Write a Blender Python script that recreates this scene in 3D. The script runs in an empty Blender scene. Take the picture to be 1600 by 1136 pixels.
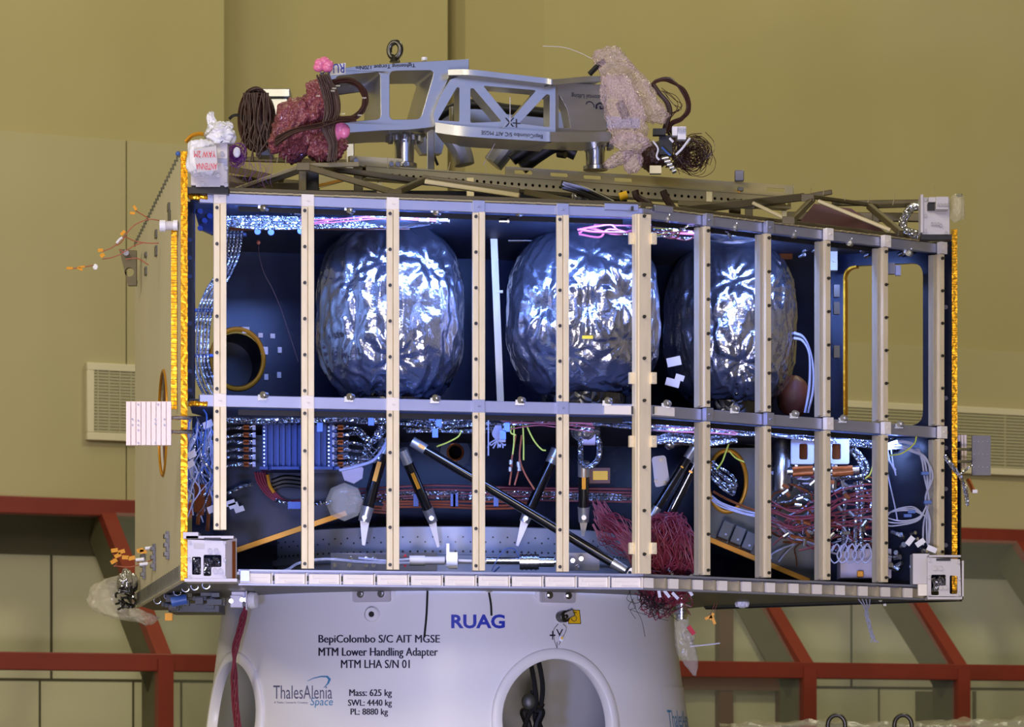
import bpy, math, random
from mathutils import Vector, Matrix, noise, geometry

# ------------------------------------------------------------------ camera, world, lights, exposure
scene = bpy.context.scene
COL = scene.collection
F, HZ, ZC = 5330.0, 1180.0, 1.7          # focal length in px, horizon row, camera height

cam_data = bpy.data.cameras.new('camera')
cam = bpy.data.objects.new('camera', cam_data)
COL.objects.link(cam)
cam.location = (0, 0, ZC)
cam.rotation_euler = (math.pi / 2, 0, 0)
cam_data.sensor_width = 36.0
cam_data.lens = F / 1600.0 * 36.0
cam_data.shift_y = (HZ - 568.0) / 1600.0
cam_data.clip_end = 200
cam_data.dof.use_dof = True
cam_data.dof.focus_distance = 13.1
cam_data.dof.aperture_fstop = 7.0
scene.camera = cam

vs = scene.view_settings
vs.view_transform = 'Standard'
vs.look = 'None'
vs.gamma = 1.0
vs.use_curve_mapping = False
vs.exposure = 0.0

world = bpy.data.worlds.new('hall_air')
scene.world = world
world.use_nodes = True
wb = world.node_tree.nodes['Background']
wb.inputs[0].default_value = (0.95, 0.85, 0.6, 1)
wb.inputs[1].default_value = 0.06


def area(name, loc, target, size, size_y, power, color):
    d = bpy.data.lights.new(name, 'AREA')
    d.shape = 'RECTANGLE'
    d.size, d.size_y = size, size_y
    d.energy = power
    d.color = color
    o = bpy.data.objects.new(name, d)
    COL.objects.link(o)
    o.location = loc
    o.rotation_euler = (Vector(target) - Vector(loc)).to_track_quat('-Z', 'Y').to_euler()
    return o


# warm hall lamps on the ceiling, one lower down added to brighten the side panel, blue and white floodlights on stands in front of the module,
# and slim blue lights added behind its rails for the glow inside
area('hall_lamp', (-2.5, 16.5, 10.4), (-2.5, 19.5, 0), 3.0, 1.2, 110, (1.0, 0.92, 0.60))
area('hall_lamp', (4.0, 15.5, 10.4), (3.6, 20.5, 0), 3.0, 1.2, 360, (1.0, 0.94, 0.64))
area('hall_lamp', (-4.5, 3.0, 9.0), (-0.3, 13.3, 2.8), 3.0, 2.5, 420, (1.0, 0.90, 0.72))
area('hall_lamp', (-7.8, 9.5, 6.8), (-1.4, 13.8, 3.0), 2.2, 1.6, 190, (1.0, 0.92, 0.74))  # added warm light from the left, aimed to brighten the side panel
area('hall_lamp', (-0.5, -4.0, 8.0), (0.0, 13.5, 2.8), 4.0, 2.5, 360, (1.0, 0.90, 0.72))
area('blue_floodlight', (6.2, 0.0, 7.4), (0.3, 13.5, 3.2), 7.5, 4.0, 190, (0.28, 0.40, 1.0))
area('white_floodlight', (0.2, 4.0, 1.0), (0.0, 13.3, 2.6), 0.9, 0.6, 330, (0.98, 0.88, 0.96))
sp = bpy.data.lights.new('blue_spotlight', 'SPOT')
sp.energy, sp.color, sp.spot_size, sp.spot_blend, sp.shadow_soft_size = 1500, (0.26, 0.34, 1.0), math.radians(21), 0.6, 0.25
spo = bpy.data.objects.new('blue_spotlight', sp)
COL.objects.link(spo)
spo.location = (-1.2, 3.2, 1.2)
spo.rotation_euler = (Vector((-0.05, 13.2, 2.98)) - spo.location).to_track_quat('-Z', 'Y').to_euler()
area('added_blue_light', (-0.30, 12.91, 3.735), (-0.535, 13.985, 3.1), 1.5, 0.03, 38.0, (0.16, 0.30, 1.0))  # added blue lights that give the bays their glow
area('added_blue_light', (1.00, 13.44, 3.735), (0.35, 14.327, 3.1), 0.95, 0.03, 13.0, (0.20, 0.34, 1.0))
area('added_blue_light', (-0.30, 12.91, 2.975), (-0.535, 13.985, 2.5), 1.5, 0.03, 7.0, (0.20, 0.34, 1.0))
area('added_blue_light', (1.12, 13.53, 2.975), (0.47, 14.417, 2.5), 1.2, 0.03, 6.0, (0.26, 0.40, 1.0))

# ------------------------------------------------------------------ materials
def mat(name, color, rough=0.5, metal=0.0, bump=None, var=0.0, var_scale=6.0, alpha=1.0, trans=0.0,
        rough_var=0.0, coat=0.0, spec=None, aniso=None):
    """bump = (kind, scale, strength); var = brightness variation of the colour (dirt, wear)"""
    m = bpy.data.materials.new(name)
    m.use_nodes = True
    nt = m.node_tree
    b = nt.nodes['Principled BSDF']
    b.inputs['Base Color'].default_value = (*color, 1)
    b.inputs['Roughness'].default_value = rough
    b.inputs['Metallic'].default_value = metal
    if spec is not None:
        b.inputs['Specular IOR Level'].default_value = spec
    if coat:
        b.inputs['Coat Weight'].default_value = coat
        b.inputs['Coat Roughness'].default_value = 0.12
    if alpha < 1:
        b.inputs['Alpha'].default_value = alpha
    if trans:
        b.inputs['Transmission Weight'].default_value = trans
    tc = nt.nodes.new('ShaderNodeTexCoord')
    src = tc.outputs['Object']
    if aniso:
        mp = nt.nodes.new('ShaderNodeMapping')
        mp.inputs['Scale'].default_value = aniso
        nt.links.new(src, mp.inputs[0])
        src = mp.outputs[0]
    if var or rough_var:
        n = nt.nodes.new('ShaderNodeTexNoise')
        n.inputs['Scale'].default_value = var_scale
        n.inputs['Detail'].default_value = 5
        nt.links.new(src, n.inputs['Vector'])
        if var:
            r = nt.nodes.new('ShaderNodeValToRGB')
            r.color_ramp.elements[0].position = 0.3
            r.color_ramp.elements[1].position = 0.7
            r.color_ramp.elements[0].color = (*[c * (1 - var) for c in color], 1)
            r.color_ramp.elements[1].color = (*[min(1, c * (1 + var)) for c in color], 1)
            nt.links.new(n.outputs['Fac'], r.inputs[0])
            nt.links.new(r.outputs[0], b.inputs['Base Color'])
        if rough_var:
            mr = nt.nodes.new('ShaderNodeMapRange')
            mr.inputs['To Min'].default_value = max(0.02, rough - rough_var)
            mr.inputs['To Max'].default_value = rough + rough_var
            nt.links.new(n.outputs['Fac'], mr.inputs['Value'])
            nt.links.new(mr.outputs[0], b.inputs['Roughness'])
    if bump:
        kind, sc, st = bump
        if kind == 'noise':
            t = nt.nodes.new('ShaderNodeTexNoise')
            t.inputs['Detail'].default_value = 4
            out = t.outputs['Fac']
        elif kind == 'voronoi':
            t = nt.nodes.new('ShaderNodeTexVoronoi')
            out = t.outputs['Distance']
        elif kind == 'wave':
            t = nt.nodes.new('ShaderNodeTexWave')
            t.bands_direction = 'Z'
            out = t.outputs['Fac']
        elif kind == 'crease':
            t = nt.nodes.new('ShaderNodeTexVoronoi')
            t.feature = 'DISTANCE_TO_EDGE'
            out = t.outputs['Distance']
        t.inputs['Scale'].default_value = sc
        nt.links.new(src, t.inputs['Vector'])
        bp = nt.nodes.new('ShaderNodeBump')
        bp.inputs['Strength'].default_value = st
        bp.inputs['Distance'].default_value = 0.01
        nt.links.new(out, bp.inputs['Height'])
        nt.links.new(bp.outputs[0], b.inputs['Normal'])
    return m


def C(r, g, b):
    f = lambda v: (v / 255 / 12.92) if v / 255 <= 0.04045 else ((v / 255 + 0.055) / 1.055) ** 2.4
    return (f(r), f(g), f(b))


M = {}
M['wall'] = mat('hall_wall_paint', C(172, 161, 116), 0.85, var=0.04, var_scale=0.7, spec=0.2)
M['wall_board'] = mat('wall_board_paint', C(176, 167, 128), 0.85, var=0.03, var_scale=0.8, spec=0.2)
M['wall_low'] = mat('lower_wall_board', C(192, 188, 154), 0.8, var=0.05, var_scale=1.2, spec=0.2)
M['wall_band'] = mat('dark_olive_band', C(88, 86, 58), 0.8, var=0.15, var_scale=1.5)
M['seam'] = mat('seam_shadow_gap', C(70, 66, 44), 0.9)
M['floor'] = mat('hall_floor', C(120, 118, 110), 0.35, var=0.1, var_scale=1.0)
M['ceiling'] = mat('ceiling_paint', C(150, 140, 110), 0.9)
M['grille_frame'] = mat('grille_frame', C(214, 206, 176), 0.6)
M['grille'] = mat('grille_louvre', C(178, 172, 140), 0.5)
M['red'] = mat('red_painted_steel', C(122, 42, 28), 0.5, var=0.12, var_scale=3.0)
M['red_dark'] = mat('brown_red_steel_and_reflection', C(92, 48, 34), 0.5, var=0.1)  # also colours the bars that imitate reflections in the canopy glass
M['olive'] = mat('olive_web_steel', C(84, 82, 56), 0.55, var=0.12)
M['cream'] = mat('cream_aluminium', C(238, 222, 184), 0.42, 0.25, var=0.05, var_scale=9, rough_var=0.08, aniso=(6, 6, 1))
M['cream_grey'] = mat('grey_and_shaded_aluminium', C(178, 168, 144), 0.45, 0.3, var=0.07, var_scale=9, aniso=(6, 6, 1))  # grey alloy, also the painted shade on the right uprights' sides
M['rail'] = mat('blue_lit_rail', C(176, 180, 205), 0.38, 0.75, rough_var=0.06, var_scale=12)  # grey metal, lavender tint of the blue light put into its colour
M['node'] = mat('bright_splice', C(240, 232, 220), 0.5, 0.1)
M['steel'] = mat('bright_steel', C(200, 200, 200), 0.25, 1.0, rough_var=0.08, var_scale=20)
M['steel_dark'] = mat('dark_steel', C(90, 88, 84), 0.35, 1.0)
M['alu'] = mat('machined_aluminium', C(182, 182, 178), 0.32, 0.78, var=0.05, var_scale=7, rough_var=0.07, aniso=(1, 1, 5))
M['ring_alu'] = mat('riveted_ring_metal', C(168, 170, 178), 0.55, 0.5, var=0.06, var_scale=9)
M['bracket'] = mat('chromated_bracket', C(192, 187, 188), 0.48, 0.3, var=0.04)
M['white_panel'] = mat('white_radiator_face', C(206, 198, 168), 0.5, var=0.04, var_scale=3)
M['white'] = mat('white_gloss_paint', C(224, 222, 222), 0.36, var=0.02, var_scale=2.0, coat=0.08, bump=('noise', 3.0, 0.03))
M['white_in'] = mat('grey_inner_paint', C(196, 194, 190), 0.6)
M['gold'] = mat('gold_foil', C(232, 166, 30), 0.32, 0.8, bump=('crease', 40, 0.3), var=0.12, var_scale=14)
M['amber'] = mat('amber_tape', C(196, 134, 22), 0.4, 0.35, var=0.1)
M['foil'] = mat('silver_foil', C(192, 192, 198), 0.17, 0.95, bump=('noise', 30, 0.45), rough_var=0.10, var_scale=5)
M['foil_wire'] = mat('foil_wrapped_wire', C(205, 208, 220), 0.2, 1.0, bump=('crease', 90, 0.9))
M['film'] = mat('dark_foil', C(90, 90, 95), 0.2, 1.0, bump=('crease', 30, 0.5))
M['panel'] = mat('black_composite', C(13, 20, 40), 0.26, 0.0, rough_var=0.06, var_scale=4, spec=0.4)
M['deck'] = mat('dark_deck_skin', C(20, 28, 48), 0.6, 0.0)
M['panel_olive'] = mat('olive_composite', C(58, 58, 46), 0.4, var=0.1)
M['cfrp'] = mat('carbon_tube', C(12, 12, 14), 0.16, 0.0, coat=0.6, spec=0.7)
M['truss'] = mat('brown_truss_tube', C(92, 82, 54), 0.45, 0.3, var=0.12)
M['truss_light'] = mat('pale_truss_edge', C(172, 160, 120), 0.4, 0.4, var=0.08)
M['perf'] = mat('pale_beam_alloy', C(214, 202, 156), 0.42, 0.35, var=0.05)
M['black'] = mat('black_rubber', C(14, 14, 15), 0.5)
M['ink'] = mat('black_ink', C(26, 26, 46), 0.5)
M['ink_grey'] = mat('grey_ink', C(92, 92, 118), 0.5)
M['blue_ink'] = mat('blue_ink', C(28, 48, 168), 0.45)
M['teal_ink'] = mat('teal_ink', C(60, 130, 170), 0.5)
M['red_ink'] = mat('red_ink', C(214, 40, 60), 0.6)
M['yellow'] = mat('yellow_sticker', C(240, 190, 20), 0.5)
M['brown_wire'] = mat('brown_wire', C(58, 30, 22), 0.5, var=0.25, var_scale=30)
M['red_wire'] = mat('dark_red_wire', C(118, 38, 52), 0.45, var=0.18, var_scale=30)
M['lav_wire'] = mat('lavender_wire', C(196, 200, 226), 0.35, 0.3, bump=('wave', 120, 0.4))
M['blue_wire'] = mat('blue_wire', C(60, 96, 170), 0.4)
M['green_wire'] = mat('yellow_green_wire', C(186, 196, 70), 0.45)
M['orange_wire'] = mat('orange_wire', C(158, 84, 52), 0.5)
M['copper'] = mat('copper_coil', C(170, 96, 48), 0.35, 0.8, bump=('wave', 150, 0.5))
M['pink_mesh'] = mat('dark_pink_bubble_wrap', C(138, 70, 76), 0.4, bump=('voronoi', 95, 0.7), var=0.16, var_scale=14, alpha=0.92, coat=0.4)
M['pink'] = mat('pink_plastic', C(226, 120, 160), 0.3, bump=('noise', 20, 0.3))
M['pale_pink'] = mat('pale_pink_bubble_wrap', C(236, 208, 210), 0.18, bump=('voronoi', 110, 1.0), alpha=0.36, spec=0.8, var=0.08, var_scale=12)
M['clear_film'] = mat('clear_plastic_film', C(222, 216, 196), 0.16, bump=('noise', 14, 0.6), alpha=0.26)
M['white_film'] = mat('white_plastic_film', C(228, 228, 236), 0.35, bump=('noise', 12, 0.4))
M['purple'] = mat('purple_netting', C(104, 44, 120), 0.5)
M['glass'] = mat('canopy_glass', C(200, 205, 190), 0.03, alpha=0.07)
M['fin'] = mat('blue_anodised_fin', C(24, 44, 92), 0.38, 0.4, var=0.06)
M['sensor'] = mat('pinkish_tile', C(240, 220, 206), 0.4, 0.1)
M['grey_plate'] = mat('grey_plate', C(116, 114, 118), 0.45, 0.5)
M['box_dark'] = mat('dark_slate_box', C(46, 56, 66), 0.4)
M['paper'] = mat('paper_label', C(200, 196, 200), 0.7)
M['pink_paper'] = mat('pale_lilac_box', C(176, 168, 186), 0.5)

# ------------------------------------------------------------------ placing helpers
def P(px, py, Y):
    return Vector(((px - 800.0) * Y / F, Y, ZC + (HZ - py) * Y / F))


def PX(n, Y):            # n pixels in metres at depth Y
    return n * Y / F


UP = Vector((0, 0, 1))
A2, C2, B2 = Vector((-1.085, 12.654, 0)), Vector((0.4976, 13.0, 0)), Vector((1.729, 13.903, 0))
UL = (C2 - A2).normalized()
NL = Vector((UL.y, -UL.x, 0))
UR = (B2 - C2).normalized()
NR = Vector((UR.y, -UR.x, 0))
ZB, ZM, ZT = 2.36, 3.015, 3.788          # bottom, middle and top rails


def on_plane(px, py, origin, n, d=0.0):
    k = (px - 800.0) / F
    o = origin + n * d
    Y = (o.x * n.x + o.y * n.y) / (k * n.x + n.y)
    return P(px, py, Y)


def LF(px, py, d=0.0):
    return on_plane(px, py, A2, NL, d)


def RF(px, py, d=0.0):
    return on_plane(px, py, C2, NR, d)


# ------------------------------------------------------------------ mesh builder
WLOC = {}
SPLIT = {'bracket_bolts': 'bracket_bolt', 'flange_bolts': 'flange_bolt', 'base_plates': 'base_plate', 'wire_cleats': 'wire_cleat',
         'insert_rings': 'insert_ring', 'tape_tabs': 'tape_tab', 'blue_ties': 'blue_tie', 'white_tags': 'white_tag', 'paper_flags': 'paper_flag',
         'yellow_flags': 'yellow_flag', 'orange_flags': 'orange_flag', 'white_sleeves': 'white_sleeve', 'standoffs': 'standoff',
         'connector_blocks': 'connector_block', 'lead_connectors': 'lead_connector', 'blue_clamps': 'blue_clamp', 'pale_ties': 'pale_tie',
         'red_arrows': 'red_arrow', 'inspection_blocks': 'inspection_block', 'copper_sleeves': 'copper_sleeve', 'dark_blocks': 'dark_block',
         'cable_rings': 'cable_ring', 'tag': 'tag', 'tape_flags': 'tape_flag', 'joint_plates': 'joint_plate', 'upright_pins': 'upright_pin',
         'beam_bolts': 'beam_bolt', 'couplings': 'coupling', 'sleeve_slots': 'sleeve_slot', 'joint_bolts': 'joint_bolt', 'post_inserts': 'post_insert',
         'foil_cables': 'foil_cable', 'red_cables': 'red_cable', 'orange_cables': 'orange_cable', 'black_hoses': 'black_hose', 'green_leads': 'green_lead',
         'orange_leads': 'orange_lead', 'caps': 'cap', 'rods': 'rod', 'corner_sleeve': 'corner_sleeve', 'bolts': 'bolt', 'ring_legs': 'ring_leg',
         'end_fittings': 'end_fitting', 'fittings': 'fitting', 'pale_strands': 'pale_strand', 'copper_strands': 'copper_strand', 'silver_wires': 'silver_wire',
         'white_strands': 'white_strand', 'leads': 'lead', 'brown_straps': 'brown_strap', 'white_straps': 'white_strap', 'tag_wires': 'tag_wire',
         'silver_strands': 'silver_strand', 'strands': 'strand', 'inner_posts': 'inner_post', 'wire_ends': 'wire_end', 'black_cables': 'black_cable',
         'fitting_bolts': 'fitting_bolt', 'bracket_plates': 'bracket_plate', 'coil_ends': 'coil_end', 'small_connectors': 'small_connector', 'louvre_slats': 'slat', 'beam_flanges': 'beam_flange'}


class MB:
    def __init__(self):
        self.v, self.f, self.mi = [], [], []
        self.cur = 0

    def add(self, vs_, fs_):
        b = len(self.v)
        self.v.extend(Vector(p) for p in vs_)
        for q in fs_:
            self.f.append([b + i for i in q])
            self.mi.append(self.cur)
        return self

    def obox(self, c, ux, uy, uz):
        """box centred on c, half vectors ux uy uz"""
        c = Vector(c)
        vs_ = [c + ux * a + uy * b + uz * d for a in (-1, 1) for b in (-1, 1) for d in (-1, 1)]
        fs_ = [(0, 1, 3, 2), (4, 6, 7, 5), (0, 4, 5, 1), (2, 3, 7, 6), (0, 2, 6, 4), (1, 5, 7, 3)]
        if ux.cross(uy).dot(uz) < 0:
            fs_ = [q[::-1] for q in fs_]
        return self.add(vs_, fs_)

    def box(self, c, sx, sy, sz, u=None):
        u = Vector((1, 0, 0)) if u is None else u
        w = UP.cross(u)
        return self.obox(c, u * (sx / 2), w * (sy / 2), UP * (sz / 2))

    def bar(self, p0, p1, w, h, up=UP):
        p0, p1 = Vector(p0), Vector(p1)
        a = (p1 - p0)
        d = a.normalized()
        s = d.cross(up)
        if s.length < 1e-4:
            s = d.cross(Vector((0, 1, 0)))
        s.normalize()
        t = s.cross(d)
        return self.obox((p0 + p1) / 2, a / 2, s * (w / 2), t * (h / 2))

    def cyl(self, p0, p1, r0, r1=None, n=14, caps=True):
        r1 = r0 if r1 is None else r1
        p0, p1 = Vector(p0), Vector(p1)
        d = (p1 - p0).normalized()
        a = d.orthogonal().normalized()
        b = d.cross(a)
        vs_ = []
        for p, r in ((p0, r0), (p1, r1)):
            for i in range(n):
                t = 2 * math.pi * i / n
                vs_.append(p + (a * math.cos(t) + b * math.sin(t)) * r)
        fs_ = [(i, (i + 1) % n, n + (i + 1) % n, n + i) for i in range(n)]
        if caps:
            fs_ += [tuple(range(n))[::-1], tuple(range(n, 2 * n))]
        return self.add(vs_, fs_)

    def tube(self, pts, r, n=7, closed=False, taper=None):
        pts = [Vector(p) for p in pts]
        m = len(pts)
        if m < 2:
            return self
        tang = []
        for i in range(m):
            if closed:
                t = pts[(i + 1) % m] - pts[i - 1]
            else:
                t = pts[min(i + 1, m - 1)] - pts[max(i - 1, 0)]
            if t.length < 1e-9:
                t = Vector((0, 0, 1))
            tang.append(t.normalized())
        a = tang[0].orthogonal().normalized()
        vs_ = []
        for i in range(m):
            t = tang[i]
            a = (a - t * a.dot(t))
            if a.length < 1e-6:
                a = t.orthogonal()
            a.normalize()
            b = t.cross(a)
            rr = r if taper is None else r * taper(i / (m - 1))
            for k in range(n):
                th = 2 * math.pi * k / n
                vs_.append(pts[i] + (a * math.cos(th) + b * math.sin(th)) * rr)
        fs_ = []
        for i in range(m if closed else m - 1):
            j = (i + 1) % m
            for k in range(n):
                k2 = (k + 1) % n
                fs_.append((i * n + k, i * n + k2, j * n + k2, j * n + k))
        if not closed:
            fs_ += [tuple(range(n))[::-1], tuple(range((m - 1) * n, m * n))]
        return self.add(vs_, fs_)

    def lathe(self, prof, c, n=40, axis=None, a0=0.0, a1=2 * math.pi):
        """prof: list of (radius, height)"""
        c = Vector(c)
        ax = UP if axis is None else Vector(axis).normalized()
        e1 = Vector((1, 0, 0)) if axis is None else ax.orthogonal().normalized()
        e2 = ax.cross(e1)
        full = abs(a1 - a0 - 2 * math.pi) < 1e-6
        k = n if full else n + 1
        vs_ = []
        for (r, h) in prof:
            for i in range(k):
                t = a0 + (a1 - a0) * i / n
                vs_.append(c + (e1 * math.cos(t) + e2 * math.sin(t)) * r + ax * h)
        fs_ = []
        for j in range(len(prof) - 1):
            for i in range(n):
                i2 = (i + 1) % k
                fs_.append((j * k + i, j * k + i2, (j + 1) * k + i2, (j + 1) * k + i))
        return self.add(vs_, fs_)

    def plate(self, outer, holes, thick, n):
        """outer, holes: lists of world points lying on one plane with normal n (towards the viewer); extruded back by thick"""
        loops = [outer] + list(holes)
        flat = [p for l in loops for p in l]
        n = Vector(n).normalized()
        e1 = (flat[1] - flat[0]).normalized()
        e1 = UP.cross(n)
        if e1.length < 1e-3:
            e1 = Vector((1, 0, 0))
        e1.normalize()
        e2 = n.cross(e1)
        l2 = [[Vector((p.dot(e1), p.dot(e2), 0)) for p in l] for l in loops]
        tris = geometry.tessellate_polygon(l2)
        N = len(flat)
        vs_ = [p.copy() for p in flat] + [p - n * thick for p in flat]
        fs_ = []
        q2 = [p for l in l2 for p in l]
        for t in tris:
            a, b, c = (q2[i] for i in t)
            cr = (b - a).cross(c - a).z
            if abs(cr) < 1e-12:
                continue
            t = tuple(t) if cr > 0 else tuple(t)[::-1]
            fs_.append(t)
            fs_.append(tuple(i + N for i in t[::-1]))
        base = 0
        for li, l in enumerate(l2):
            m = len(l)
            ar = sum(l[i].x * l[(i + 1) % m].y - l[(i + 1) % m].x * l[i].y for i in range(m))
            ccw = ar > 0
            for i in range(m):
                a, b = base + i, base + (i + 1) % m
                q = (a, a + N, b + N, b)
                if (ccw and li > 0) or (not ccw and li == 0):
                    q = q[::-1]
                fs_.append(q)
            base += m
        return self.add(vs_, fs_)

    def blob(self, c, rx, ry, rz, fn=None, nu=40, nv=24, ex=1.0, u=None):
        """superellipsoid; fn(unit direction) -> radius factor"""
        c = Vector(c)
        u = Vector((1, 0, 0)) if u is None else u
        w = UP.cross(u)

        def se(x, e):
            return math.copysign(abs(x) ** e, x)
        vs_ = []
        for j in range(nv + 1):
            ph = -math.pi / 2 + math.pi * j / nv
            for i in range(nu):
                th = 2 * math.pi * i / nu
                d = Vector((se(math.cos(ph), ex) * se(math.cos(th), 1), se(math.cos(ph), ex) * se(math.sin(th), 1), se(math.sin(ph), ex)))
                k = 1.0 if fn is None else fn(d, th, ph)
                vs_.append(c + (u * (d.x * rx) + w * (d.y * ry) + UP * (d.z * rz)) * k)
        fs_ = []
        for j in range(nv):
            for i in range(nu):
                i2 = (i + 1) % nu
                fs_.append((j * nu + i, j * nu + i2, (j + 1) * nu + i2, (j + 1) * nu + i))
        return self.add(vs_, fs_)

    def islands(self):
        par = list(range(len(self.v)))

        def root(i):
            while par[i] != i:
                par[i] = par[par[i]]
                i = par[i]
            return i
        for q in self.f:
            for i in q[1:]:
                par[root(i)] = root(q[0])
        out = {}
        for fi, q in enumerate(self.f):
            r = root(q[0])
            if r not in out:
                out[r] = (MB(), {})
            mb, mp = out[r]
            idx = []
            for i in q:
                if i not in mp:
                    mp[i] = len(mb.v)
                    mb.v.append(self.v[i])
                idx.append(mp[i])
            mb.f.append(idx)
            mb.mi.append(self.mi[fi])
        return [x[0] for x in out.values()]

    def build(self, name, m, parent=None, label=None, smooth=30, bevel=0.0, kind=None, **kw):
        if name in SPLIT and len(ms0 := self.islands()) > 1:      # every separate piece is a part of its own
            first = None
            for isl in ms0:
                o = isl.build(SPLIT[name], m, parent, label, smooth, bevel, kind)
                first = first or o
            return first
        c = Vector((0, 0, 0))
        if self.v:
            lo = Vector([min(p[i] for p in self.v) for i in range(3)])
            hi = Vector([max(p[i] for p in self.v) for i in range(3)])
            c = (lo + hi) / 2
            if parent is None:
                c.z = lo.z
        me = bpy.data.meshes.new(name)
        me.from_pydata([p - c for p in self.v], [], self.f)
        ms = m if isinstance(m, (list, tuple)) else [m]
        for x in ms:
            me.materials.append(M[x])
        if len(ms) > 1:
            me.polygons.foreach_set('material_index', self.mi)
        if smooth:
            me.polygons.foreach_set('use_smooth', [True] * len(me.polygons))
            if smooth < 180:
                me.set_sharp_from_angle(angle=math.radians(smooth))
        me.update()
        o = bpy.data.objects.new(name, me)
        COL.objects.link(o)
        if bevel:
            bm_ = o.modifiers.new('edge', 'BEVEL')
            bm_.width = bevel
            bm_.segments = 2
            bm_.limit_method = 'ANGLE'
            bm_.angle_limit = math.radians(50)
        pw = WLOC[parent.name] if parent is not None else Vector((0, 0, 0))
        o.location = c - pw
        if parent is not None:
            o.parent = parent
        WLOC[o.name] = c
        if label:
            o['label'] = label
        if kind:
            o['kind'] = kind
        return o


def tag(o, label, cat, group=None, kind='thing'):
    o['label'] = label
    o['category'] = cat
    o['kind'] = kind
    if group:
        o['group'] = group
    return o


def thing(name, label, cat, loc, group=None):
    o = bpy.data.objects.new(name, None)
    COL.objects.link(o)
    o.location = loc
    o.empty_display_size = 0.1
    WLOC[o.name] = Vector(loc)
    return tag(o, label, cat, group)


def struct(name, mb, m, smooth=30, bevel=0.0, label=None):
    o = mb.build(name, m, None, label=label, smooth=smooth, bevel=bevel)
    o['kind'] = 'structure'
    return o


def spawn(src, name, loc, parent, rot=None):
    """another instance sharing the mesh of src, placed in world space under parent"""
    o = src.copy()
    o.name = name
    COL.objects.link(o)
    o.parent = parent
    o.location = Vector(loc) - WLOC[parent.name]
    if rot is not None:
        o.rotation_euler = rot
    WLOC[o.name] = Vector(loc)
    return o


def spline(pts, n=8, closed=False):
    pts = [Vector(p) for p in pts]
    m = len(pts)
    out = []
    segs = m if closed else m - 1
    for i in range(segs):
        p1, p2 = pts[i], pts[(i + 1) % m]
        p0 = pts[i - 1] if (i > 0 or closed) else p1 * 2 - p2
        p3 = pts[(i + 2) % m] if (i + 2 < m or closed) else p2 * 2 - p1
        for k in range(n):
            t = k / n
            out.append(0.5 * ((2 * p1) + (p2 - p0) * t + (2 * p0 - 5 * p1 + 4 * p2 - p3) * t * t + (3 * p1 - p0 - 3 * p2 + p3) * t ** 3))
    if not closed:
        out.append(pts[-1])
    return out


def rounded(pts, r, n=4):
    """round the corners of a polygon of 3-D points"""
    out = []
    m = len(pts)
    for i in range(m):
        p, a, b = pts[i], pts[i - 1], pts[(i + 1) % m]
        da, db = (a - p), (b - p)
        rr = min(r, da.length * 0.45, db.length * 0.45)
        s, e = p + da.normalized() * rr, p + db.normalized() * rr
        for k in range(n + 1):
            t = k / n
            out.append(s * (1 - t) ** 2 + p * 2 * t * (1 - t) + e * t * t)
    return out


def text_mb(body, fn, size=1.0, bold=0.0, align='CENTER', fit=None):
    """lettering mesh; fn(u, v) maps flat text coordinates (metres) to world"""
    cu = bpy.data.curves.new('lettering_curve', 'FONT')
    cu.body = body
    cu.size = size
    cu.align_x = align
    if bold >= 0.05:
        cu.offset, bold = 0.032, 0.0
    cu.resolution_u = 3
    ob = bpy.data.objects.new('lettering_curve', cu)
    COL.objects.link(ob)
    bpy.context.view_layer.update()
    me = bpy.data.meshes.new_from_object(ob.evaluated_get(bpy.context.evaluated_depsgraph_get()))
    bpy.data.objects.remove(ob)
    bpy.data.curves.remove(cu)
    xs = [v.co.x for v in me.vertices]
    ys = [v.co.y for v in me.vertices]
    sx = sy = 1.0
    ox = oy = 0.0
    if fit:                                   # fit = (u0, u1, v0, v1)
        sx = (fit[1] - fit[0]) / (max(xs) - min(xs))
        sy = (fit[3] - fit[2]) / (max(ys) - min(ys))
        ox, oy = fit[0] - min(xs) * sx, fit[2] - min(ys) * sy
    mb = MB()
    w = (fit[3] - fit[2]) * bold if fit else 0.0          # heavier strokes: the outline set twice, a hair apart
    for o_ in ((-w, w) if bold else (0.0,)):
        mb.add([fn(v.co.x * sx + ox + o_, v.co.y * sy + oy) for v in me.vertices], [list(p.vertices) for p in me.polygons])
    bpy.data.meshes.remove(me)
    return mb


def circle(c, e1, e2, r, n=32, r2=None):
    r2 = r if r2 is None else r2
    return [c + e1 * (math.cos(2 * math.pi * i / n) * r) + e2 * (math.sin(2 * math.pi * i / n) * r2) for i in range(n)]

# ------------------------------------------------------------------ the hall
WU = Vector((math.cos(math.radians(25)), math.sin(math.radians(25)), 0))
WN = Vector((WU.y, -WU.x, 0))
WO = Vector((0, 21.4, 0))


def WL(s, d, z):
    return WO + WU * s + WN * d + UP * z


def ws(px, py, d=0.0):
    """photo pixel on the back wall (offset d towards us) -> (s, z)"""
    p = on_plane(px, py, WO, WN, d)
    return (p - WO).dot(WU), p.z


def wbox(mb, s0, s1, d0, d1, z0, z1):
    mb.obox(WL((s0 + s1) / 2, (d0 + d1) / 2, (z0 + z1) / 2), WU * ((s1 - s0) / 2), WN * ((d1 - d0) / 2), UP * ((z1 - z0) / 2))


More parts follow.
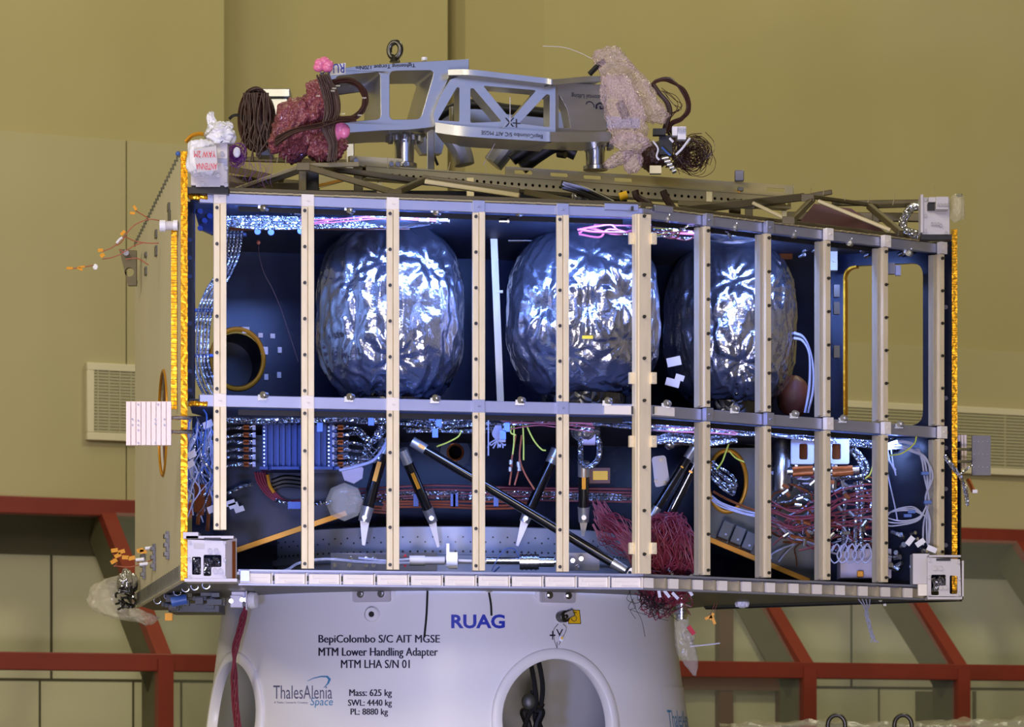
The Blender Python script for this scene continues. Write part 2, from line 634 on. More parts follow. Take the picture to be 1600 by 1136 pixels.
ZTOP = 10.8
ZBEAM = 3.16
mb = MB(); mb.box((0, 6, -0.05), 28, 44, 0.1); struct('floor', mb, 'floor')
mb = MB(); mb.box((0, 6, ZTOP + 0.05), 28, 44, 0.1); struct('ceiling', mb, 'ceiling')
mb = MB(); mb.box((-10.5, 6, ZTOP / 2), 0.2, 40, ZTOP); struct('wall_left', mb, 'wall')
mb = MB(); mb.box((11.5, 6, ZTOP / 2), 0.2, 44, ZTOP); struct('wall_right', mb, 'wall')
mb = MB(); mb.box((0.5, -9, ZTOP / 2), 22.2, 0.2, ZTOP); struct('wall_front', mb, 'wall')

s350, s745, s752, s770, s850 = (ws(x, 60)[0] for x in (350, 745, 753, 770, 850))
prof = [(-12, 0), (s350, 0), (s350 + 0.02, -0.45), (s745, -0.45), (s745 + 0.01, -0.62), (s752, -0.62), (s770, -0.42), (s850, 0), (12.5, 0),
        (12.5, -0.9), (-12, -0.9)]
mb = MB()
n = len(prof)
vs_ = [WL(s, d, z) for z in (ZBEAM, ZTOP) for s, d in prof]
fs_ = [(i, (i + 1) % n, n + (i + 1) % n, n + i) for i in range(n)]
mb.add(vs_, fs_)
mb.add([WL(-12, 0, ZBEAM), WL(12.5, 0, ZBEAM), WL(12.5, -0.9, ZBEAM), WL(-12, -0.9, ZBEAM)], [(0, 1, 2, 3)])
struct('wall_back', mb, 'wall', smooth=0)
# slightly proud lower boards on that wall, with a seam
zl = ws(150, 217)[1]
s195 = ws(195, 300)[0]
mb = MB(); wbox(mb, -12, s195 - 0.004, 0, 0.03, ZBEAM, zl); wbox(mb, s195 + 0.004, s350 - 0.01, 0, 0.03, ZBEAM, zl)
struct('trim_1', mb, 'wall_board', smooth=0)
zr = ws(1560, 549)[1]
mb = MB(); wbox(mb, s850 + 0.05, 12.4, 0, 0.03, ZBEAM, zr)
struct('trim_2', mb, 'wall_board', smooth=0)

# recessed lower wall under the glass canopy
DR = -0.35
zband = ws(60, 867, DR)[1]
zj = ws(60, 1062, DR)[1]
mb = MB(); wbox(mb, -12, 12.5, DR - 0.1, DR, 0, zband); struct('wall_back_lower', mb, 'wall_low', smooth=0)
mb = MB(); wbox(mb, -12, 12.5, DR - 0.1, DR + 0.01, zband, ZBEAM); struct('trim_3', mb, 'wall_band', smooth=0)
mb = MB()
wbox(mb, -12, 12.5, DR, DR + 0.004, zj - 0.008, zj + 0.008)
for px in (80, 1330):
    s = ws(px, 950, DR)[0]
    wbox(mb, s - 0.007, s + 0.007, DR, DR + 0.004, zj, zband)
for px in (62, 208, 283, 1373, 1130):
    s = ws(px, 1100, DR)[0]
    wbox(mb, s - 0.006, s + 0.006, DR, DR + 0.004, 0.0, zj)
struct('trim_4', mb, 'seam', smooth=0)

mb = MB()
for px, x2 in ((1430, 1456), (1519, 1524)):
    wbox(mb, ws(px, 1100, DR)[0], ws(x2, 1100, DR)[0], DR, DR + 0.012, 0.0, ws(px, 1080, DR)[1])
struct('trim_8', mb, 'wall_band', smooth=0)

# red steel canopy: beam on the wall, sloping rafters, eave beam, posts
DE = 1.138
ZE = 1.7 + 0.541
posts = (-2.70, -1.62, -0.55, 0.42, 1.467, 2.58, 3.69, 4.8)
mb = MB(); wbox(mb, -9, 9, 0.0, 0.16, ZBEAM - 0.05, ZBEAM + 0.05); struct('trim_5', mb, 'red', smooth=0, bevel=0.006, label='red steel beam along the wall above the canopy glass')
mb = MB(); wbox(mb, -9, 9, DE - 0.10, DE + 0.04, ZE - 0.07, ZE + 0.03); struct('trim_6', mb, 'red', smooth=0, bevel=0.006, label='red steel eave beam of the glass canopy')
for i, s in enumerate(posts):
    a, b = WL(s, 0.08, ZBEAM), WL(s, DE, ZE)
    nrm = WU.cross(b - a).normalized()
    if nrm.z < 0:
        nrm = -nrm
    mb = MB()
    mb.cur = 0
    mb.obox((a + b) / 2, WU * 0.045, (b - a) / 2, nrm * 0.03)
    wbox(mb, s - 0.045, s + 0.045, DE - 0.02, DE + 0.05, 0, ZE)
    mb.cur = 1
    mb.obox((a + b) / 2 - nrm * 0.14, WU * 0.035, (b - a) / 2, nrm * 0.11)
    wbox(mb, s - 0.035, s + 0.035, DE - 0.27, DE - 0.02, 0, ZE - 0.06)
    struct('window_frame_%d' % (i + 1), mb, ['red', 'olive'], smooth=0)
for i in range(len(posts) - 1):
    s0, s1 = posts[i] + 0.045, posts[i + 1] - 0.045
    mb = MB()
    a0, b0 = WL(s0, 0.16, ZBEAM - 0.03), WL(s0, DE - 0.06, ZE + 0.03)
    a1, b1 = WL(s1, 0.16, ZBEAM - 0.03), WL(s1, DE - 0.06, ZE + 0.03)
    nn = (b0 - a0).cross(a1 - a0).normalized() * 0.004
    mb.add([a0, b0, b1, a1, a0 + nn, b0 + nn, b1 + nn, a1 + nn],
           [(0, 1, 2, 3), (7, 6, 5, 4), (0, 4, 5, 1), (1, 5, 6, 2), (2, 6, 7, 3), (3, 7, 4, 0)])
    wbox(mb, s0, s1, DE - 0.004, DE + 0.004, 0.0, ZE - 0.07)
    struct('window_%d' % (i + 1), mb, 'glass', smooth=0)
# brown bars on the lower wall, shaped as the red frame's reflection in the glass
mb = MB()
for px, x2 in ((1124, 1146), (1218, 1232)):
    s, s2 = ws(px, 1000, DR + 0.06)[0], ws(x2, 1000, DR + 0.06)[0]
    wbox(mb, s, s2, DR, DR + 0.06, 0.0, zband if px == 1124 else ws(1220, 1056, DR)[1])
sA, zA = ws(1150, 945, DR + 0.05)
sB, zB = ws(1212, 1035, DR + 0.05)
mb.bar(WL(sA, DR + 0.03, zA + 0.1), WL(sB, DR + 0.03, zB), 0.09, 0.06, up=WN)
sA, zA = ws(1060, 1056, DR); sB, zB = ws(1232, 1068, DR)
wbox(mb, sA, sB, DR, DR + 0.07, zB - 0.05, zB + 0.03)
struct('frame_reflection', mb, 'red_dark', smooth=0)

# louvred air grilles on the back wall
def grille(name, px0, py0, px1, py1, d, label, slats, vert):
    s0, z1 = ws(px0, py0, d)
    s1, z0 = ws(px1, py1, d)
    t = thing(name, label, 'air vent', WL((s0 + s1) / 2, d, z0))
    fr = 0.045
    mb = MB()
    wbox(mb, s0, s1, d, d + 0.04, z1 - fr, z1); wbox(mb, s0, s1, d, d + 0.04, z0, z0 + fr)
    wbox(mb, s0, s0 + fr, d, d + 0.04, z0 + fr, z1 - fr); wbox(mb, s1 - fr, s1, d, d + 0.04, z0 + fr, z1 - fr)
    mb.build('grille_frame', 'grille_frame', t, bevel=0.004)
    mb = MB()
    wbox(mb, s0 + fr, s1 - fr, d, d + 0.004, z0 + fr, z1 - fr)
    mb.build('back_plate', 'olive', t)
    mb = MB()
    hz = (z1 - z0 - 2 * fr) / slats
    for i in range(slats):
        z = z0 + fr + (i + 0.5) * hz
        a = WL((s0 + s1) / 2, d + 0.018, z)
        mb.obox(a, WU * ((s1 - s0) / 2 - fr), WN * 0.012 - UP * 0.010, (UP * 0.8 + WN * 0.6) * 0.002)
        mb.obox(WL((s0 + s1) / 2, d + 0.03, z), WU * ((s1 - s0) / 2 - fr), WN * 0.003, UP * (hz * 0.30))
    k = int((s1 - s0) / vert)
    for i in range(1, k):
        s = s0 + (s1 - s0) * i / k
        wbox(mb, s - 0.004, s + 0.004, d + 0.01, d + 0.036, z0 + fr, z1 - fr)
    mb.build('louvres', 'grille', t)
    return t


grille('air_grille', 133, 567, 236, 692, 0.03, 'square cream framed air grille on the wall, beside the white side panel', 20, 0.06)
grille('air_grille', 1310, 626, 1690, 748, 0.03, 'long cream framed air grille on the wall, behind the dark cut-out panel', 17, 0.6)

# crate under crumpled plastic film with two lifting hoops, low behind the module
Yc = 16.5
ct = P(1400, 1138, Yc)
t = thing('covered_crate', 'crate draped in crumpled clear plastic film, below the red eave beam', 'crate', (ct.x, Yc + 0.3, 0))
mb = MB(); mb.box((ct.x, Yc + 0.45, (ct.z - 0.02) / 2), 1.5, 0.9, ct.z - 0.02); mb.build('crate_body', 'olive', t, bevel=0.01)
mb = MB()
nx, ny = 90, 24
vs_ = []
for j in range(ny + 1):
    for i in range(nx + 1):
        x = ct.x - 0.80 + 1.6 * i / nx
        v = j / ny
        y = Yc - 0.04 + 0.95 * max(0, v - 0.25) / 0.75
        z = ct.z + 0.012 - (0.5 * (0.25 - v) / 0.25 if v < 0.25 else 0)
        q = noise.noise(Vector((x * 6, y * 6, z * 4))) + 0.6 * noise.noise(Vector((x * 17, y * 17, z * 9)))
        vs_.append(Vector((x, y - abs(q) * 0.03, z + abs(q) * 0.035 + 0.05 * max(0, noise.noise(Vector((x * 2.2, y, 3)))))))
mb.add(vs_, [(j * (nx + 1) + i, j * (nx + 1) + i + 1, (j + 1) * (nx + 1) + i + 1, (j + 1) * (nx + 1) + i) for j in range(ny) for i in range(nx)])
mb.build('film_cover', 'clear_film', t, smooth=180)
for px, lab in ((1307, 'dark steel lifting hoop on the film covered crate, under the post below the eave beam'), (1411, 'dark steel lifting hoop on the film covered crate, second from the white cone')):
    mb = MB()
    c = P(px, 1131, Yc - 0.06)
    c.z = ct.z + 0.015
    mb.tube([c + Vector((math.cos(a) * 0.042, 0, max(0, math.sin(a)) * 0.048 + (0 if 0 <= a <= math.pi else -0.03))) for a in [i * math.pi / 14 for i in range(-1, 16)]], 0.011, 10)
    mb.build('lifting_hoop', 'steel_dark', t, label=lab.split(',')[0], smooth=60)
# ------------------------------------------------------------------ the spacecraft module: frame, panels, decks, uprights
mod = thing('spacecraft_module', 'open spacecraft module with cream uprights and white side panel on the white cone', 'spacecraft', (-0.2, 14.2, ZB - 0.1))

# white side panel with gold taped edge
PN0, PF0 = P(283, 900, 12.6), P(211, 900, 14.9)
PN0.z = PF0.z = 0
pd = (PF0 - PN0).normalized()
pn = Vector((-pd.y, pd.x, 0))            # outward (towards -X)
if pn.x > 0:
    pn = -pn
plen = (PF0 - PN0).length
Z0, Z1 = 2.345, 3.93
th = 0.020


def SP(t, z, d=0.0):
    return PN0 + pd * t + pn * d + UP * z


def sp_t(px, d=0.0):
    k = (px - 800) / F
    o = PN0 + pn * d
    return (k * o.y - o.x) / (pd.x - k * pd.y)


outer = [SP(0, Z0), SP(plen, Z0), SP(plen, Z1), SP(0, Z1)]
tc = sp_t(255.5)
hole = circle(SP(tc, ZC + (HZ - 661) * SP(tc, 0).y / F), pd, UP, 0.20, 40)
mb = MB(); mb.plate(outer, [hole], th, pn)
side = mb.build('side_panel', 'white_panel', mod, label='tall white side panel with gold taped edge', smooth=0)
mb = MB()
zc_ = ZC + (HZ - 661) * SP(tc, 0).y / F
e = [SP(tc, zc_, 0.001) + pd * (math.cos(a) * 0.205) + UP * (math.sin(a) * 0.205) for a in [i * math.pi / 20 for i in range(40)]]
mb.tube(e, 0.007, 6, closed=True)
mb.build('gold_rim', 'amber', side)
mb = MB(); mb.plate([p - pn * 0.012 for p in hole], [], 0.004, pn); mb.build('port_cover', 'red_dark', side)
mb = MB()
mb.obox(SP(0, (Z0 + Z1) / 2 + 0.0, -th / 2 - 0.001), pd * 0.004, pn * (th / 2 + 0.002), UP * ((Z1 - Z0) / 2))
random.seed(4)
z = Z0
while z < Z1 - 0.02:
    h = random.uniform(0.006, 0.016)
    mb.obox(SP(-0.003, z + h / 2, -th / 2 - 0.001), pd * random.uniform(0.003, 0.007), pn * (th / 2 + random.uniform(0.001, 0.003)), UP * (h / 2 - 0.001))
    z += h
mb.build('gold_edge_tape', 'gold', side, smooth=0)
mb = MB()
tz = sp_t(270)
a0 = P(272, 0, 12.75)
mb.cur = 0
z0_, z1_ = ZC + (HZ - 640) * 12.75 / F, ZC + (HZ - 365) * 12.75 / F
z = z0_
while z < z1_:
    h = random.uniform(0.008, 0.02)
    mb.obox(Vector((a0.x, 12.75, z + h / 2)), Vector((0.0105, 0.001, 0)), Vector((0, random.uniform(0.004, 0.008), 0)), UP * (h / 2 - 0.001))
    z += h
mb.build('gold_tape_strip', 'gold', side, smooth=0)
# tick marks (edge cleats) along the top and bottom, small black slits and cleats on the face
mb = MB()
for i in range(26):
    t = 0.05 + (plen - 0.08) * i / 25
    mb.obox(SP(t, Z1 - 0.002, 0.003), pd * 0.008, pn * 0.003, UP * 0.010)
    mb.obox(SP(t, Z0 + 0.03, 0.003), pd * 0.006, pn * 0.003, UP * 0.028)
mb.build('edge_cleats', 'olive', side)
mb = MB()
for px, y0, y1 in ((265, 318, 330), (266, 330, 352), (245, 360, 372), (245, 385, 400), (229, 395, 402), (229, 418, 430), (214, 440, 444)):
    t = sp_t(px); Yt = SP(t, 0).y
    za, zb2 = ZC + (HZ - y1) * Yt / F, ZC + (HZ - y0) * Yt / F
    mb.obox(SP(t, (za + zb2) / 2, 0.004), pd * 0.03, pn * 0.004, UP * ((zb2 - za) / 2))
for px, y0, y1 in ((227, 862, 905), (243, 850, 892), (264, 830, 874)):
    t = sp_t(px); Yt = SP(t, 0).y
    za, zb2 = ZC + (HZ - y1) * Yt / F, ZC + (HZ - y0) * Yt / F
    mb.obox(SP(t, (za + zb2) / 2, 0.006), pd * 0.012, pn * 0.006, UP * ((zb2 - za) / 2))
    for zz in (za + 0.02, (za + zb2) / 2, zb2 - 0.02):
        mb.obox(SP(t, zz, 0.012), pd * 0.03, pn * 0.008, UP * 0.008)
mb.build('wire_cleats', 'steel_dark', side)

# dark end panel with the rounded cut-out, running inwards from the far corner
BP = P(1487, 0, 13.93); BP.z = 0
ed = Vector((-0.91, 0.41, 0)).normalized()
en = Vector((-ed.y, ed.x, 0))
if en.y > 0:
    en = -en


def EPx(px, py, d=0.0):
    return on_plane(px, py, BP, en, d)


ZEP0, ZEP1 = ZB, 3.80
q = EPx(1297, 500); q.z = 0
elen = (q - BP).length
outer = [BP + UP * ZEP0, BP + UP * ZEP1, BP + ed * elen + UP * ZEP1, BP + ed * elen + UP * ZEP0]
cut = rounded([EPx(1442, 410), EPx(1318, 416), EPx(1318, 668), EPx(1442, 664)], 0.055, 6)
low = rounded([EPx(1404, 712), EPx(1404, 690), EPx(1440, 690), EPx(1440, 712)], 0.01, 3)
mb = MB(); mb.plate(outer, [cut], 0.03, en)
ep = mb.build('end_panel', 'panel', mod, label='dark end panel with large rounded cut-out', smooth=30)
mb = MB()
pts = [p + en * 0.0 for p in cut]
inner = [p for p in cut]
mid = sum(cut, Vector()) / len(cut)
lf = [p for p in pts]
for i in range(len(pts)):
    a, b = pts[i], pts[(i + 1) % len(pts)]
    if (a.x + b.x) / 2 < mid.x - 0.10:
        m1 = (mid - (a + b) / 2).normalized() * 0.004
        mb.obox((a + b) / 2 - en * 0.014 + m1, (b - a) / 2, en * 0.018, m1)
mb.build('gold_cut_edge', 'gold', ep)
mb = MB()
z = ZB
gx = P(1491, 0, 13.94)
while z < 3.84:
    h = random.uniform(0.008, 0.016)
    mb.obox(Vector((gx.x, 13.94, z + h / 2)), Vector((0.011, 0, 0)), Vector((0, random.uniform(0.010, 0.014), 0)), UP * (h / 2 - 0.0008))
    z += h
mb.build('gold_edge_tape', 'gold', ep, smooth=0)
mb = MB()
for px, py in ((1478, 480), (1478, 622), (1478, 764), (1478, 852), (1478, 700)):
    c = EPx(px, py); mb.cyl(c + en * 0.003, c - en * 0.004, 0.009, n=12)
mb.build('insert_rings', 'grey_plate', ep)

# decks
roof = [P(296, 0, 12.66), LF(1004, 0, -0.02), RF(1485, 0, -0.02), BP + ed * 0.9 - en * 0.0, P(1245, 0, 14.75), P(1004, 0, 14.75), P(336, 0, 14.3), P(336, 0, 13.25), P(300, 0, 13.0)]


def deck(name, pts, z0, z1, m, label=None):
    mb = MB()
    pp = [Vector((p.x, p.y, z1)) for p in pts]
    mb.plate(pp, [], z1 - z0, UP)
    return mb.build(name, m, mod, smooth=0, label=label)


MB.plate_up = MB.plate
deck('top_deck', roof, ZT - 0.015, ZT + 0.004, 'deck')
deck('middle_deck', roof, ZM - 0.012, ZM + 0.008, 'deck')
und = [P(292, 0, 12.64), LF(1004, 0, -0.03), RF(1492, 0, -0.02), P(1497, 0, 14.12), P(1100, 0, 14.95), P(1040, 0, 15.35), P(240, 0, 15.3), P(215, 0, 14.8)]
RC = Vector((-0.272, 14.47, 0))
mb = MB()
mb.plate([Vector((p.x, p.y, ZB + 0.010)) for p in und], [circle(Vector((RC.x, RC.y, ZB + 0.010)), Vector((1, 0, 0)), Vector((0, 1, 0)), 0.975, 64)], 0.020, UP)
mb.build('bottom_deck', 'panel_olive', mod, smooth=0, label='dull olive underside deck')

# back shear panels (upper with round port, lower with diagonal gold edge)
BK = [P(336, 0, 14.02), P(1004, 0, 14.42), P(1300, 0, 14.66)]
for p in BK:
    p.z = 0
bn1 = Vector(((BK[1] - BK[0]).y, -(BK[1] - BK[0]).x, 0)).normalized()
bn2 = Vector(((BK[2] - BK[1]).y, -(BK[2] - BK[1]).x, 0)).normalized()


def B1(px, py, d=0.0):
    return on_plane(px, py, BK[0], bn1, d)


def B2p(px, py, d=0.0):
    return on_plane(px, py, BK[1], bn2, d)


mb = MB()
pc = B1(371, 561)
e1 = (BK[1] - BK[0]).normalized()
port = circle(pc, e1, UP, PX(41, pc.y), 40, PX(47, pc.y))
mb.plate([BK[0] + UP * ZM, BK[1] + UP * ZM, BK[1] + UP * ZT, BK[0] + UP * ZT], [port], 0.025, bn1)
shp = mb.build('shear_panel', 'panel', mod, label='dark blue-black panel with gold ringed round port', smooth=30)
mb = MB(); mb.tube([p + bn1 * 0.003 for p in port], 0.010, 8, closed=True); mb.build('gold_port_ring', 'amber', shp)
mb = MB(); mb.lathe([(PX(41, pc.y), 0), (PX(40, pc.y), 0.28), (0.001, 0.28)], pc - bn1 * 0.02, 32, axis=-bn1); mb.build('port_tunnel', 'black', shp)
mb = MB()
for px, py, w, h in ((384, 516, 11, 10), (413, 548, 11, 12), (407, 524, 7, 7), (426, 525, 7, 7), (437, 547, 6, 9), (416, 589, 6, 9), (436, 586, 6, 9)):
    c = B1(px, py, 0.004)
    mb.obox(c, e1 * PX(w / 2, c.y), bn1 * 0.004, UP * PX(h / 2, c.y))
mb.build('tape_tabs', 'paper', shp)
mb = MB()
mb.plate([BK[1] + UP * ZM, BK[2] + UP * ZM, BK[2] + UP * (ZT + 0.09), BK[1] + UP * (ZT + 0.02)], [], 0.025, bn2)
mb.build('shear_panel', 'panel', mod, smooth=0)
# narrow bracing strips in the upper bay
mb = MB()
a, b = P(770, 330, 13.7), P(782, 628, 13.7)
mb.bar(a, b, 0.028, 0.012, up=Vector((0, 1, 0)))
mb.bar(P(776, 456, 13.7), P(786, 456, 13.7), 0.02, 0.01)
o = mb.build('bracing_strip', 'cream_grey', mod)
mb = MB()
for px, py, w, h in ((726, 364, 20, 22), (815, 366, 42, 22), (1295, 408, 26, 30)):
    c = P(px, py, 13.75 if px < 1200 else 14.05)
    mb.box(c, PX(w, c.y), 0.03, PX(h, c.y))
    for k in (-0.3, 0.3):
        mb.cyl(c + Vector((k * PX(w, c.y), -0.01, 0)), c + Vector((k * PX(w, c.y), -0.022, 0)), 0.007)
mb.build('bracket_plates', 'cream_grey', mod)
# lower shear panels
low_l = [P(336, 690, 14.1), P(1004, 690, 14.45)]
mb = MB()
za, zb_ = 2.36, ZM
mb.plate([BK[0] + UP * 2.38, BK[1] + UP * 2.38, BK[1] + UP * ZM, BK[0] + UP * ZM], [circle(B1(711, 707), e1, UP, PX(11, 14.2), 20)], 0.02, bn1)
lsp = mb.build('lower_shear_panel', 'panel', mod, smooth=0)
pl = B1(711, 707)
mb = MB(); mb.lathe([(PX(11.5, pl.y), 0), (PX(11, pl.y), 0.2), (0.001, 0.2)], pl - bn1 * 0.02, 24, axis=-bn1); mb.build('port_tunnel', 'black', lsp)
mb = MB(); mb.tube([p + bn1 * 0.003 for p in circle(pl, e1, UP, PX(12.5, pl.y), 28)], 0.006, 6, closed=True); mb.build('copper_port_ring', 'copper', lsp)
mb = MB(); mb.lathe([(PX(24, pl.y), 0), (PX(24, pl.y), 0.006), (PX(14, pl.y), 0.006), (PX(14, pl.y), 0)], pl, 28, axis=bn1); mb.build('port_washer', 'box_dark', lsp)
mb = MB(); mb.plate([BK[1] + UP * 2.38, BK[2] + UP * 2.38, BK[2] + UP * ZM, BK[1] + UP * ZM], [], 0.02, bn2)
mb.build('lower_shear_panel', 'panel', mod, smooth=0)
# dark corner post and joint block beside the side panel
mb = MB()
cp = P(298, 0, 12.80)
mb.box(Vector((cp.x, 12.80, (ZM + ZT) / 2)), PX(12, 12.8), 0.05, ZT - ZM - 0.03)
cpo = mb.build('corner_post', 'panel', mod, smooth=0)
mb = MB()
for y in (375, 403, 432, 505, 580, 610):
    c = P(297, y, 12.775); mb.cyl(c, c + Vector((0, -0.006, 0)), 0.008, n=14)
mb.build('post_inserts', 'fin', cpo)
mb = MB(); mb.plate([P(x, y, 12.95) for x, y in ((304, 330), (316, 322), (340, 322), (340, 364), (330, 366), (312, 358))], [], 0.03, Vector((0, -1, 0)))
jb = mb.build('joint_block', 'panel', mod, smooth=0)
mb = MB()
for x, y in ((313, 330), (320, 345), (313, 357), (328, 338)):
    c = P(x, y, 12.95); mb.cyl(c, c + Vector((0, -0.012, 0)), 0.010, n=14)
mb.build('joint_bolts', 'fin', jb)
tri = [P(352, 680, 13.62), P(352, 872, 13.62), P(372, 858, 13.62), P(540, 803, 13.62), P(545, 680, 13.62)]
mb = MB(); mb.plate(tri, [], 0.02, Vector((0, -1, 0)))
o = mb.build('gusset_panel', 'panel', mod, smooth=0)
mb = MB(); mb.bar(P(370, 860, 13.605), P(541, 802, 13.605), 0.02, 0.028, up=Vector((0, 1, 0))); mb.build('gold_lower_edge', 'amber', o)
tri = [P(1100, 700, 14.2), P(1300, 700, 14.2), P(1300, 922, 14.2), P(1262, 908, 14.2), P(1108, 843, 14.2)]
c5 = P(1136, 752, 14.2)
mb = MB(); mb.plate(tri, [circle(c5, Vector((1, 0, 0)), UP, PX(30, 14.2), 32, PX(48, 14.2))], 0.02, Vector((0, -1, 0)))
o = mb.build('gusset_panel', ['panel_olive'], mod, smooth=0, label='olive grey lower gusset panel with gold edge')
mb = MB(); mb.bar(P(1108, 843, 14.18), P(1264, 908, 14.18), 0.02, 0.026, up=Vector((0, 1, 0))); mb.build('gold_lower_edge', 'amber', o)
mb = MB(); mb.tube([p + Vector((0, -0.004, 0)) for p in circle(c5, Vector((1, 0, 0)), UP, PX(30, 14.2), 36, PX(48, 14.2))], 0.009, 8, closed=True); mb.build('gold_port_ring', 'amber', o)
mb = MB(); mb.plate([P(1240, 690, 14.5), P(1500, 690, 14.2), P(1500, 922, 14.2), P(1240, 922, 14.5)], [], 0.02, (P(1500, 0, 14.2) - P(1240, 0, 14.5)).cross(UP)); mb.build('lower_back_panel', 'panel', mod, smooth=0)
mb = MB(); mb.plate([P(300, 650, 13.4), P(352, 650, 13.4), P(352, 915, 13.4), P(300, 915, 13.4)], [], 0.02, Vector((0, -1, 0))); mb.build('lower_corner_panel', 'panel', mod, smooth=0)

# launch adapter ring inside the lower bay, with rivet holes
rc = Vector((-0.272, 14.47, 0))
RR = 0.80
mb = MB()
mb.lathe([(RR, 2.43), (RR, 2.475), (RR + 0.02, 2.48), (RR + 0.02, 2.50), (RR, 2.505), (RR, 2.615), (RR - 0.02, 2.62), (RR - 0.02, 2.43)], rc, 96, a0=math.radians(190), a1=math.radians(350))
ring = mb.build('adapter_ring', 'ring_alu', mod, label='bright riveted metal ring inside the lower bay')
mb = MB()
for i in range(70):
    a = math.radians(195 + 150 * i / 69)
    d = Vector((math.cos(a), math.sin(a), 0))
    for z, r in ((2.517, 0.0045), (2.555 + 0.02 * (i % 2), 0.0035)):
        mb.cyl(rc + d * (RR - 0.002) + UP * z, rc + d * (RR + 0.0022) + UP * z, r, n=8)
mb.build('rivet_holes', 'steel_dark', ring)

# ---- rails
def rail(name, a, b, z0, z1, n, dep=0.03, m='rail', off=0.0):
    mb = MB()
    a, b = Vector((a.x, a.y, 0)), Vector((b.x, b.y, 0))
    u = (b - a).normalized()
    c = (a + b) / 2 + n * (off - dep / 2)
    mb.obox(Vector((c.x, c.y, (z0 + z1) / 2)), u * ((b - a).length / 2), n * (dep / 2), UP * ((z1 - z0) / 2))
    return mb.build(name, m, mod, bevel=0.002, smooth=0)


a, c0, b0 = LF(312, 0), Vector((C2.x, C2.y, 0)), RF(1484, 0)
a.z = b0.z = 0
rail('top_rail', a, c0, ZT - 0.040, ZT - 0.003, NL)
rail('top_rail', c0, b0, ZT - 0.040, ZT - 0.003, NR)
rail('middle_rail', a, c0, ZM - 0.022, ZM + 0.022, NL)
rail('middle_rail', c0, b0, ZM - 0.022, ZM + 0.022, NR)
rail('roof_edge_beam', LF(340, 0), c0, ZT + 0.0, ZT + 0.022, NL, m='truss', dep=0.05, off=-0.012)
rail('roof_edge_beam', c0, RF(1440, 0), ZT + 0.0, ZT + 0.022, NR, m='truss', dep=0.05, off=-0.012)
mb = MB()
for (f, n, u, x0, x1) in ((LF, NL, UL, 360, 1000), (RF, NR, UR, 1010, 1440)):
    p, q = f(x0, 0), f(x1, 0)
    p.z = q.z = 0
    L = (q - p).length
    mb.obox(Vector(((p.x + q.x) / 2, (p.y + q.y) / 2, ZT + 0.001)), u * (L / 2), n * 0.004, UP * 0.003)
    for i in range(int(L / 0.03)):
        if random.random() < 0.75:
            c = p + u * (0.03 * i + random.uniform(0, 0.02)); c.z = ZT + 0.001
            mb.obox(c + n * 0.006, u * random.uniform(0.004, 0.012), n * 0.004, UP * 0.003)
mb.build('sealing_strip', 'truss_light', mod, smooth=0)

# ---- uprights
boltmb = MB()
boltmb.cyl((0, 0, 0), (0, -0.006, 0), 0.0065, n=10)
boltmb.cyl((0, -0.006, 0), (0, -0.016, 0), 0.0032, n=8)
bolt_src = None


def upright(px, f, n, u, z0, z1, right):
    global bolt_src
    c = f(px, 0); c.z = (z0 + z1) / 2
    h = (z1 - z0) / 2
    mb = MB()
    if not right:
        for s, off in ((-1, 0.0), (1, 0.0025)):
            mb.obox(c + u * (s * 0.0122) + n * (0.008 + off), u * 0.0112, n * 0.008, UP * h)
        mb.obox(c + n * -0.012, u * 0.016, n * 0.014, UP * h)
    else:
        mb.obox(c + u * 0.006 + n * 0.024, u * 0.0135, n * 0.003, UP * h)
        mb.obox(c + u * 0.004 + n * 0.008, u * 0.0085, n * 0.014, UP * h)
        mb.cur = 1  # greyer sides: angle shading of the cream bar put into the colour
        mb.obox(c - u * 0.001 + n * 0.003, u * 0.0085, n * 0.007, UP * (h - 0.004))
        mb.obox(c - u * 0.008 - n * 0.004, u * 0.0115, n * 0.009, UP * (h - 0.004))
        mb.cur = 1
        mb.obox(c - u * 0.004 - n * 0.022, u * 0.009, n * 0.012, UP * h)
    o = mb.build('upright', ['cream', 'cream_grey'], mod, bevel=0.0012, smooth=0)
    k = 6 if z1 > ZM + 0.1 else 5
    rot = (0, 0, math.atan2(u.y, u.x))
    for i in range(k):
        z = z0 + 0.018 + (z1 - z0 - 0.036) * i / (k - 1)
        for sgn in ((-1, 1) if right is None else (-1,) if not right else (1,)):
            bp = c + (u * (-0.0122) + n * 0.016 if not right else u * 0.006 + n * 0.027)
            bp.z = z
            if bolt_src is None:
                m0 = bpy.data.meshes.new('bolt')
                m0.from_pydata(boltmb.v, [], boltmb.f)
                m0.materials.append(M['steel_dark'])
                bolt_src = m0
            b = bpy.data.objects.new('bolt', bolt_src)
            COL.objects.link(b)
            b.parent = o
            b.location = bp - WLOC[o.name]
            b.rotation_euler = rot
    # a second, smaller row of screws, part of the bar
    return o


upx_l = (343, 480, 613, 747, 878)
upx_r = (1097, 1192, 1285, 1375, 1463)
for px in upx_l:
    upright(px, LF, NL, UL, ZM + 0.024, ZT - 0.042, False)
    upright(px, LF, NL, UL, (ZB + 0.175) if px == 343 else ZB + 0.035, ZM - 0.024, False)
for px in upx_r:
    upright(px, RF, NR, UR, ZM + 0.028, ZT - 0.048, True)
    upright(px, RF, NR, UR, (ZB + 0.15) if px == 1463 else ZB + 0.035, ZM - 0.028, True)
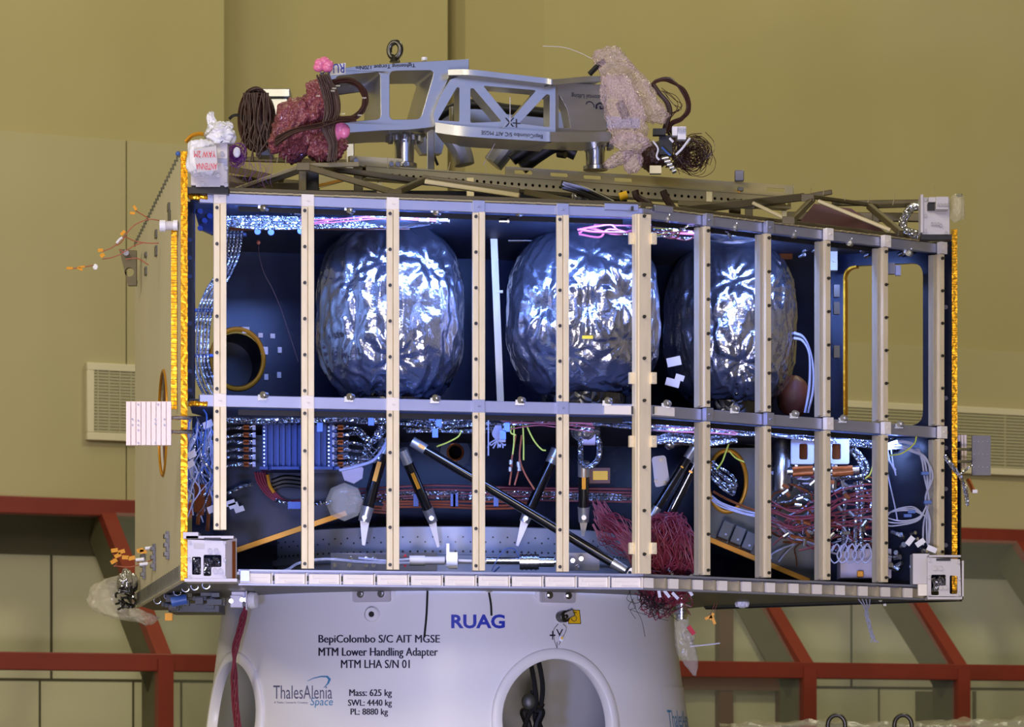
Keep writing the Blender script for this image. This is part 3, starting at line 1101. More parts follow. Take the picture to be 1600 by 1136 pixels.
# middle corner upright: wide, full height, with ears
mb = MB()
cu_ = (UL + UR).normalized()
cn = Vector((cu_.y, -cu_.x, 0))
cc = P(1006, 0, 12.985)
zz0, zz1 = ZB + 0.03, ZT - 0.03
mb.obox(Vector((cc.x, cc.y, (zz0 + zz1) / 2)), cu_ * 0.026, cn * 0.010, UP * ((zz1 - zz0) / 2))
mb.obox(Vector((cc.x, cc.y, (zz0 + zz1) / 2)) - cu_ * 0.031 - cn * 0.010, cu_ * 0.007, cn * 0.016, UP * ((zz1 - zz0) / 2))
mb.obox(Vector((cc.x, cc.y, (zz0 + zz1) / 2)) - cn * 0.024, cu_ * 0.022, cn * 0.014, UP * ((zz1 - zz0) / 2))
cen = mb.build('corner_upright', 'cream', mod, bevel=0.0015, smooth=0, label='wide cream corner upright with small ears')
for py in (373, 591, 690, 857):
    for s in (-1, 1):
        mb = MB()
        c = P(1004 + s * 17, py, 12.985)
        mb.obox(c, cu_ * 0.011, cn * 0.008, UP * 0.022)
        for dz in (-0.011, 0.011):
            mb.cyl(c + UP * dz + cn * 0.007, c + UP * dz + cn * 0.010, 0.004, n=8)
        mb.build('ear', 'cream', cen, bevel=0.002, smooth=0)
for i, py in enumerate((338, 430, 495, 560, 626, 730, 798, 866)):
    b = bpy.data.objects.new('bolt', bolt_src)
    COL.objects.link(b); b.parent = cen
    p = P(1006, py, 12.97) + cn * 0.0
    b.location = p - WLOC[cen.name]
    b.rotation_euler = (0, 0, math.atan2(cu_.y, cu_.x))
# splice plates where uprights cross the rails
for zz, hh in ((ZT - 0.022, 0.024), (ZM, 0.025)):
    for px, f, n, u in [(x, LF, NL, UL) for x in upx_l] + [(x, RF, NR, UR) for x in upx_r]:
        mb = MB()
        c = f(px + (5 if f is RF else 0), 0); c.z = zz
        w = 0.0235 if f is LF else 0.018
        mb.obox(c + n * (0.008 if f is LF else 0.016), u * w, n * (0.008 if f is LF else 0.012), UP * hh)
        mb.obox(c + n * (0.020 if f is LF else 0.031), u * 0.006, n * 0.003, UP * 0.0025)
        mb.build('splice_plate', 'node' if px in (343, 480, 613, 1285, 1375, 1463) else 'rail', mod, bevel=0.0012, smooth=0)
# bright sleeve across the corner upright on the middle rail, and on top
mb = MB()
mb.obox(LF(970, 641) + NL * 0.006, UL * 0.066, NL * 0.005, UP * 0.017)
mb.obox(RF(1035, 643) + NR * 0.006, UR * 0.052, NR * 0.005, UP * 0.017)
mb.build('corner_sleeve', 'node', mod, bevel=0.001, smooth=0)
mb = MB()
for px in (988, 1021):
    mb.box(P(px, 641, 12.965), 0.008, 0.01, 0.03)
    mb.box(P(px, 326, 12.965), 0.010, 0.01, 0.016)
mb.build('sleeve_slots', 'black', mod)
mb = MB()
mb.obox(LF(970, 324) + NL * 0.006, UL * 0.066, NL * 0.005, UP * 0.012)
mb.obox(RF(1035, 327) + NR * 0.006, UR * 0.045, NR * 0.005, UP * 0.012)
mb.build('corner_sleeve', 'rail', mod, bevel=0.001, smooth=0)

# gold wrapped rail ends
for px, py, w, f in ((309, 308, 30, LF), (309, 631, 30, LF), (1479, 384, 14, RF), (1478, 677, 14, RF)):
    c = f(px, py, -0.005)
    u, n = (UL, NL) if f is LF else (UR, NR)
    mb = MB()
    nn = 14
    L = PX(w, c.y) / (1 if f is LF else 0.8)
    mb.tube([c + u * (L * (i / nn - 0.5)) + UP * random.uniform(-0.002, 0.002) for i in range(nn + 1)], 0.012, 8, taper=lambda t: 0.85 + 0.3 * noise.noise(Vector((t * 9, px, 0))))
    mb.build('gold_rail_end', 'gold', mod, smooth=20)

# clips on the middle rail and under the top rail
def clip(px, py, Y, up):
    c = P(px, py, Y)
    mb = MB()
    s = 1 if up else -1
    mb.box(c + UP * (-0.012 * s), 0.034, 0.02, 0.006)
    mb.box(c + UP * (-0.004 * s) + Vector((-0.006, 0, 0)), 0.020, 0.016, 0.018)
    mb.cyl(c + Vector((0.002, -0.012, 0.004 * s)), c + Vector((0.012, 0.012, 0.004 * s)), 0.013, n=14)
    mb.cyl(c + Vector((0.002, -0.018, 0.004 * s)), c + Vector((0.004, -0.012, 0.004 * s)), 0.005, n=8)
    return mb


first = None
for px, py in ((410, 619), (545, 622), (679, 624), (812, 627), (948, 628), (1040, 632), (1147, 640), (1240, 648), (1316, 655), (1404, 664)):
    Y = (LF if px < 1004 else RF)(px, py).y - 0.002
    if first is None:
        first = clip(px, py, Y, True).build('cable_clip', 'steel', mod); base_p = P(px, py, Y); base_o = WLOC[first.name] - base_p
    else:
        spawn(first, 'cable_clip', P(px, py, Y) + base_o, mod)
first = None
for px, py in ((410, 324), (545, 327), (680, 330), (808, 331), (1040, 341), (1145, 354), (1237, 366), (1325, 378), (1418, 394)):
    Y = (LF if px < 1004 else RF)(px, py).y + 0.02
    if first is None:
        first = clip(px, py, Y, False).build('hanging_clip', 'steel', mod); base_o = WLOC[first.name] - P(px, py, Y)
    else:
        spawn(first, 'hanging_clip', P(px, py, Y) + base_o, mod)

# ---- bottom channel with bright pockets
a, c0 = LF(372, 0), Vector((C2.x, C2.y, 0))
b0 = RF(1445, 0)
a.z = b0.z = 0
chn = None
for (p, q, n, u) in ((a, c0, NL, UL), (c0, b0, NR, UR)):
    mb = MB()
    p.z = q.z = 0
    L = (q - p).length
    m_ = (p + q) / 2
    for z, t_ in ((ZB + 0.026, 0.004), (ZB - 0.026, 0.003)):
        mb.obox(Vector((m_.x, m_.y, z)) + n * -0.012, u * (L / 2), n * 0.022, UP * t_)
    mb.obox(Vector((m_.x, m_.y, ZB)) - n * 0.03, u * (L / 2), n * 0.004, UP * 0.026)
    chn = mb.build('bottom_channel', 'rail', mod, smooth=0)
    k = 12
    for i in range(k):
        mb = MB()
        w = L / k
        cx = p + u * (w * (i + 0.5)); cx.z = ZB - 0.003
        if n is NL:
            mb.obox(cx - n * 0.004, u * (w * 0.44), n * 0.003, UP * 0.019)
            mb.obox(cx + n * 0.001 + UP * 0.008, u * (w * 0.34), n * 0.004, UP * 0.004)
            mb.obox(cx + n * 0.001 - UP * 0.009 + u * w * 0.1, u * (w * 0.25), n * 0.005, UP * 0.003)
            mb.obox(cx + u * (w * 0.47), u * 0.002, n * 0.010, UP * 0.021)
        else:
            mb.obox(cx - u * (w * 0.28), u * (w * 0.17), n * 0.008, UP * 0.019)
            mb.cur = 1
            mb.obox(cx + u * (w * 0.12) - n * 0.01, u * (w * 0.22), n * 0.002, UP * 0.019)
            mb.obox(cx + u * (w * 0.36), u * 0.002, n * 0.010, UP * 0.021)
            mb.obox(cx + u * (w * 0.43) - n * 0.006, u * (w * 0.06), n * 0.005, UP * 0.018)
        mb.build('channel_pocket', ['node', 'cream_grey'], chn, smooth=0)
# underside beam at the far corner
mb = MB()
p, q = P(1105, 934, 14.9), P(1500, 930, 14.1)
p.z = q.z = ZB - 0.010
mb.bar(p, q, 0.05, 0.016)
mb.build('underside_beam', 'panel_olive', mod)
mb = MB(); mb.bar(p + UP * -0.010, q + UP * -0.010, 0.03, 0.008); mb.build('underside_edge', 'black', mod)
mb = MB()
for px in (1180, 1270, 1382):
    c = P(px, 938, 14.9 - (px - 1105) * 0.8 / 395)
    mb.box(c, 0.012, 0.03, 0.05)
    for dx in (-0.02, 0.02, 0.04):
        mb.cyl(c + Vector((dx, -0.03, 0.0)), c + Vector((dx + 0.006, -0.01, 0.004)), 0.009, n=10)
mb.build('underside_clips', 'steel', mod)

# slim housings made up for the added blue lights behind the rails
for z, dz in ((3.735, 0.006), (2.975, 0.006)):
    for (x0, y0, u) in ((-0.30, 12.905, UL), (1.02, 13.452, UR)):
        mb = MB(); mb.obox(Vector((x0, y0 - 0.004, z + 0.006)), u * (0.74 if u is UL else 0.6), Vector((-u.y, u.x, 0)) * 0.003, UP * 0.010)
        mb.build('added_lamp_housing', 'black', mod)
# ------------------------------------------------------------------ white conical handling adapter under the module
def CR(z):
    return 0.9457 + (2.379 - z) * 0.125


ZCT = 2.405


def cone_pt(px, py, lift=0.0015):
    k = (px - 800.0) / F
    m = (HZ - py) / F
    R = CR(2.1) + lift
    for _ in range(8):
        # (kY-cx)^2+(Y-cy)^2=R^2
        a = k * k + 1
        b = -2 * (k * RC.x + RC.y)
        c = RC.x ** 2 + RC.y ** 2 - R * R
        disc = max(0.0, b * b - 4 * a * c)
        Y = (-b - math.sqrt(disc)) / (2 * a)
        R = CR(ZC + m * Y) + lift
    return Vector((k * Y, Y, ZC + m * Y))


def cone_dir(th):
    return Vector((math.sin(th), -math.cos(th), 0))


def cone_at(th, z, h=0.0):
    return RC + cone_dir(th) * (CR(z) + h) + UP * z


lha = thing('handling_adapter', 'white conical handling adapter with black lettering and round portholes under the module', 'adapter', (RC.x, RC.y, 0.0))
prof = []
for z in (0.35, 0.6, 1.0, 1.4, 1.6, 1.8, 2.0, 2.2, 2.36, ZCT):
    prof.append((CR(z), z))
inner = [(r - 0.03, z) for r, z in prof][::-1]
mb = MB(); mb.lathe(prof + inner + [prof[0]], RC, 160)
shell = mb.build('cone_shell', 'white', lha, smooth=40)
shell.data.materials.append(M['white_in'])
HOLES = [(math.radians(27.2), 1.837), (math.radians(-62.5), 1.837)]
cuts = []
for th_, z_ in HOLES:
    mbc = MB()
    d = cone_dir(th_)
    mbc.cyl(RC + d * 0.6 + UP * (z_ - 0.0), RC + d * 1.4 + UP * z_, 0.250, n=64)
    co = mbc.build('cutter', 'white', None)
    md = shell.modifiers.new('hole', 'BOOLEAN')
    md.operation = 'DIFFERENCE'
    md.solver = 'EXACT'
    md.object = co
    cuts.append(co)
bpy.context.view_layer.update()
me = bpy.data.meshes.new_from_object(shell.evaluated_get(bpy.context.evaluated_depsgraph_get()))
shell.modifiers.clear()
shell.data = me
for co in cuts:
    bpy.data.objects.remove(co)
me.polygons.foreach_set('use_smooth', [True] * len(me.polygons))
me.set_sharp_from_angle(angle=math.radians(30))
for p in me.polygons:                     # inside of the shell is painted grey
    c = p.center + WLOC[shell.name]
    rad = math.hypot(c.x - RC.x, c.y - RC.y)
    nrm = p.normal.x * (c.x - RC.x) + p.normal.y * (c.y - RC.y)
    p.material_index = 1 if (nrm < 0 and rad < CR(c.z) - 0.02) else 0
for th_, z_ in HOLES:
    mb = MB()
    profr = [(0.246, -0.03), (0.246, 0.008), (0.250, 0.012), (0.284, 0.012), (0.289, 0.008), (0.291, -0.004)]
    n = 72
    vs_ = []
    for r, h in profr:
        for i in range(n):
            a = 2 * math.pi * i / n
            z = z_ + r * math.sin(a)
            vs_.append(cone_at(th_ + r * math.cos(a) / CR(z_), z, h))
    mb.add(vs_, [(j * n + i, j * n + (i + 1) % n, (j + 1) * n + (i + 1) % n, (j + 1) * n + i) for j in range(len(profr) - 1) for i in range(n)])
    mb.build('porthole_rim', 'white', lha, smooth=50)
mb = MB(); mb.lathe([(0.9, 2.405), (0.9, 2.43), (0.80, 2.43), (0.80, 2.405)], RC, 96); mb.build('top_flange', 'alu', lha)
mb = MB(); mb.lathe([(1.1, 0.30), (1.34, 0.30), (1.34, 0.36), (1.1, 0.36), (1.1, 0.30)], RC, 96); mb.build('base_flange', 'alu', lha)
for i in range(6):
    a = math.pi / 6 + i * math.pi / 3
    d = Vector((math.cos(a), math.sin(a), 0))
    mb = MB(); mb.cyl(RC + d * 1.22, RC + d * 1.22 + UP * 0.3, 0.06); mb.build('foot', 'steel_dark', lha)


def cone_text(name, body, x0, x1, y0, y1, m, bold=0.0, shear=0.0, parent=None):
    mb = text_mb(body, lambda u, v: cone_pt(u + shear * (v + y1), -v), 1.0, bold, fit=(x0, x1, -y1, -y0))
    return mb.build(name, m, parent or lha, smooth=0)


cone_text('lettering', 'BepiColombo S/C AIT MGSE', 498, 687, 992, 1008, 'ink', 0.03)
cone_text('lettering', 'MTM Lower Handling Adapter', 498, 684, 1012, 1029, 'ink', 0.03)
cone_text('lettering', 'MTM LHA S/N 01', 533, 640, 1031, 1044, 'ink', 0.03)
cone_text('maker_lettering', 'RUAG', 705, 789, 960, 982, 'blue_ink', 0.09)
cone_text('maker_lettering', 'ThalesAlenia', 427, 519, 1071, 1092, 'ink_grey', 0.0)
cone_text('maker_lettering', 'Space', 484, 519, 1090, 1106, 'teal_ink', 0.0, 0.15)
cone_text('small_lettering', 'A Thales / Leonardo Company', 428, 481, 1096, 1100, 'ink_grey')
cone_text('lettering', 'Mass: 625 kg', 546, 612, 1077, 1091, 'ink', 0.03)
cone_text('lettering', 'SWL: 4440 kg', 544, 612, 1093, 1106, 'ink', 0.03)
cone_text('lettering', 'PL: 8880 kg', 548, 606, 1107, 1120, 'ink', 0.03)
cone_text('axis_lettering', '+Y', 859, 880, 983, 1003, 'ink', 0.0)
mb = MB()                                        # swoosh over the maker lettering
top = [(480, 1064), (490, 1059), (502, 1056), (512, 1056), (517, 1061), (514, 1068), (506, 1075)]
bot = [(480, 1064.6), (490, 1060.4), (502, 1058), (510, 1058.4), (513, 1062), (511, 1068), (505, 1075)]
mb.add([cone_pt(*p) for p in top] + [cone_pt(*p) for p in bot], [(i, i + 1, 7 + i + 1, 7 + i) for i in range(6)])
mb.build('maker_swoosh', 'teal_ink', lha, smooth=0)
# white label plate with the same lettering on the far side of the cone
mb = MB()
n = 14
vs_ = [cone_at(math.radians(61.5 + 34 * i / n), z, 0.004) for z in (1.70, 1.985) for i in range(n + 1)]
mb.add(vs_, [(i, i + 1, n + 2 + i, n + 1 + i) for i in range(n)])
lp = mb.build('label_plate', 'white', lha, smooth=60)
mbt = text_mb('ThalesAlenia', lambda u, v: cone_at(math.radians(63.8) + u, v, 0.0056), 1, 0.0, fit=(0, math.radians(21), 1.815, 1.886))
mbt.build('maker_lettering', 'teal_ink', lp, smooth=0)

# brackets, bosses and pegs along the top of the cone
def cone_frame(px, py):
    p = cone_pt(px, py, 0)
    nrm = Vector((p.x - RC.x, p.y - RC.y, 0)).normalized()
    return p, nrm, UP.cross(nrm)


for x0, x1, y0, y1 in ((553, 612, 913, 941), (842, 896, 916, 942)):
    p, n_, u_ = cone_frame((x0 + x1) / 2, (y0 + y1) / 2)
    w, h = PX((x1 - x0) / 2, p.y) / abs(u_.x), PX((y1 - y0) / 2, p.y)
    mb = MB()
    mb.plate(rounded([p + n_ * 0.02 + u_ * (a * w) + UP * (b * h) for a, b in ((-1, -1), (1, -1), (1, 1), (-1, 1))], 0.012, 4), [], 0.018, n_)
    br = mb.build('mounting_plate', 'bracket', lha, smooth=30)
    mb = MB()
    for s in (-0.55, 0.55):
        q = p + n_ * 0.02 + u_ * (s * w) - UP * 0.004
        mb.cyl(q, q + n_ * 0.006, 0.015, n=18); mb.cyl(q + n_ * 0.006, q + n_ * 0.014, 0.008, n=6)
    mb.build('plate_bolts', 'steel', br)
    mb = MB()
    mb.plate(rounded([p + n_ * 0.003 + u_ * (a * (w + 0.018)) + UP * (b * h * 0.7) for a, b in ((-1, -1), (1, -1), (1, 1), (-1, 1))], 0.02, 5), [], 0.01, n_)
    mb.build('boss_pad', 'white', br, smooth=30)
p, n_, u_ = cone_frame(582, 960)
mb = MB(); mb.lathe([(0.032, -0.01), (0.032, 0.006), (0.026, 0.014), (0.012, 0.014), (0.011, 0.0), (0.0005, 0.0)], p, 28, axis=n_); mb.build('boss', 'white', lha, smooth=40)
mb = MB(); mb.cyl(p + n_ * 0.002, p + n_ * 0.016, 0.0105, n=16); mb.build('boss_plug', 'steel_dark', lha)
p, n_, u_ = cone_frame(876, 964)
mb = MB(); mb.cyl(p - n_ * 0.005, p + n_ * 0.04, 0.023, n=18); mb.bar(p + n_ * 0.03, p + n_ * 0.045 + u_ * 0.034 + UP * 0.018, 0.022, 0.03); mb.cyl(p + n_ * 0.04, p + n_ * 0.05, 0.009, n=10)
mb.build('locking_lever', 'steel_dark', lha, bevel=0.003)
mb = MB(); q = cone_pt(870, 983, 0.004)
mb.tube(spline([cone_pt(872, 975, 0.02), cone_pt(865, 985, 0.006), cone_pt(866, 1000, 0.004), cone_pt(870, 1012, 0.003)]), 0.0012, 5)
mb.tube(spline([cone_pt(880, 975, 0.02), cone_pt(885, 982, 0.006), cone_pt(880, 995, 0.004), cone_pt(873, 1008, 0.004)]), 0.0012, 5)
mb.build('lanyard', 'steel_dark', lha)
mb = MB(); mb.tube([cone_pt(870.5, y, 0.002) for y in (1003, 1008, 1014)], 0.0012, 5); mb.build('axis_mark', 'ink', lha)
mb = MB(); mb.blob(cone_pt(877, 998, 0.006), 0.011, 0.004, 0.013, nu=14, nv=8); mb.build('tag_drop', 'white_film', lha)
mb = MB(); mb.blob(cone_pt(878, 997, 0.012), 0.0045, 0.003, 0.006, nu=10, nv=8); mb.build('tag_dot', 'yellow', lha)
# yellow sticker with a black hook mark
mb = MB(); mb.add([cone_pt(x, y, 0.002) for x, y in ((888, 954), (905, 954), (907, 974), (889, 974))], [(0, 1, 2, 3)]); mb.add([cone_pt(x, y, 0.0012) for x, y in ((887, 953), (906, 953), (908, 975), (888, 975))], [(0, 1, 2, 3)])
mb.mi[1] = 1; mb.build('lifting_sticker', ['yellow', 'black'], lha, smooth=0)
mb = MB()
mb.tube([cone_pt(x, y, 0.003) for x, y in ((892, 957), (901, 957))], 0.0012, 5)
mb.tube([cone_pt(x, y, 0.003) for x, y in ((897, 957), (898, 962), (901, 965), (900.5, 969), (897, 971), (893.5, 969), (893, 966))], 0.0014, 5)
mb.build('hook_mark', 'ink', lha)
for x0, y0, x1, y1 in ((668, 921, 663, 996), (764, 926, 768, 962)):
    mb = MB(); mb.tube(spline([cone_pt(x0, y0, 0.012), cone_pt((x0 + x1) / 2 + 1, (y0 + y1) / 2, 0.006), cone_pt(x1, y1, 0.005)]), 0.0042, 8)
    mb.build('black_strap', 'black', lha)
mb = MB(); p, n_, u_ = cone_frame(763, 920); mb.cyl(p, p + n_ * 0.03, 0.017, n=8); mb.cyl(p + n_ * 0.03, p + n_ * 0.036, 0.010, n=6); mb.build('strap_bolt', 'steel', lha)
# corner bracket with white knob near the side panel
p = P(398, 0, 13.75)
mb = MB()
mb.box(P(380, 925, 13.62), 0.09, 0.06, 0.05); mb.box(P(370, 940, 13.60), 0.05, 0.04, 0.05); mb.box(P(386, 934, 13.55), 0.006, 0.08, 0.10)
cb = mb.build('corner_fitting', 'bracket', lha, bevel=0.002)
mb = MB(); mb.lathe([(0.03, 0), (0.036, 0.01), (0.03, 0.03), (0.001, 0.034)], P(389, 938, 13.56), 24, axis=(1, -0.25, 0)); mb.build('white_knob', 'white', cb, smooth=50)
mb = MB()
for x, y in ((361, 939), (378, 937), (384, 937)):
    mb.cyl(P(x, y, 13.58), P(x, y, 13.55), 0.009, n=10)
mb.build('fitting_bolts', 'steel', cb)

# things hanging at the cone
t = thing('hanging_cable', 'dark red braided cable hanging in front of the narrow porthole of the white cone', 'cable', P(372, 1180, 13.5))
mb = MB()
random.seed(8)
for k in range(7):
    ph = k * 0.9
    pts = [(384, 948), (380, 965), (375, 985), (368, 1010), (366, 1032), (366, 1060), (367, 1090), (369, 1115), (372, 1140), (374, 1180)]
    q = []
    for i, (x, y) in enumerate(pts):
        wv = 4.5 if i not in (0, 4) else 1.5
        q.append(P(x + wv * math.sin(ph + i * 1.1), y, 13.78 + 0.012 * math.cos(ph + i * 1.1)))
    mb.tube(spline(q, 6), 0.0042, 6)
mb.build('strands', 'red_wire', t)
t = thing('cable_group', 'black cables and branch connector hanging inside the round porthole of the white cone', 'cable', P(850, 1136, 14.3))
mb = MB()
for k, pts in enumerate([[(826, 1020), (832, 1050), (836, 1075), (838, 1095), (834, 1110)], [(838, 1020), (845, 1050), (848, 1075), (846, 1100)], [(832, 1078), (836, 1100), (826, 1118), (818, 1140)], [(834, 1108), (846, 1112), (840, 1130), (836, 1150)], [(830, 1110), (818, 1112), (824, 1130), (830, 1150)], [(846, 1098), (838, 1120), (848, 1150)]]):
    mb.tube(spline([P(x, y, 14.25 + 0.02 * k) for x, y in pts]), 0.010 if k < 3 else 0.016, 8)
mb.build('black_cables', 'black', t)
mb = MB(); mb.blob(P(826, 1096, 14.24), 0.03, 0.01, 0.035, nu=12, nv=8); mb.build('tape_flag', 'panel_olive', t)
# ------------------------------------------------------------------ tanks wrapped in silver foil
def crinkle(seed, amp=1.0, stars=(), folds=0.0):
    off = Vector((seed * 7.3, seed * 3.1, seed * 5.7))

    def fn(d, th, ph):
        w = d + 0.18 * noise.noise_vector(d * 2.3 + off)
        s = Vector((w.x * 3.2, w.y * 3.2, w.z * 1.5)) + off
        k = 1.02 - amp * 0.055 * abs(noise.noise(s))
        k -= amp * 0.030 * abs(noise.noise(Vector((w.x * 7, w.y * 7, w.z * 3.0)) - off))
        k -= amp * 0.014 * abs(noise.noise(w * 14 + off))
        k += amp * 0.010 * noise.noise(w * 3 - off)
        if abs(ph) < 1.5 and folds >= 0:                  # lower sheet tucked over the upper one, gathered below the seam
            lo = 1 / (1 + math.exp((d.z + 0.08) * 90))
            k += 0.010 * lo + 0.007 * lo * math.sin(th * 34 + 4 * noise.noise(d * 4 + off)) * math.exp(-((d.z + 0.2) / 0.16) ** 2)
        if folds:
            k += folds * math.sin(th * 22 + 3 * noise.noise(d * 3 + off)) * math.exp(-(ph / 0.7) ** 2)
        for (sx, sz, m, a) in stars:
            # direction of a tie-down point on the side facing us
            dx, dz = d.x - sx, d.z - sz
            r = math.hypot(dx, dz)
            if d.y < 0 and r < 0.75:
                an = math.atan2(dz, dx)
                k += a * (0.55 * abs(math.sin(an * m * 0.5 + seed + 1.2 * noise.noise(d * 3 + off))) * math.exp(-((r - 0.20) / 0.22) ** 2) - 0.9 * math.exp(-(r / 0.12) ** 2))
        return k
    return fn


def tank(px0, px1, py0, py1, Y, seed, label, stars=(), folds=0.0, amp=1.0):
    c = P((px0 + px1) / 2, (py0 + py1) / 2, Y)
    rx, rz = PX((px1 - px0) / 2, Y), PX((py1 - py0) / 2, Y)
    t = thing('propellant_tank', label, 'fuel tank', (c.x, c.y, c.z - rz), 'foil wrapped tanks on the middle deck')
    mb = MB()
    mb.blob(c, rx * 0.985, rx * 0.95, rz * 0.985, crinkle(seed, amp, stars, folds), 220, 130, ex=0.72)
    body = mb.build('foil_wrap', 'foil', t, smooth=180)
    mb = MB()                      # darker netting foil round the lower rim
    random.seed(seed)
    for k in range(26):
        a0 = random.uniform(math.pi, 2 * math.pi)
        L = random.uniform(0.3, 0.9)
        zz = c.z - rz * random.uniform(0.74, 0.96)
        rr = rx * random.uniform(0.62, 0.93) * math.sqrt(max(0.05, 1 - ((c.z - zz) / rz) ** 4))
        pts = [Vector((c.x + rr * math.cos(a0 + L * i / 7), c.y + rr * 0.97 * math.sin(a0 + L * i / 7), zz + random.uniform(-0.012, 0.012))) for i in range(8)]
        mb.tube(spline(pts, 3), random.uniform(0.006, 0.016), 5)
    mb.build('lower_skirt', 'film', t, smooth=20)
    mb = MB()
    mb.lathe([(rx * 0.5, 0), (rx * 0.55, -0.0), (rx * 0.55, -(c.z - rz * 0.93 - ZM - 0.009)), (rx * 0.5, -(c.z - rz * 0.93 - ZM - 0.009))], Vector((c.x, c.y, c.z - rz * 0.93)), 40)
    mb.build('support_ring', 'film', t)
    mb = MB()
    mb.cyl((c.x, c.y, c.z + rz * 0.95), (c.x, c.y, c.z + rz + 0.05), 0.018, n=14); mb.cyl((c.x, c.y, c.z + rz + 0.015), (c.x, c.y, c.z + rz + 0.03), 0.03, n=14)
    mb.build('filler_neck', 'steel', t)
    return t, body, c, rx, rz


t1, b1, *_ = tank(494, 727, 348, 636, 13.55, 3, 'silver foil wrapped tank with crumpled film, nearest the white side panel', folds=0.008, amp=1.1, stars=((-0.45, -0.25, 9, 0.05), (-0.1, 0.5, 9, 0.05), (0.55, 0.45, 9, 0.04), (0.1, -0.55, 9, 0.05), (-0.5, 0.3, 9, 0.04)))
t2, b2, *_ = tank(791, 1033, 358, 628, 13.62, 5, 'shiny silver foil wrapped tank in the middle bay with star creases', stars=((-0.50, 0.0, 11, 0.07), (0.05, 0.02, 10, 0.08), (0.48, 0.14, 10, 0.07), (0.50, -0.40, 9, 0.05), (-0.2, -0.55, 9, 0.04), (0.1, 0.62, 9, 0.05)), amp=0.85)
t3, b3, *_ = tank(1036, 1246, 374, 640, 14.12, 9, 'silver foil wrapped tank farthest from the white side panel, beside the cut-out panel', stars=((-0.35, -0.1, 9, 0.06), (0.3, -0.12, 10, 0.06), (0.0, 0.45, 9, 0.05), (0.55, 0.3, 9, 0.04), (0.1, -0.55, 9, 0.05)), amp=1.1)
mb = MB(); mb.box(P(918, 527, 13.29), 0.042, 0.004, 0.012); mb.build('yellow_label', 'yellow', t2)
for px, py, w, h, r, lab in ((1053, 565, 22, 14, 0.2, 'pale grey tape patch between the middle and far foil tanks, topmost of three'),
                             (1062, 590, 14, 9, -0.3, 'smallest pale grey tape patch between the middle and far foil tanks'),
                             (1051, 598, 22, 12, -0.25, 'pale grey tape patch between the middle and far foil tanks, lowest of three')):
    c = P(px, py, 13.62)
    u = Vector((math.cos(r), 0, math.sin(r)))
    mb = MB(); mb.obox(c, u * PX(w / 2, 13.6), Vector((0, 0.002, 0)), Vector((-u.z, 0, u.x)) * PX(h / 2, 13.6))
    tag(mb.build('tape_patch', 'paper'), lab, 'tape', 'tape patches between the foil tanks')
# far foil covered domes just below the top deck
for (px0, px1, py0, py1, Y, lab) in ((545, 690, 326, 356, 13.0, 'blue-grey foil dome under the top rail above the tank nearest the side panel'), (1100, 1190, 354, 380, 13.52, 'pale foil dome under the top rail above the farthest tank')):
    c = P((px0 + px1) / 2, (py0 + py1) / 2, Y)
    mb = MB()
    mb.blob(c, PX((px1 - px0) / 2, Y), 0.07, PX((py1 - py0) / 2, Y), crinkle(px0 * 0.01, 1.2), 80, 40)
    tag(mb.build('foil_dome', 'foil', smooth=180), lab, 'foil cover')


# ------------------------------------------------------------------ wires and harnesses
def wire(mb, pts, r, Y=None, wob=0.0, n=6, k=7):
    q = []
    for p in pts:
        y = p[2] if len(p) > 2 else Y
        v = P(p[0], p[1], y)
        if wob:
            v = v + Vector((random.uniform(-wob, wob), random.uniform(-wob, wob), random.uniform(-wob, wob)))
        q.append(v)
    mb.tube(spline(q, k), r, n)


def part_of(t, name, m, mb, smooth=40, label=None):
    return mb.build(name, m, t, smooth=smooth, label=label)


random.seed(21)
# arc of pale cables beside the first upright
t = thing('cable_arc', 'arc of five pale lavender cables tied in blue behind the first upright', 'cable', P(312, 625, 13.35))
for k in range(5):
    mb = MB()
    d = k * 7.0
    wire(mb, [(360 + d * 0.7, 318), (357 + d * 0.8, 345), (352 + d * 0.8, 390), (340 + d * 0.8, 425), (322 + d * 0.8, 455), (309 + d * 0.75, 490), (303 + d * 0.8, 530), (303 + d * 0.8, 565), (309 + d * 0.9, 595), (320 + d, 618), (336 + d, 640)], 0.0052, 13.30 + 0.012 * (k % 2), n=8)
    part_of(t, 'cable', 'foil_wire', mb, 60)
for px, py, w in ((368, 367, 34), (316, 485, 32), (318, 556, 34)):
    mb = MB(); c = P(px, py, 13.35); mb.box(c, PX(w, 13.35), 0.034, 0.010); part_of(t, 'cable_tie', 'blue_wire', mb)

# bundle along the top of the upper bay
t = thing('foil_harness', 'silver foil harness along the top of the bay between the first uprights', 'cable harness', P(520, 356, 12.96))
mb = MB()
for k in range(7):
    wire(mb, [(352, 338 + k * 2.4), (400, 340 + k * 2.5 + random.uniform(-3, 3)), (450, 338 + k * 3), (520, 339 + k * 2.6 + random.uniform(-3, 3)), (580, 340 + k * 2.4), (640, 334 + k * 2), (690, 342 + k)], 0.006, 12.96 + 0.004 * k, 0.004)
part_of(t, 'foil_strands', 'foil_wire', mb)
mb = MB()
for k in range(3):
    wire(mb, [(470, 345 + k * 4), (540, 340 + k * 3), (600, 337 + k * 3), (680, 341 + k * 2)], 0.003, 12.94, 0.004)
part_of(t, 'red_strands', 'red_wire', mb)
mb = MB()
for px, py in ((385, 322), (440, 330), (447, 322), (460, 333), (530, 330), (655, 345), (687, 345), (780, 346), (740, 346), (655, 338), (610, 338)):
    c = P(px, py, 12.93); mb.cyl(c, c + Vector((0.03, 0, 0)), 0.008, n=10); mb.cyl(c + Vector((0.03, 0, 0)), c + Vector((0.038, 0, 0)), 0.013, n=10)
part_of(t, 'connectors', 'steel', mb)
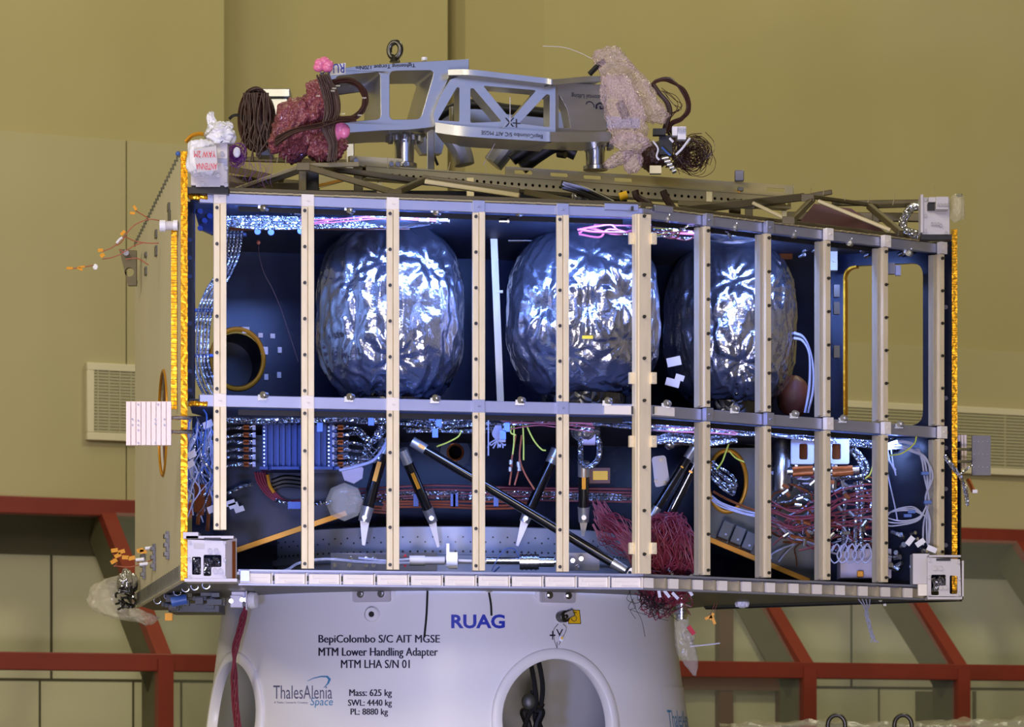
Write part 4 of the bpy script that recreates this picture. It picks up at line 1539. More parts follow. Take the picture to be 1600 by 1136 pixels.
mb = MB(); mb.bar(P(360, 357, 13.1), P(640, 355, 13.1), 0.03, 0.014); part_of(t, 'copper_strip', 'copper', mb)
mb = MB()
for px, py in ((403, 363), (424, 364), (470, 362)):
    c = P(px, py, 13.0); mb.cyl(c, c + Vector((0, -0.02, 0)), 0.012, n=14)
part_of(t, 'standoffs', 'fin', mb)
t = thing('lead_wire', 'thin brown wire hanging in front of the dark panel with the gold ringed port', 'wire', P(440, 560, 13.4))
mb = MB(); wire(mb, [(404, 378), (405, 398), (412, 425), (425, 450), (438, 480), (448, 510), (458, 540), (466, 565)], 0.0014, 13.4); part_of(t, 'wire_run', 'brown_wire', mb)
mb = MB(); mb.blob(P(404, 379, 13.4), 0.008, 0.008, 0.009, nu=12, nv=8); part_of(t, 'probe_tip', 'orange_wire', mb)

t = thing('pipe_cluster', 'tangle of red and silver pipes under the top rail above the middle tank', 'pipes', P(1000, 370, 13.9))
mbr, mbs = MB(), MB()
for k in range(26):
    x, y = random.uniform(890, 1070), random.uniform(350, 368)
    pts = [(x, y), (x + random.uniform(10, 40), y + random.uniform(-9, 9)), (x + random.uniform(40, 90), y + random.uniform(-9, 10)), (x + random.uniform(60, 120), y + random.uniform(-8, 14))]
    wire(mbr if k % 2 else mbs, pts, random.uniform(0.002, 0.006), 13.06 + 0.0035 * k + max(0, x - 960) * 0.0028)
part_of(t, 'red_pipes', 'red_wire', mbr); part_of(t, 'silver_pipes', 'foil_wire', mbs)
mb = MB(); wire(mb, [(1022, 368), (1040, 364), (1052, 359), (1032, 357), (1020, 356)], 0.0018, 13.1); part_of(t, 'green_lead', 'green_wire', mb)

# foil harness hanging under the middle rail
def crumple_run(mb, pts, Y, n, r0, r1, jit, seed):
    random.seed(seed)
    for k in range(n):
        q = []
        ox, oy, oz = random.uniform(-4, 4), random.uniform(-jit, jit), random.uniform(-0.03, 0.05)
        for (x, y) in pts:
            q.append((x + random.uniform(-8, 8) + ox, y + oy + random.uniform(-jit * 0.5, jit * 0.5), Y + max(0, x - 1004) * 0.0021 + oz + random.uniform(-0.01, 0.01)))
        wire(mb, q, random.uniform(r0, r1))


t = thing('foil_harness', 'crinkled silver and blue foil harness under the middle rail, electronics box end', 'cable harness', P(560, 690, 13.2))
mb = MB()
crumple_run(mb, [(350, 655), (400, 656), (450, 656), (500, 654), (560, 652), (610, 655)], 13.2, 5, 0.008, 0.013, 3, 1)
crumple_run(mb, [(560, 650), (620, 655), (680, 660), (740, 655), (800, 652), (860, 652), (930, 655), (1000, 660)], 13.3, 13, 0.004, 0.009, 8, 2)
crumple_run(mb, [(630, 668), (680, 668), (740, 668), (800, 662)], 13.35, 6, 0.004, 0.008, 6, 3)
part_of(t, 'foil_strands', 'foil_wire', mb)
mb = MB()
for x, y in ((675, 650), (686, 660), (680, 677), (792, 668), (786, 680), (580, 658), (500, 668)):
    c = P(x, y, 13.15); mb.box(c, 0.022, 0.02, 0.034)
part_of(t, 'connector_blocks', 'blue_wire', mb)
mb = MB()
crumple_run(mb, [(790, 662), (830, 660), (870, 662), (930, 668)], 13.22, 5, 0.002, 0.004, 7, 7)
crumple_run(mb, [(640, 648), (720, 646), (800, 646), (900, 648), (985, 650)], 13.2, 3, 0.002, 0.003, 4, 8)
part_of(t, 'red_strands', 'red_wire', mb)
t = thing('foil_harness', 'crinkled silver foil harness under the middle rail, cut-out panel end', 'cable harness', P(1200, 700, 13.7))
mb = MB()
crumple_run(mb, [(1012, 662), (1060, 664), (1110, 668), (1160, 668), (1210, 675), (1260, 680), (1330, 690), (1390, 695)], 13.2, 14, 0.004, 0.010, 8, 4)
crumple_run(mb, [(1010, 690), (1050, 682), (1100, 690), (1150, 685)], 13.25, 6, 0.005, 0.01, 6, 5)
crumple_run(mb, [(1330, 700), (1345, 725), (1340, 742), (1300, 745)], 13.2, 4, 0.006, 0.010, 5, 6)
part_of(t, 'foil_strands', 'foil_wire', mb)
mb = MB()
crumple_run(mb, [(1015, 668), (1060, 672), (1110, 672), (1150, 678)], 13.18, 3, 0.002, 0.004, 4, 9)
part_of(t, 'red_strands', 'red_wire', mb)
mb = MB(); mb.cyl(P(1048, 694, 13.5), P(1086, 688, 13.5), 0.012, n=14); mb.blob(P(1046, 694, 13.5), 0.022, 0.02, 0.022, nu=16, nv=10); part_of(t, 'fitting', 'steel', mb)
t = thing('foil_connector', 'crumpled foil connector hood with foil loop above the short vertical strut', 'connector', P(912, 730, 13.4))
mb = MB(); mb.blob(P(915, 672, 13.4), PX(24, 13.4), 0.05, PX(20, 13.4), crinkle(31, 3), 60, 36); part_of(t, 'foil_hood', 'foil', mb, 180)
mb = MB(); wire(mb, [(908, 680), (907, 705), (909, 724), (922, 728), (933, 720), (936, 700), (934, 682)], 0.011, 13.38, 0.003); part_of(t, 'foil_loop', 'foil_wire', mb)
mb = MB(); mb.cyl(P(904, 684, 13.4), P(930, 684, 13.4), 0.03, n=16); part_of(t, 'collar', 'pink_paper', mb)

# electronics box with fins and rows of foil plugs
t = thing('electronics_box', 'dark blue finned electronics box behind the second upright', 'electronics box', P(470, 740, 13.5))
mb = MB(); c = P(470, 697, 13.55); mb.box(c, PX(116, 13.5), 0.16, PX(70, 13.5)); part_of(t, 'box_body', 'fin', mb)
mb = MB()
x = 416
while x < 526:
    c = P(x, 697, 13.45); mb.box(c, 0.011, 0.05, PX(70, 13.45)); x += 9.2
part_of(t, 'cooling_fins', 'fin', mb)
mb = MB(); c = P(470, 734, 13.45); mb.box(c, PX(124, 13.45), 0.16, 0.012)
for x in (421, 470, 522):
    mb.cyl(P(x, 735, 13.37), P(x, 729, 13.37), 0.006, n=8)
part_of(t, 'mounting_flange', 'fin', mb)
mb = MB()
for i in range(11):
    for x in (413, 514):
        c = P(x, 668 + i * 6, 13.42); mb.cyl(c, c + Vector((0, -0.01, 0)), 0.004, n=8)
part_of(t, 'screws', 'steel', mb)
src = None
for side_, xs in ((-1, 394), (1, 523)):
    for i in range(6):
        y = 668 + i * 11.5
        pos = P(xs, y, 13.44)
        if src is None:
            q = [(-0.06, 0.007), (-0.035, 0.009), (-0.034, 0.0098), (-0.012, 0.0098), (-0.011, 0.009), (0.0, 0.009), (0.001, 0.0105), (0.012, 0.0105), (0.013, 0.0)]
            mb = MB(); mb.lathe([(r, h) for h, r in q], pos, 14, axis=(1, 0, 0)); src = part_of(t, 'plug', 'foil_wire', mb, 30); off = WLOC[src.name] - pos
            m2 = MB(); m2.lathe([(0.0102, -0.034), (0.0106, -0.03), (0.0106, -0.014), (0.0102, -0.012)], pos, 14, axis=(1, 0, 0)); band = part_of(src, 'copper_band', 'copper', m2, 30)
            m3 = MB(); m3.cyl(pos + Vector((0.002, 0, 0)), pos + Vector((0.014, 0, 0)), 0.0114, n=14); nut = part_of(src, 'white_nut', 'lav_wire', m3, 30)
            boff, noff = band.location.copy(), nut.location.copy()
        else:
            s = spawn(src, 'plug', pos + off * 1.0, t) if side_ < 0 else spawn(src, 'plug', pos - off, t, (0, 0, math.pi))
            for ch in (band, nut):
                c2 = ch.copy(); COL.objects.link(c2); c2.parent = s
t = thing('plug_cables', 'silver cables fanning from the plugs of the blue finned box', 'cable', P(560, 760, 13.4))
mb = MB()
random.seed(5)
for i in range(6):
    y = 668 + i * 11.5
    wire(mb, [(378, y), (362, y + random.uniform(-2, 2)), (345, y + 4), (325, y + random.uniform(-4, 8)), (308, 690 + random.uniform(-8, 30))], 0.006, 13.44)
    wire(mb, [(538, y), (556, y + random.uniform(-4, 3)), (572, 700 + (y - 700) * 0.6), (588, 680 + random.uniform(-10, 14)), (604, 664 + random.uniform(-8, 8))], 0.006, 13.44)
    wire(mb, [(540, y), (565, y + 3), (585, 715 + random.uniform(-14, 8)), (602, 690 + random.uniform(-8, 8))], 0.003, 13.4)
part_of(t, 'foil_strands', 'foil_wire', mb)
mb = MB(); wire(mb, [(530, 735), (560, 728), (585, 718), (602, 694), (606, 680)], 0.006, 13.35); part_of(t, 'pale_cable', 'lav_wire', mb)

# tangle at the side panel corner
t = thing('wire_tangle', 'tangle of pale blue and copper wires beside the gold edge below the middle rail', 'wire bundle', P(315, 830, 12.9))
mb, mb2, mb3, mb4 = MB(), MB(), MB(), MB()
random.seed(12)
for k in range(34):
    x = random.uniform(296, 332); y = random.uniform(650, 690)
    pts = [(x, y)]
    for j in range(5):
        x = min(336, max(293, x + random.uniform(-14, 14))); y += random.uniform(12, 34)
        pts.append((x, y))
    wire((mb, mb, mb2, mb3)[k % 4], pts, random.uniform(0.0018, 0.0042), 12.9 + random.uniform(-0.05, 0.2))
for x, yy in ((306, 770), (316, 775), (327, 772), (310, 790), (325, 800)):
    wire(mb4, [(x, yy - 18), (x + 1, yy), (x - 1, yy + 30)], 0.008, 12.95)
wire(mb3, [(318, 640), (323, 652), (319, 690), (316, 712)], 0.003, 12.85)
part_of(t, 'pale_wires', 'lav_wire', mb); part_of(t, 'foil_wires', 'foil_wire', mb2); part_of(t, 'green_wires', 'blue_wire', mb3); part_of(t, 'copper_sleeves', 'copper', mb4)
mb = MB()
for x, y, w in ((325, 663, 14), (300, 710, 12), (298, 725, 10), (332, 795, 14)):
    c = P(x, y, 12.85); mb.obox(c, Vector((PX(w / 2, 12.9), 0, 0.008)), Vector((0, 0.002, 0)), Vector((-0.004, 0, 0.012)))
part_of(t, 'tape_flags', 'paper', mb)

# harness crossing the lower bay
t = thing('cross_harness', 'silver, red and orange cables running across the lower bay behind the struts', 'cable harness', P(700, 790, 13.75))
for nm, m, y0, r, k in (('foil_cables', 'foil_wire', 768, 0.008, 3), ('red_cables', 'red_wire', 760, 0.0045, 5), ('orange_cables', 'orange_wire', 783, 0.0045, 3)):
    mb = MB()
    random.seed(len(nm))
    for i in range(k):
        dy = i * 4.5
        xs = 470 if 'foil' in nm else (430 if nm[0] == 'r' else 560)
        xe = 1000 if nm[0] != 'o' else 830
        wire(mb, [(xs, y0 + dy + 6), (xs + 60, y0 + dy + 10), (600, y0 + dy + 2), (680, y0 + dy), (760, y0 + dy + 2), (830, y0 + dy + 2), (xe, y0 + dy + 5)], r, 13.85, 0.004)
    part_of(t, nm, m, mb)
mb = MB()
for k in range(5):
    wire(mb, [(398 + k * 4, 738), (404 + k * 4, 756), (420 + k * 4, 776), (440 + k * 3, 784), (475, 782 + k)], 0.0045, 13.55)
part_of(t, 'red_branch', 'red_wire', mb)
mb = MB(); wire(mb, [(355, 772), (378, 760), (395, 757)], 0.007, 13.5); wire(mb, [(430, 782), (470, 788), (520, 785)], 0.007, 13.5); part_of(t, 'foil_branch', 'foil_wire', mb)
mb = MB()
for x in (466, 650, 708, 712, 775):
    c = P(x, 782, 13.8); mb.box(c, 0.02, 0.04, 0.05)
c = P(460, 790, 13.5); mb.box(c, 0.05, 0.03, 0.028)
part_of(t, 'blue_clamps', 'blue_wire', mb)
mb = MB(); wire(mb, [(418, 742), (421, 758), (428, 770)], 0.007, 13.48); part_of(t, 'yellow_sleeve', 'amber', mb)
mb = MB()
for k in range(3):
    wire(mb, [(425, 752 + 6 * k), (445, 746 + 6 * k), (470, 748 + 6 * k), (490, 752 + 5 * k)], 0.009, 13.6)
part_of(t, 'black_hoses', 'black', mb)
mb = MB()
for x, y in ((365, 790), (374, 796), (360, 786)):
    c = P(x, y, 13.45); mb.obox(c, Vector((0.018, 0, 0.006)), Vector((0, 0.002, 0)), Vector((-0.004, 0, 0.01)))
part_of(t, 'paper_flags', 'paper', mb)
# clear octagonal cap on that harness
mb = MB(); c = P(538, 784, 13.5); mb.lathe([(0.001, 0.02), (PX(23, 13.5), 0.02), (PX(30, 13.5), 0.0), (PX(30, 13.5), -0.02), (0.001, -0.02)], c, 8, axis=(0, -1, 0))
tag(mb.build('cover_plate', 'clear_film', smooth=0), 'clear octagonal cover plate behind the second and third uprights of the lower bay', 'cover')
mb = MB(); c = P(551, 738, 13.5); mb.lathe([(0.001, 0.01), (PX(18, 13.5), 0.01), (PX(18, 13.5), -0.01), (0.001, -0.01)], c, 7, axis=(0, -1, 0))
tag(mb.build('cover_plate', 'pink_paper', smooth=0), 'small lilac plate with cut corners above the clear octagonal cover plate', 'plate')

# yellow-green and orange wire strands in the middle
t = thing('loose_leads', 'yellow-green loose leads with orange tails hanging in the middle of the lower bay', 'wire bundle', P(805, 760, 13.35))
mb = MB()
for pts in ([(682, 698), (700, 691), (716, 682), (721, 672)], [(803, 664), (803, 690), (801, 710)], [(817, 664), (818, 690), (818, 719)], [(822, 664), (834, 688), (846, 702), (853, 704)], [(800, 664), (798, 676), (806, 680)]):
    wire(mb, pts, 0.0032, 13.3)
part_of(t, 'green_leads', 'green_wire', mb)
mb = MB()
for pts in ([(800, 715), (799, 735), (796, 758)], [(812, 715), (810, 735), (804, 758)], [(815, 680), (812, 715), (820, 740), (835, 765)], [(806, 680), (800, 715), (797, 735)]):
    wire(mb, pts, 0.0036, 13.36)
part_of(t, 'orange_leads', 'orange_wire', mb)
mb = MB()
for x, y in ((798, 722), (810, 725), (797, 733), (811, 732)):
    mb.cyl(P(x, y - 3, 13.33), P(x, y + 4, 13.33), 0.009, n=10)
part_of(t, 'lead_connectors', 'steel', mb)
t = thing('blue_lead_fan', 'fan of pale blue lead ends between the fourth and fifth uprights under the middle rail', 'wire bundle', P(775, 710, 13.3))
mb = MB()
for k in range(8):
    wire(mb, [(782 - k, 664), (780 - k * 2 + 4, 680), (766 + k * 3, 692 + (k % 3) * 3), (762 + k * 4, 700 - (k % 2) * 6)], 0.0028, 13.3)
wire(mb, [(763, 655), (763, 690), (763, 712)], 0.003, 13.25)
part_of(t, 'lead_ends', 'lav_wire', mb)
mb = MB(); mb.box(P(785, 683, 13.28), 0.025, 0.02, 0.04); part_of(t, 'connector_block', 'grey_plate', mb)

# ------------------------------------------------------------------ black strut tubes
def strut(p0, p1, p2, r, label, amber=(0.25, 0.5), band='steel'):
    """tube from p0 to p1 with a metal fitting tapering to a blade at p2"""
    a, b = P(*p0), P(*p1)
    e = P(*p2) if p2 else None
    t = thing('strut_tube', label, 'strut', min((a, b, e or b), key=lambda v: v.z))
    mb = MB(); mb.cyl(a, b, r, n=22); part_of(t, 'carbon_tube', 'cfrp', mb, 40)
    d = (b - a).normalized()
    mb = MB(); mb.cyl(a - d * 0.01, a + d * 0.05, r * 1.08, n=22); mb.cyl(b - d * 0.015, b + d * 0.045, r * 1.12, r * 0.95, n=22)
    part_of(t, 'end_fittings', 'alu', mb, 40)
    if e is not None:
        mb = MB()
        sd = d.cross(Vector((0, 1, 0))).normalized()
        b2 = b + d * 0.03
        mb.plate([b2 + sd * r * 0.85, b2 - sd * r * 0.85, e - sd * r * 0.25, e + sd * r * 0.25], [], 0.016, sd.cross(d) if sd.cross(d).y < 0 else -sd.cross(d))
        part_of(t, 'blade_end', 'node', mb, 0)
        mb = MB(); mb.cyl(b2 + Vector((0, -0.012, 0)), b2 + Vector((0, -0.03, 0)), 0.010, n=10); part_of(t, 'pivot_bolt', 'steel', mb)
    a2, a3 = a + (b - a) * amber[0], a + (b - a) * amber[1]
    mb = MB()
    side = d.cross(Vector((0, 1, 0))).normalized()
    fr = Vector((0, -1, 0))
    mb.obox((a2 + a3) / 2 + fr * (r - 0.0015) , (a3 - a2) / 2, side * r * 0.35, fr * 0.003)
    part_of(t, 'amber_label', 'amber', mb, 0)
    return t


strut((602, 690, 13.5), (573, 798, 13.5), (568, 852, 13.52), 0.024, 'black strut tube leaning out below the third upright, beside the clear octagonal cover', (0.30, 0.58))
strut((630, 706, 13.4), (670, 800, 13.5), (685, 855, 13.55), 0.020, 'black strut tube with pale blade end leaning from the third upright', (0.36, 0.62))
strut((648, 692, 13.15), (962, 882, 13.08), None, 0.0185, 'long black strut tube slanting across the lower bay to the bottom rail', (0.02, 0.05))
strut((868, 706, 13.6), (826, 800, 13.6), (808, 853, 13.62), 0.021, 'black strut tube leaning behind the fifth upright, blade end on the riveted ring', (0.1, 0.12))
strut((912, 725, 13.45), (912, 798, 13.5), (911, 838, 13.55), 0.0215, 'short vertical black strut tube with amber label under the foil connector', (0.1, 0.55))
strut((1084, 700, 13.6), (1024, 798, 13.6), None, 0.017, 'thin black strut tube beside the corner upright, upper of the close pair', (0.3, 0.32))
strut((1094, 708, 13.65), (1022, 850, 13.7), None, 0.021, 'black strut tube beside the corner upright, lower of the close pair', (0.2, 0.22))
mb = MB()
c = P(983, 895, 13.05)
mb.plate(rounded([c + Vector((x * 0.018, -0.02, z * 0.018)) for x, z in ((-1.1, -1), (1, -1), (1, 1), (0.2, 1))], 0.005, 3), [circle(c + Vector((0.002, -0.02, 0)), Vector((1, 0, 0)), UP, 0.007, 14)], 0.02, Vector((0, -1, 0)))
mb.build('strut_lug', 'node', mod)

# ------------------------------------------------------------------ dark red wire mass behind the corner upright
t = thing('red_wire_mass', 'thick mass of loose dark red wires spilling over the bottom rail beside the corner upright', 'wire bundle', P(1040, 950, 13.3))
random.seed(77)
mb = MB()
for k in range(230):
    x = random.uniform(1012, 1076); Y = random.uniform(13.3, 13.62)
    y = random.uniform(808, 850)
    tx = x + random.uniform(-22, 22)
    pts = [(1046 + random.uniform(-26, 22), random.uniform(800, 824), Y + 0.08), (x, y, Y), (tx, y + random.uniform(18, 35), Y - 0.03), (min(1086, max(1006, tx + random.uniform(-16, 16))), min(897, y + random.uniform(45, 75)), Y), (min(1086, max(1006, tx + random.uniform(-30, 30))), random.uniform(872, 897), Y + 0.02)]
    wire(mb, pts, random.uniform(0.0018, 0.0030), n=5, k=4)
part_of(t, 'inner_wires', 'red_wire', mb)['kind'] = 'stuff'
mb = MB()
for k in range(70):
    x0, y0 = random.uniform(925, 945), random.uniform(780, 830)
    pts = [(x0, y0, 13.5), (x0 + random.uniform(8, 22), y0 + random.uniform(14, 30), 13.48), (x0 + random.uniform(25, 48), y0 + random.uniform(20, 50), 13.42), (random.uniform(985, 1003), random.uniform(840, 890), 13.4)]
    wire(mb, pts, random.uniform(0.0012, 0.0024), n=5, k=4)
part_of(t, 'side_wires', 'red_wire', mb)['kind'] = 'stuff'
mb = MB()
for k in range(90):
    x0 = random.uniform(1000, 1078)
    e = random.uniform(925, 952) if k % 6 else random.uniform(950, 975)
    cx = 1040 + (x0 - 1040) * 0.8
    pts = [(x0, 914, 13.5), (x0 + random.uniform(-8, 8), 922, 13.46), (cx + random.uniform(-14, 14), (918 + e) / 2, 13.42), (cx + random.uniform(-16, 16), e, 13.44), (cx + random.uniform(-20, 20), e - random.uniform(0, 12), 13.44)]
    wire(mb, pts, random.uniform(0.0014, 0.0026), n=5, k=4)
part_of(t, 'hanging_wires', 'red_wire', mb)['kind'] = 'stuff'
mb = MB()
for k in range(28):
    x0 = random.uniform(985, 1040); y0 = random.uniform(916, 940)
    pts = [(x0, y0, 13.42), (x0 + random.uniform(-10, 14), y0 + 14, 13.40), (x0 + random.uniform(-4, 24), y0 + random.uniform(14, 28), 13.4), (x0 + random.uniform(0, 26), y0 + random.uniform(6, 36), 13.41)]
    wire(mb, pts, 0.0011, n=5, k=5)
wire(mb, [(982, 918, 13.4), (990, 945, 13.38), (1002, 968, 13.38), (1008, 995, 13.39)], 0.0012, n=5)
part_of(t, 'dark_hairs', 'black', mb)['kind'] = 'stuff'
for x, y, a in ((1042, 928, 0.9), (1055, 931, 0.8), (1078, 925, 1.0), (1072, 920, 0.2), (1030, 927, 1.4), (1048, 893, 0.9), (1084, 897, -0.6)):
    c = P(x, y, 13.36); d = Vector((math.cos(-a), 0, math.sin(-a)))
    mb = MB(); mb.obox(c, d * 0.017, Vector((0, 0.003, 0)), Vector((-d.z, 0, d.x)) * 0.006); part_of(t, 'white_tag', 'white_film', mb, 0)

# ------------------------------------------------------------------ valves along the bottom of the bay
t = thing('valve_assembly', 'chrome valve and pipe assembly lying along the middle of the bottom rail', 'valve', P(760, 892, 13.25))
mb = MB()
mb.cyl(P(760, 876, 13.25), P(812, 876, 13.25), 0.014, n=18); mb.cyl(P(812, 878, 13.25), P(842, 878, 13.25), 0.030, n=24); mb.cyl(P(842, 878, 13.25), P(866, 878, 13.25), 0.020, n=18); mb.cyl(P(866, 878, 13.25), P(880, 878, 13.25), 0.010, n=12)
for x in (815, 822, 829, 836):
    mb.cyl(P(x, 878, 13.25), P(x + 2, 878, 13.25), 0.033, n=24)
part_of(t, 'valve_body', 'steel', mb)
mb = MB(); mb.box(P(708, 876, 13.25), 0.035, 0.06, 0.062); mb.box(P(700, 868, 13.25), 0.012, 0.05, 0.09); part_of(t, 'clamp_block', 'alu', mb)
mb = MB(); mb.cyl(P(640, 876, 13.25), P(695, 876, 13.25), 0.016, n=16); mb.cyl(P(640, 876, 13.25), P(664, 876, 13.25), 0.02, n=16); mb.cyl(P(716, 876, 13.25), P(760, 878, 13.25), 0.007, n=12); part_of(t, 'pipe', 'node', mb)
mb = MB(); wire(mb, [(430, 896), (450, 890), (468, 880), (510, 874), (560, 878), (600, 880), (640, 880)], 0.006, 13.2); wire(mb, [(560, 872), (600, 876), (640, 874)], 0.005, 13.2); part_of(t, 'white_hose', 'lav_wire', mb)
mb = MB(); wire(mb, [(768, 892), (778, 872), (790, 858), (804, 858), (812, 872)], 0.002, 13.18); wire(mb, [(770, 895), (780, 885)], 0.005, 13.15); part_of(t, 'blue_lead', 'blue_wire', mb)
mb = MB()
for x, y in ((525, 873), (548, 873), (523, 883), (546, 883), (572, 873), (584, 873), (572, 883), (584, 883), (895, 876), (908, 873), (902, 886)):
    mb.cyl(P(x, y, 13.4), P(x, y, 13.37), 0.009, n=10)
part_of(t, 'bolts', 'steel', mb)
mb = MB(); mb.box(P(600, 878, 13.5), 0.42, 0.02, 0.07); mb.box(P(905, 878, 13.5), 0.16, 0.02, 0.07); part_of(t, 'base_plates', 'grey_plate', mb)
mb = MB()
for s in (1, -1):
    c = P(633, 876 - 8 * s, 13.3); mb.add([c + Vector((-0.008, 0, -0.006 * s)), c + Vector((0.008, 0, -0.006 * s)), c + Vector((0, 0, 0.008 * s))], [(0, 1, 2)])
part_of(t, 'red_arrows', 'red_ink', mb, 0)

# ------------------------------------------------------------------ assorted boxes
def small_box(name, m, px, py, w, h, Y, d, label, cat, rot=0.0):
    mb = MB(); c = P(px, py, Y + d / 2); u = Vector((math.cos(rot), 0, math.sin(rot)))
    mb.obox(c, u * PX(w / 2, Y), Vector((0, d / 2, 0)), Vector((-u.z, 0, u.x)) * PX(h / 2, Y))
    return tag(mb.build(name, m, bevel=0.003, smooth=0), label, cat)


t = thing('amber_window_box', 'small dark box with an amber window beside the short vertical strut', 'box', P(937, 756, 13.6))
mb = MB(); mb.box(P(937, 744, 13.63), PX(32, 13.6), 0.06, PX(24, 13.6)); part_of(t, 'case', 'red_dark', mb)
mb = MB(); mb.box(P(938, 743, 13.595), PX(23, 13.6), 0.004, PX(14, 13.6)); part_of(t, 'window', 'yellow', mb)
t = thing('white_plate', 'white bolted plate between the corner upright and the strut pair', 'plate', P(1031, 762, 13.75))
mb = MB(); mb.plate(rounded([P(x, y, 13.75) for x, y in ((1018, 714), (1040, 711), (1047, 756), (1024, 762))], 0.015, 4), [], 0.012, Vector((0, -1, 0))); part_of(t, 'plate_body', 'bracket', mb, 0)
mb = MB()
for x, y in ((1033, 718), (1040, 754), (1025, 752)):
    mb.cyl(P(x, y, 13.75), P(x, y, 13.735), 0.008, n=10)
part_of(t, 'bolts', 'steel_dark', mb)
t = thing('slate_box', 'dark slate three part box above the gold edge of the olive gusset', 'box', P(1150, 865, 13.95))
for i, (x, y) in enumerate(((1133, 830), (1152, 838), (1170, 847))):
    mb = MB(); u = Vector((math.cos(-0.38), 0, math.sin(-0.38)))
    mb.obox(P(x, y, 14.03), u * PX(9.2, 14), Vector((0, 0.06, 0)), Vector((-u.z, 0, u.x)) * PX(14, 14)); bx = mb.build('module_block', 'box_dark', t, bevel=0.003, smooth=0)
    mb = MB(); mb.cyl(P(x + 1, y + 5, 13.97), P(x + 1, y + 5, 13.95), 0.005, n=8); mb.build('screw', 'lav_wire', bx)
small_box('lilac_box', 'pink_paper', 1350, 882, 80, 46, 13.95, 0.15, 'pale lilac box at the bottom of the bay between the last uprights', 'box')
small_box('yellow_tab', 'amber', 1344, 897, 10, 10, 13.9, 0.02, 'small amber tab on the front of the pale lilac box', 'label')

# valves and silver canisters on the far side
t = thing('latch_valve_unit', 'pale blue valve bracket with copper coils beside the ninth upright', 'valve', P(1280, 770, 13.85))
for x0, x1 in ((1236, 1272), (1298, 1327)):
    o_ = [P(x, y, 13.8) for x, y in ((x0, 686), (x1, 686), (x1, 725), (x0, 725))]
    h_ = [P(x, y, 13.8) for x, y in ((x0 + 13, 693), (x0 + 26, 693), (x0 + 26, 718), (x0 + 13, 718))] if x0 < 1290 else [P(x, y, 13.8) for x, y in ((1300, 693), (1314, 693), (1314, 718), (1300, 718))]
    mb = MB(); mb.plate(rounded(o_, 0.008, 3), [rounded(h_, 0.008, 3)], 0.025, Vector((0, -1, 0))); part_of(t, 'bracket_plate', 'lav_wire', mb, 0)
    xm = (h_[0] + h_[1]) / 2
    mb = MB(); mb.cyl(Vector((xm.x, 13.87, P(0, 719, 13.8).z)), Vector((xm.x, 13.87, P(0, 692, 13.8).z)), 0.026, n=20); part_of(t, 'copper_coil', 'copper', mb)
    mb = MB(); mb.cyl(P(x0 + 2, 737, 13.82), P(x0 + 34, 735, 13.82), 0.021, n=20); part_of(t, 'copper_coil', 'copper', mb)
    mb = MB(); mb.cyl(P(x0 - 6, 737, 13.82), P(x0 + 4, 737, 13.82), 0.015, n=14); mb.cyl(P(x0 + 32, 735, 13.82), P(x0 + 44, 734, 13.82), 0.017, n=14); mb.cyl(P(x0 + 6, 728, 13.82), P(x0 + 10, 728, 13.82), 0.012, n=10); part_of(t, 'coil_ends', 'steel', mb)
for i, (x0, x1) in enumerate(((1205, 1239), (1294, 1309))):
    xm = (x0 + x1) / 2; r = PX((x1 - x0) / 2, 14.0)
    c = P(xm, 768, 14.0); top = P(xm, 688, 14.0)
    mb = MB(); mb.lathe([(0.001, 0), (r * 0.9, 0), (r, 0.012), (r, top.z - c.z - 0.02), (r * 0.8, top.z - c.z), (0.001, top.z - c.z)], c, 32)
    tag(mb.build('silver_canister', 'steel', smooth=40), ('wide silver canister between the eighth and ninth uprights', 'narrow silver canister partly hidden behind the ninth upright')[i], 'canister')
t = thing('wire_tangle', 'dense tangle of dark red and silver wires below the copper coil valves', 'wire bundle', P(1300, 900, 13.8))
random.seed(41)
a_, b_, c_, d_, e_ = MB(), MB(), MB(), MB(), MB()
for k in range(110):
    x, y = random.uniform(1225, 1375), random.uniform(742, 850)
    pts = [(x, y)]
    ang = random.uniform(-0.5, 0.5) + (math.pi if random.random() < 0.5 else 0)
    for j in range(4):
        ang += random.uniform(-0.9, 0.9)
        x = min(1385, max(1205, x + 17 * math.cos(ang))); y = min(890, y + 11 * math.sin(ang) + 3)
        pts.append((x, y))
    wire((a_, b_, a_, c_, e_)[k % 5], pts, random.uniform(0.0018, 0.005), 13.95 + random.uniform(-0.12, 0.15), n=5, k=5)
for k in range(14):
    yy = 786 + k * 2.6
    wire(a_, [(1205, yy - 4 + random.uniform(-6, 6)), (1240, yy + 8 + random.uniform(-7, 7)), (1280, yy + 4 + random.uniform(-9, 9)), (1320, yy - 16 + k + random.uniform(-8, 8)), (1372, yy - 30 + 2 * k + random.uniform(-6, 6))], random.uniform(0.0018, 0.0032), 13.82 + random.uniform(-0.04, 0.04))
for x in (1318, 1337, 1345):
    wire(b_, [(x, 752), (x + 2, 780), (x - 1, 820), (x + 1, 860)], 0.009, 13.85, 0.004)
for k in range(30):
    x, y = random.uniform(1225, 1375), random.uniform(745, 850)
    c = P(x, y, 13.8); q = Vector((random.uniform(-1, 1), 0, random.uniform(-1, 1))).normalized() * 0.014
    (d_ if k % 3 else e_).cyl(c - q, c + q, 0.008, n=8)
for k in range(5):
    x = 1300 + k * 12
    wire(c_, [(x, 862), (x + 8, 850), (x + 14, 868), (x + 4, 880), (x - 4, 868), (x + 3, 852)], 0.003, 13.8)
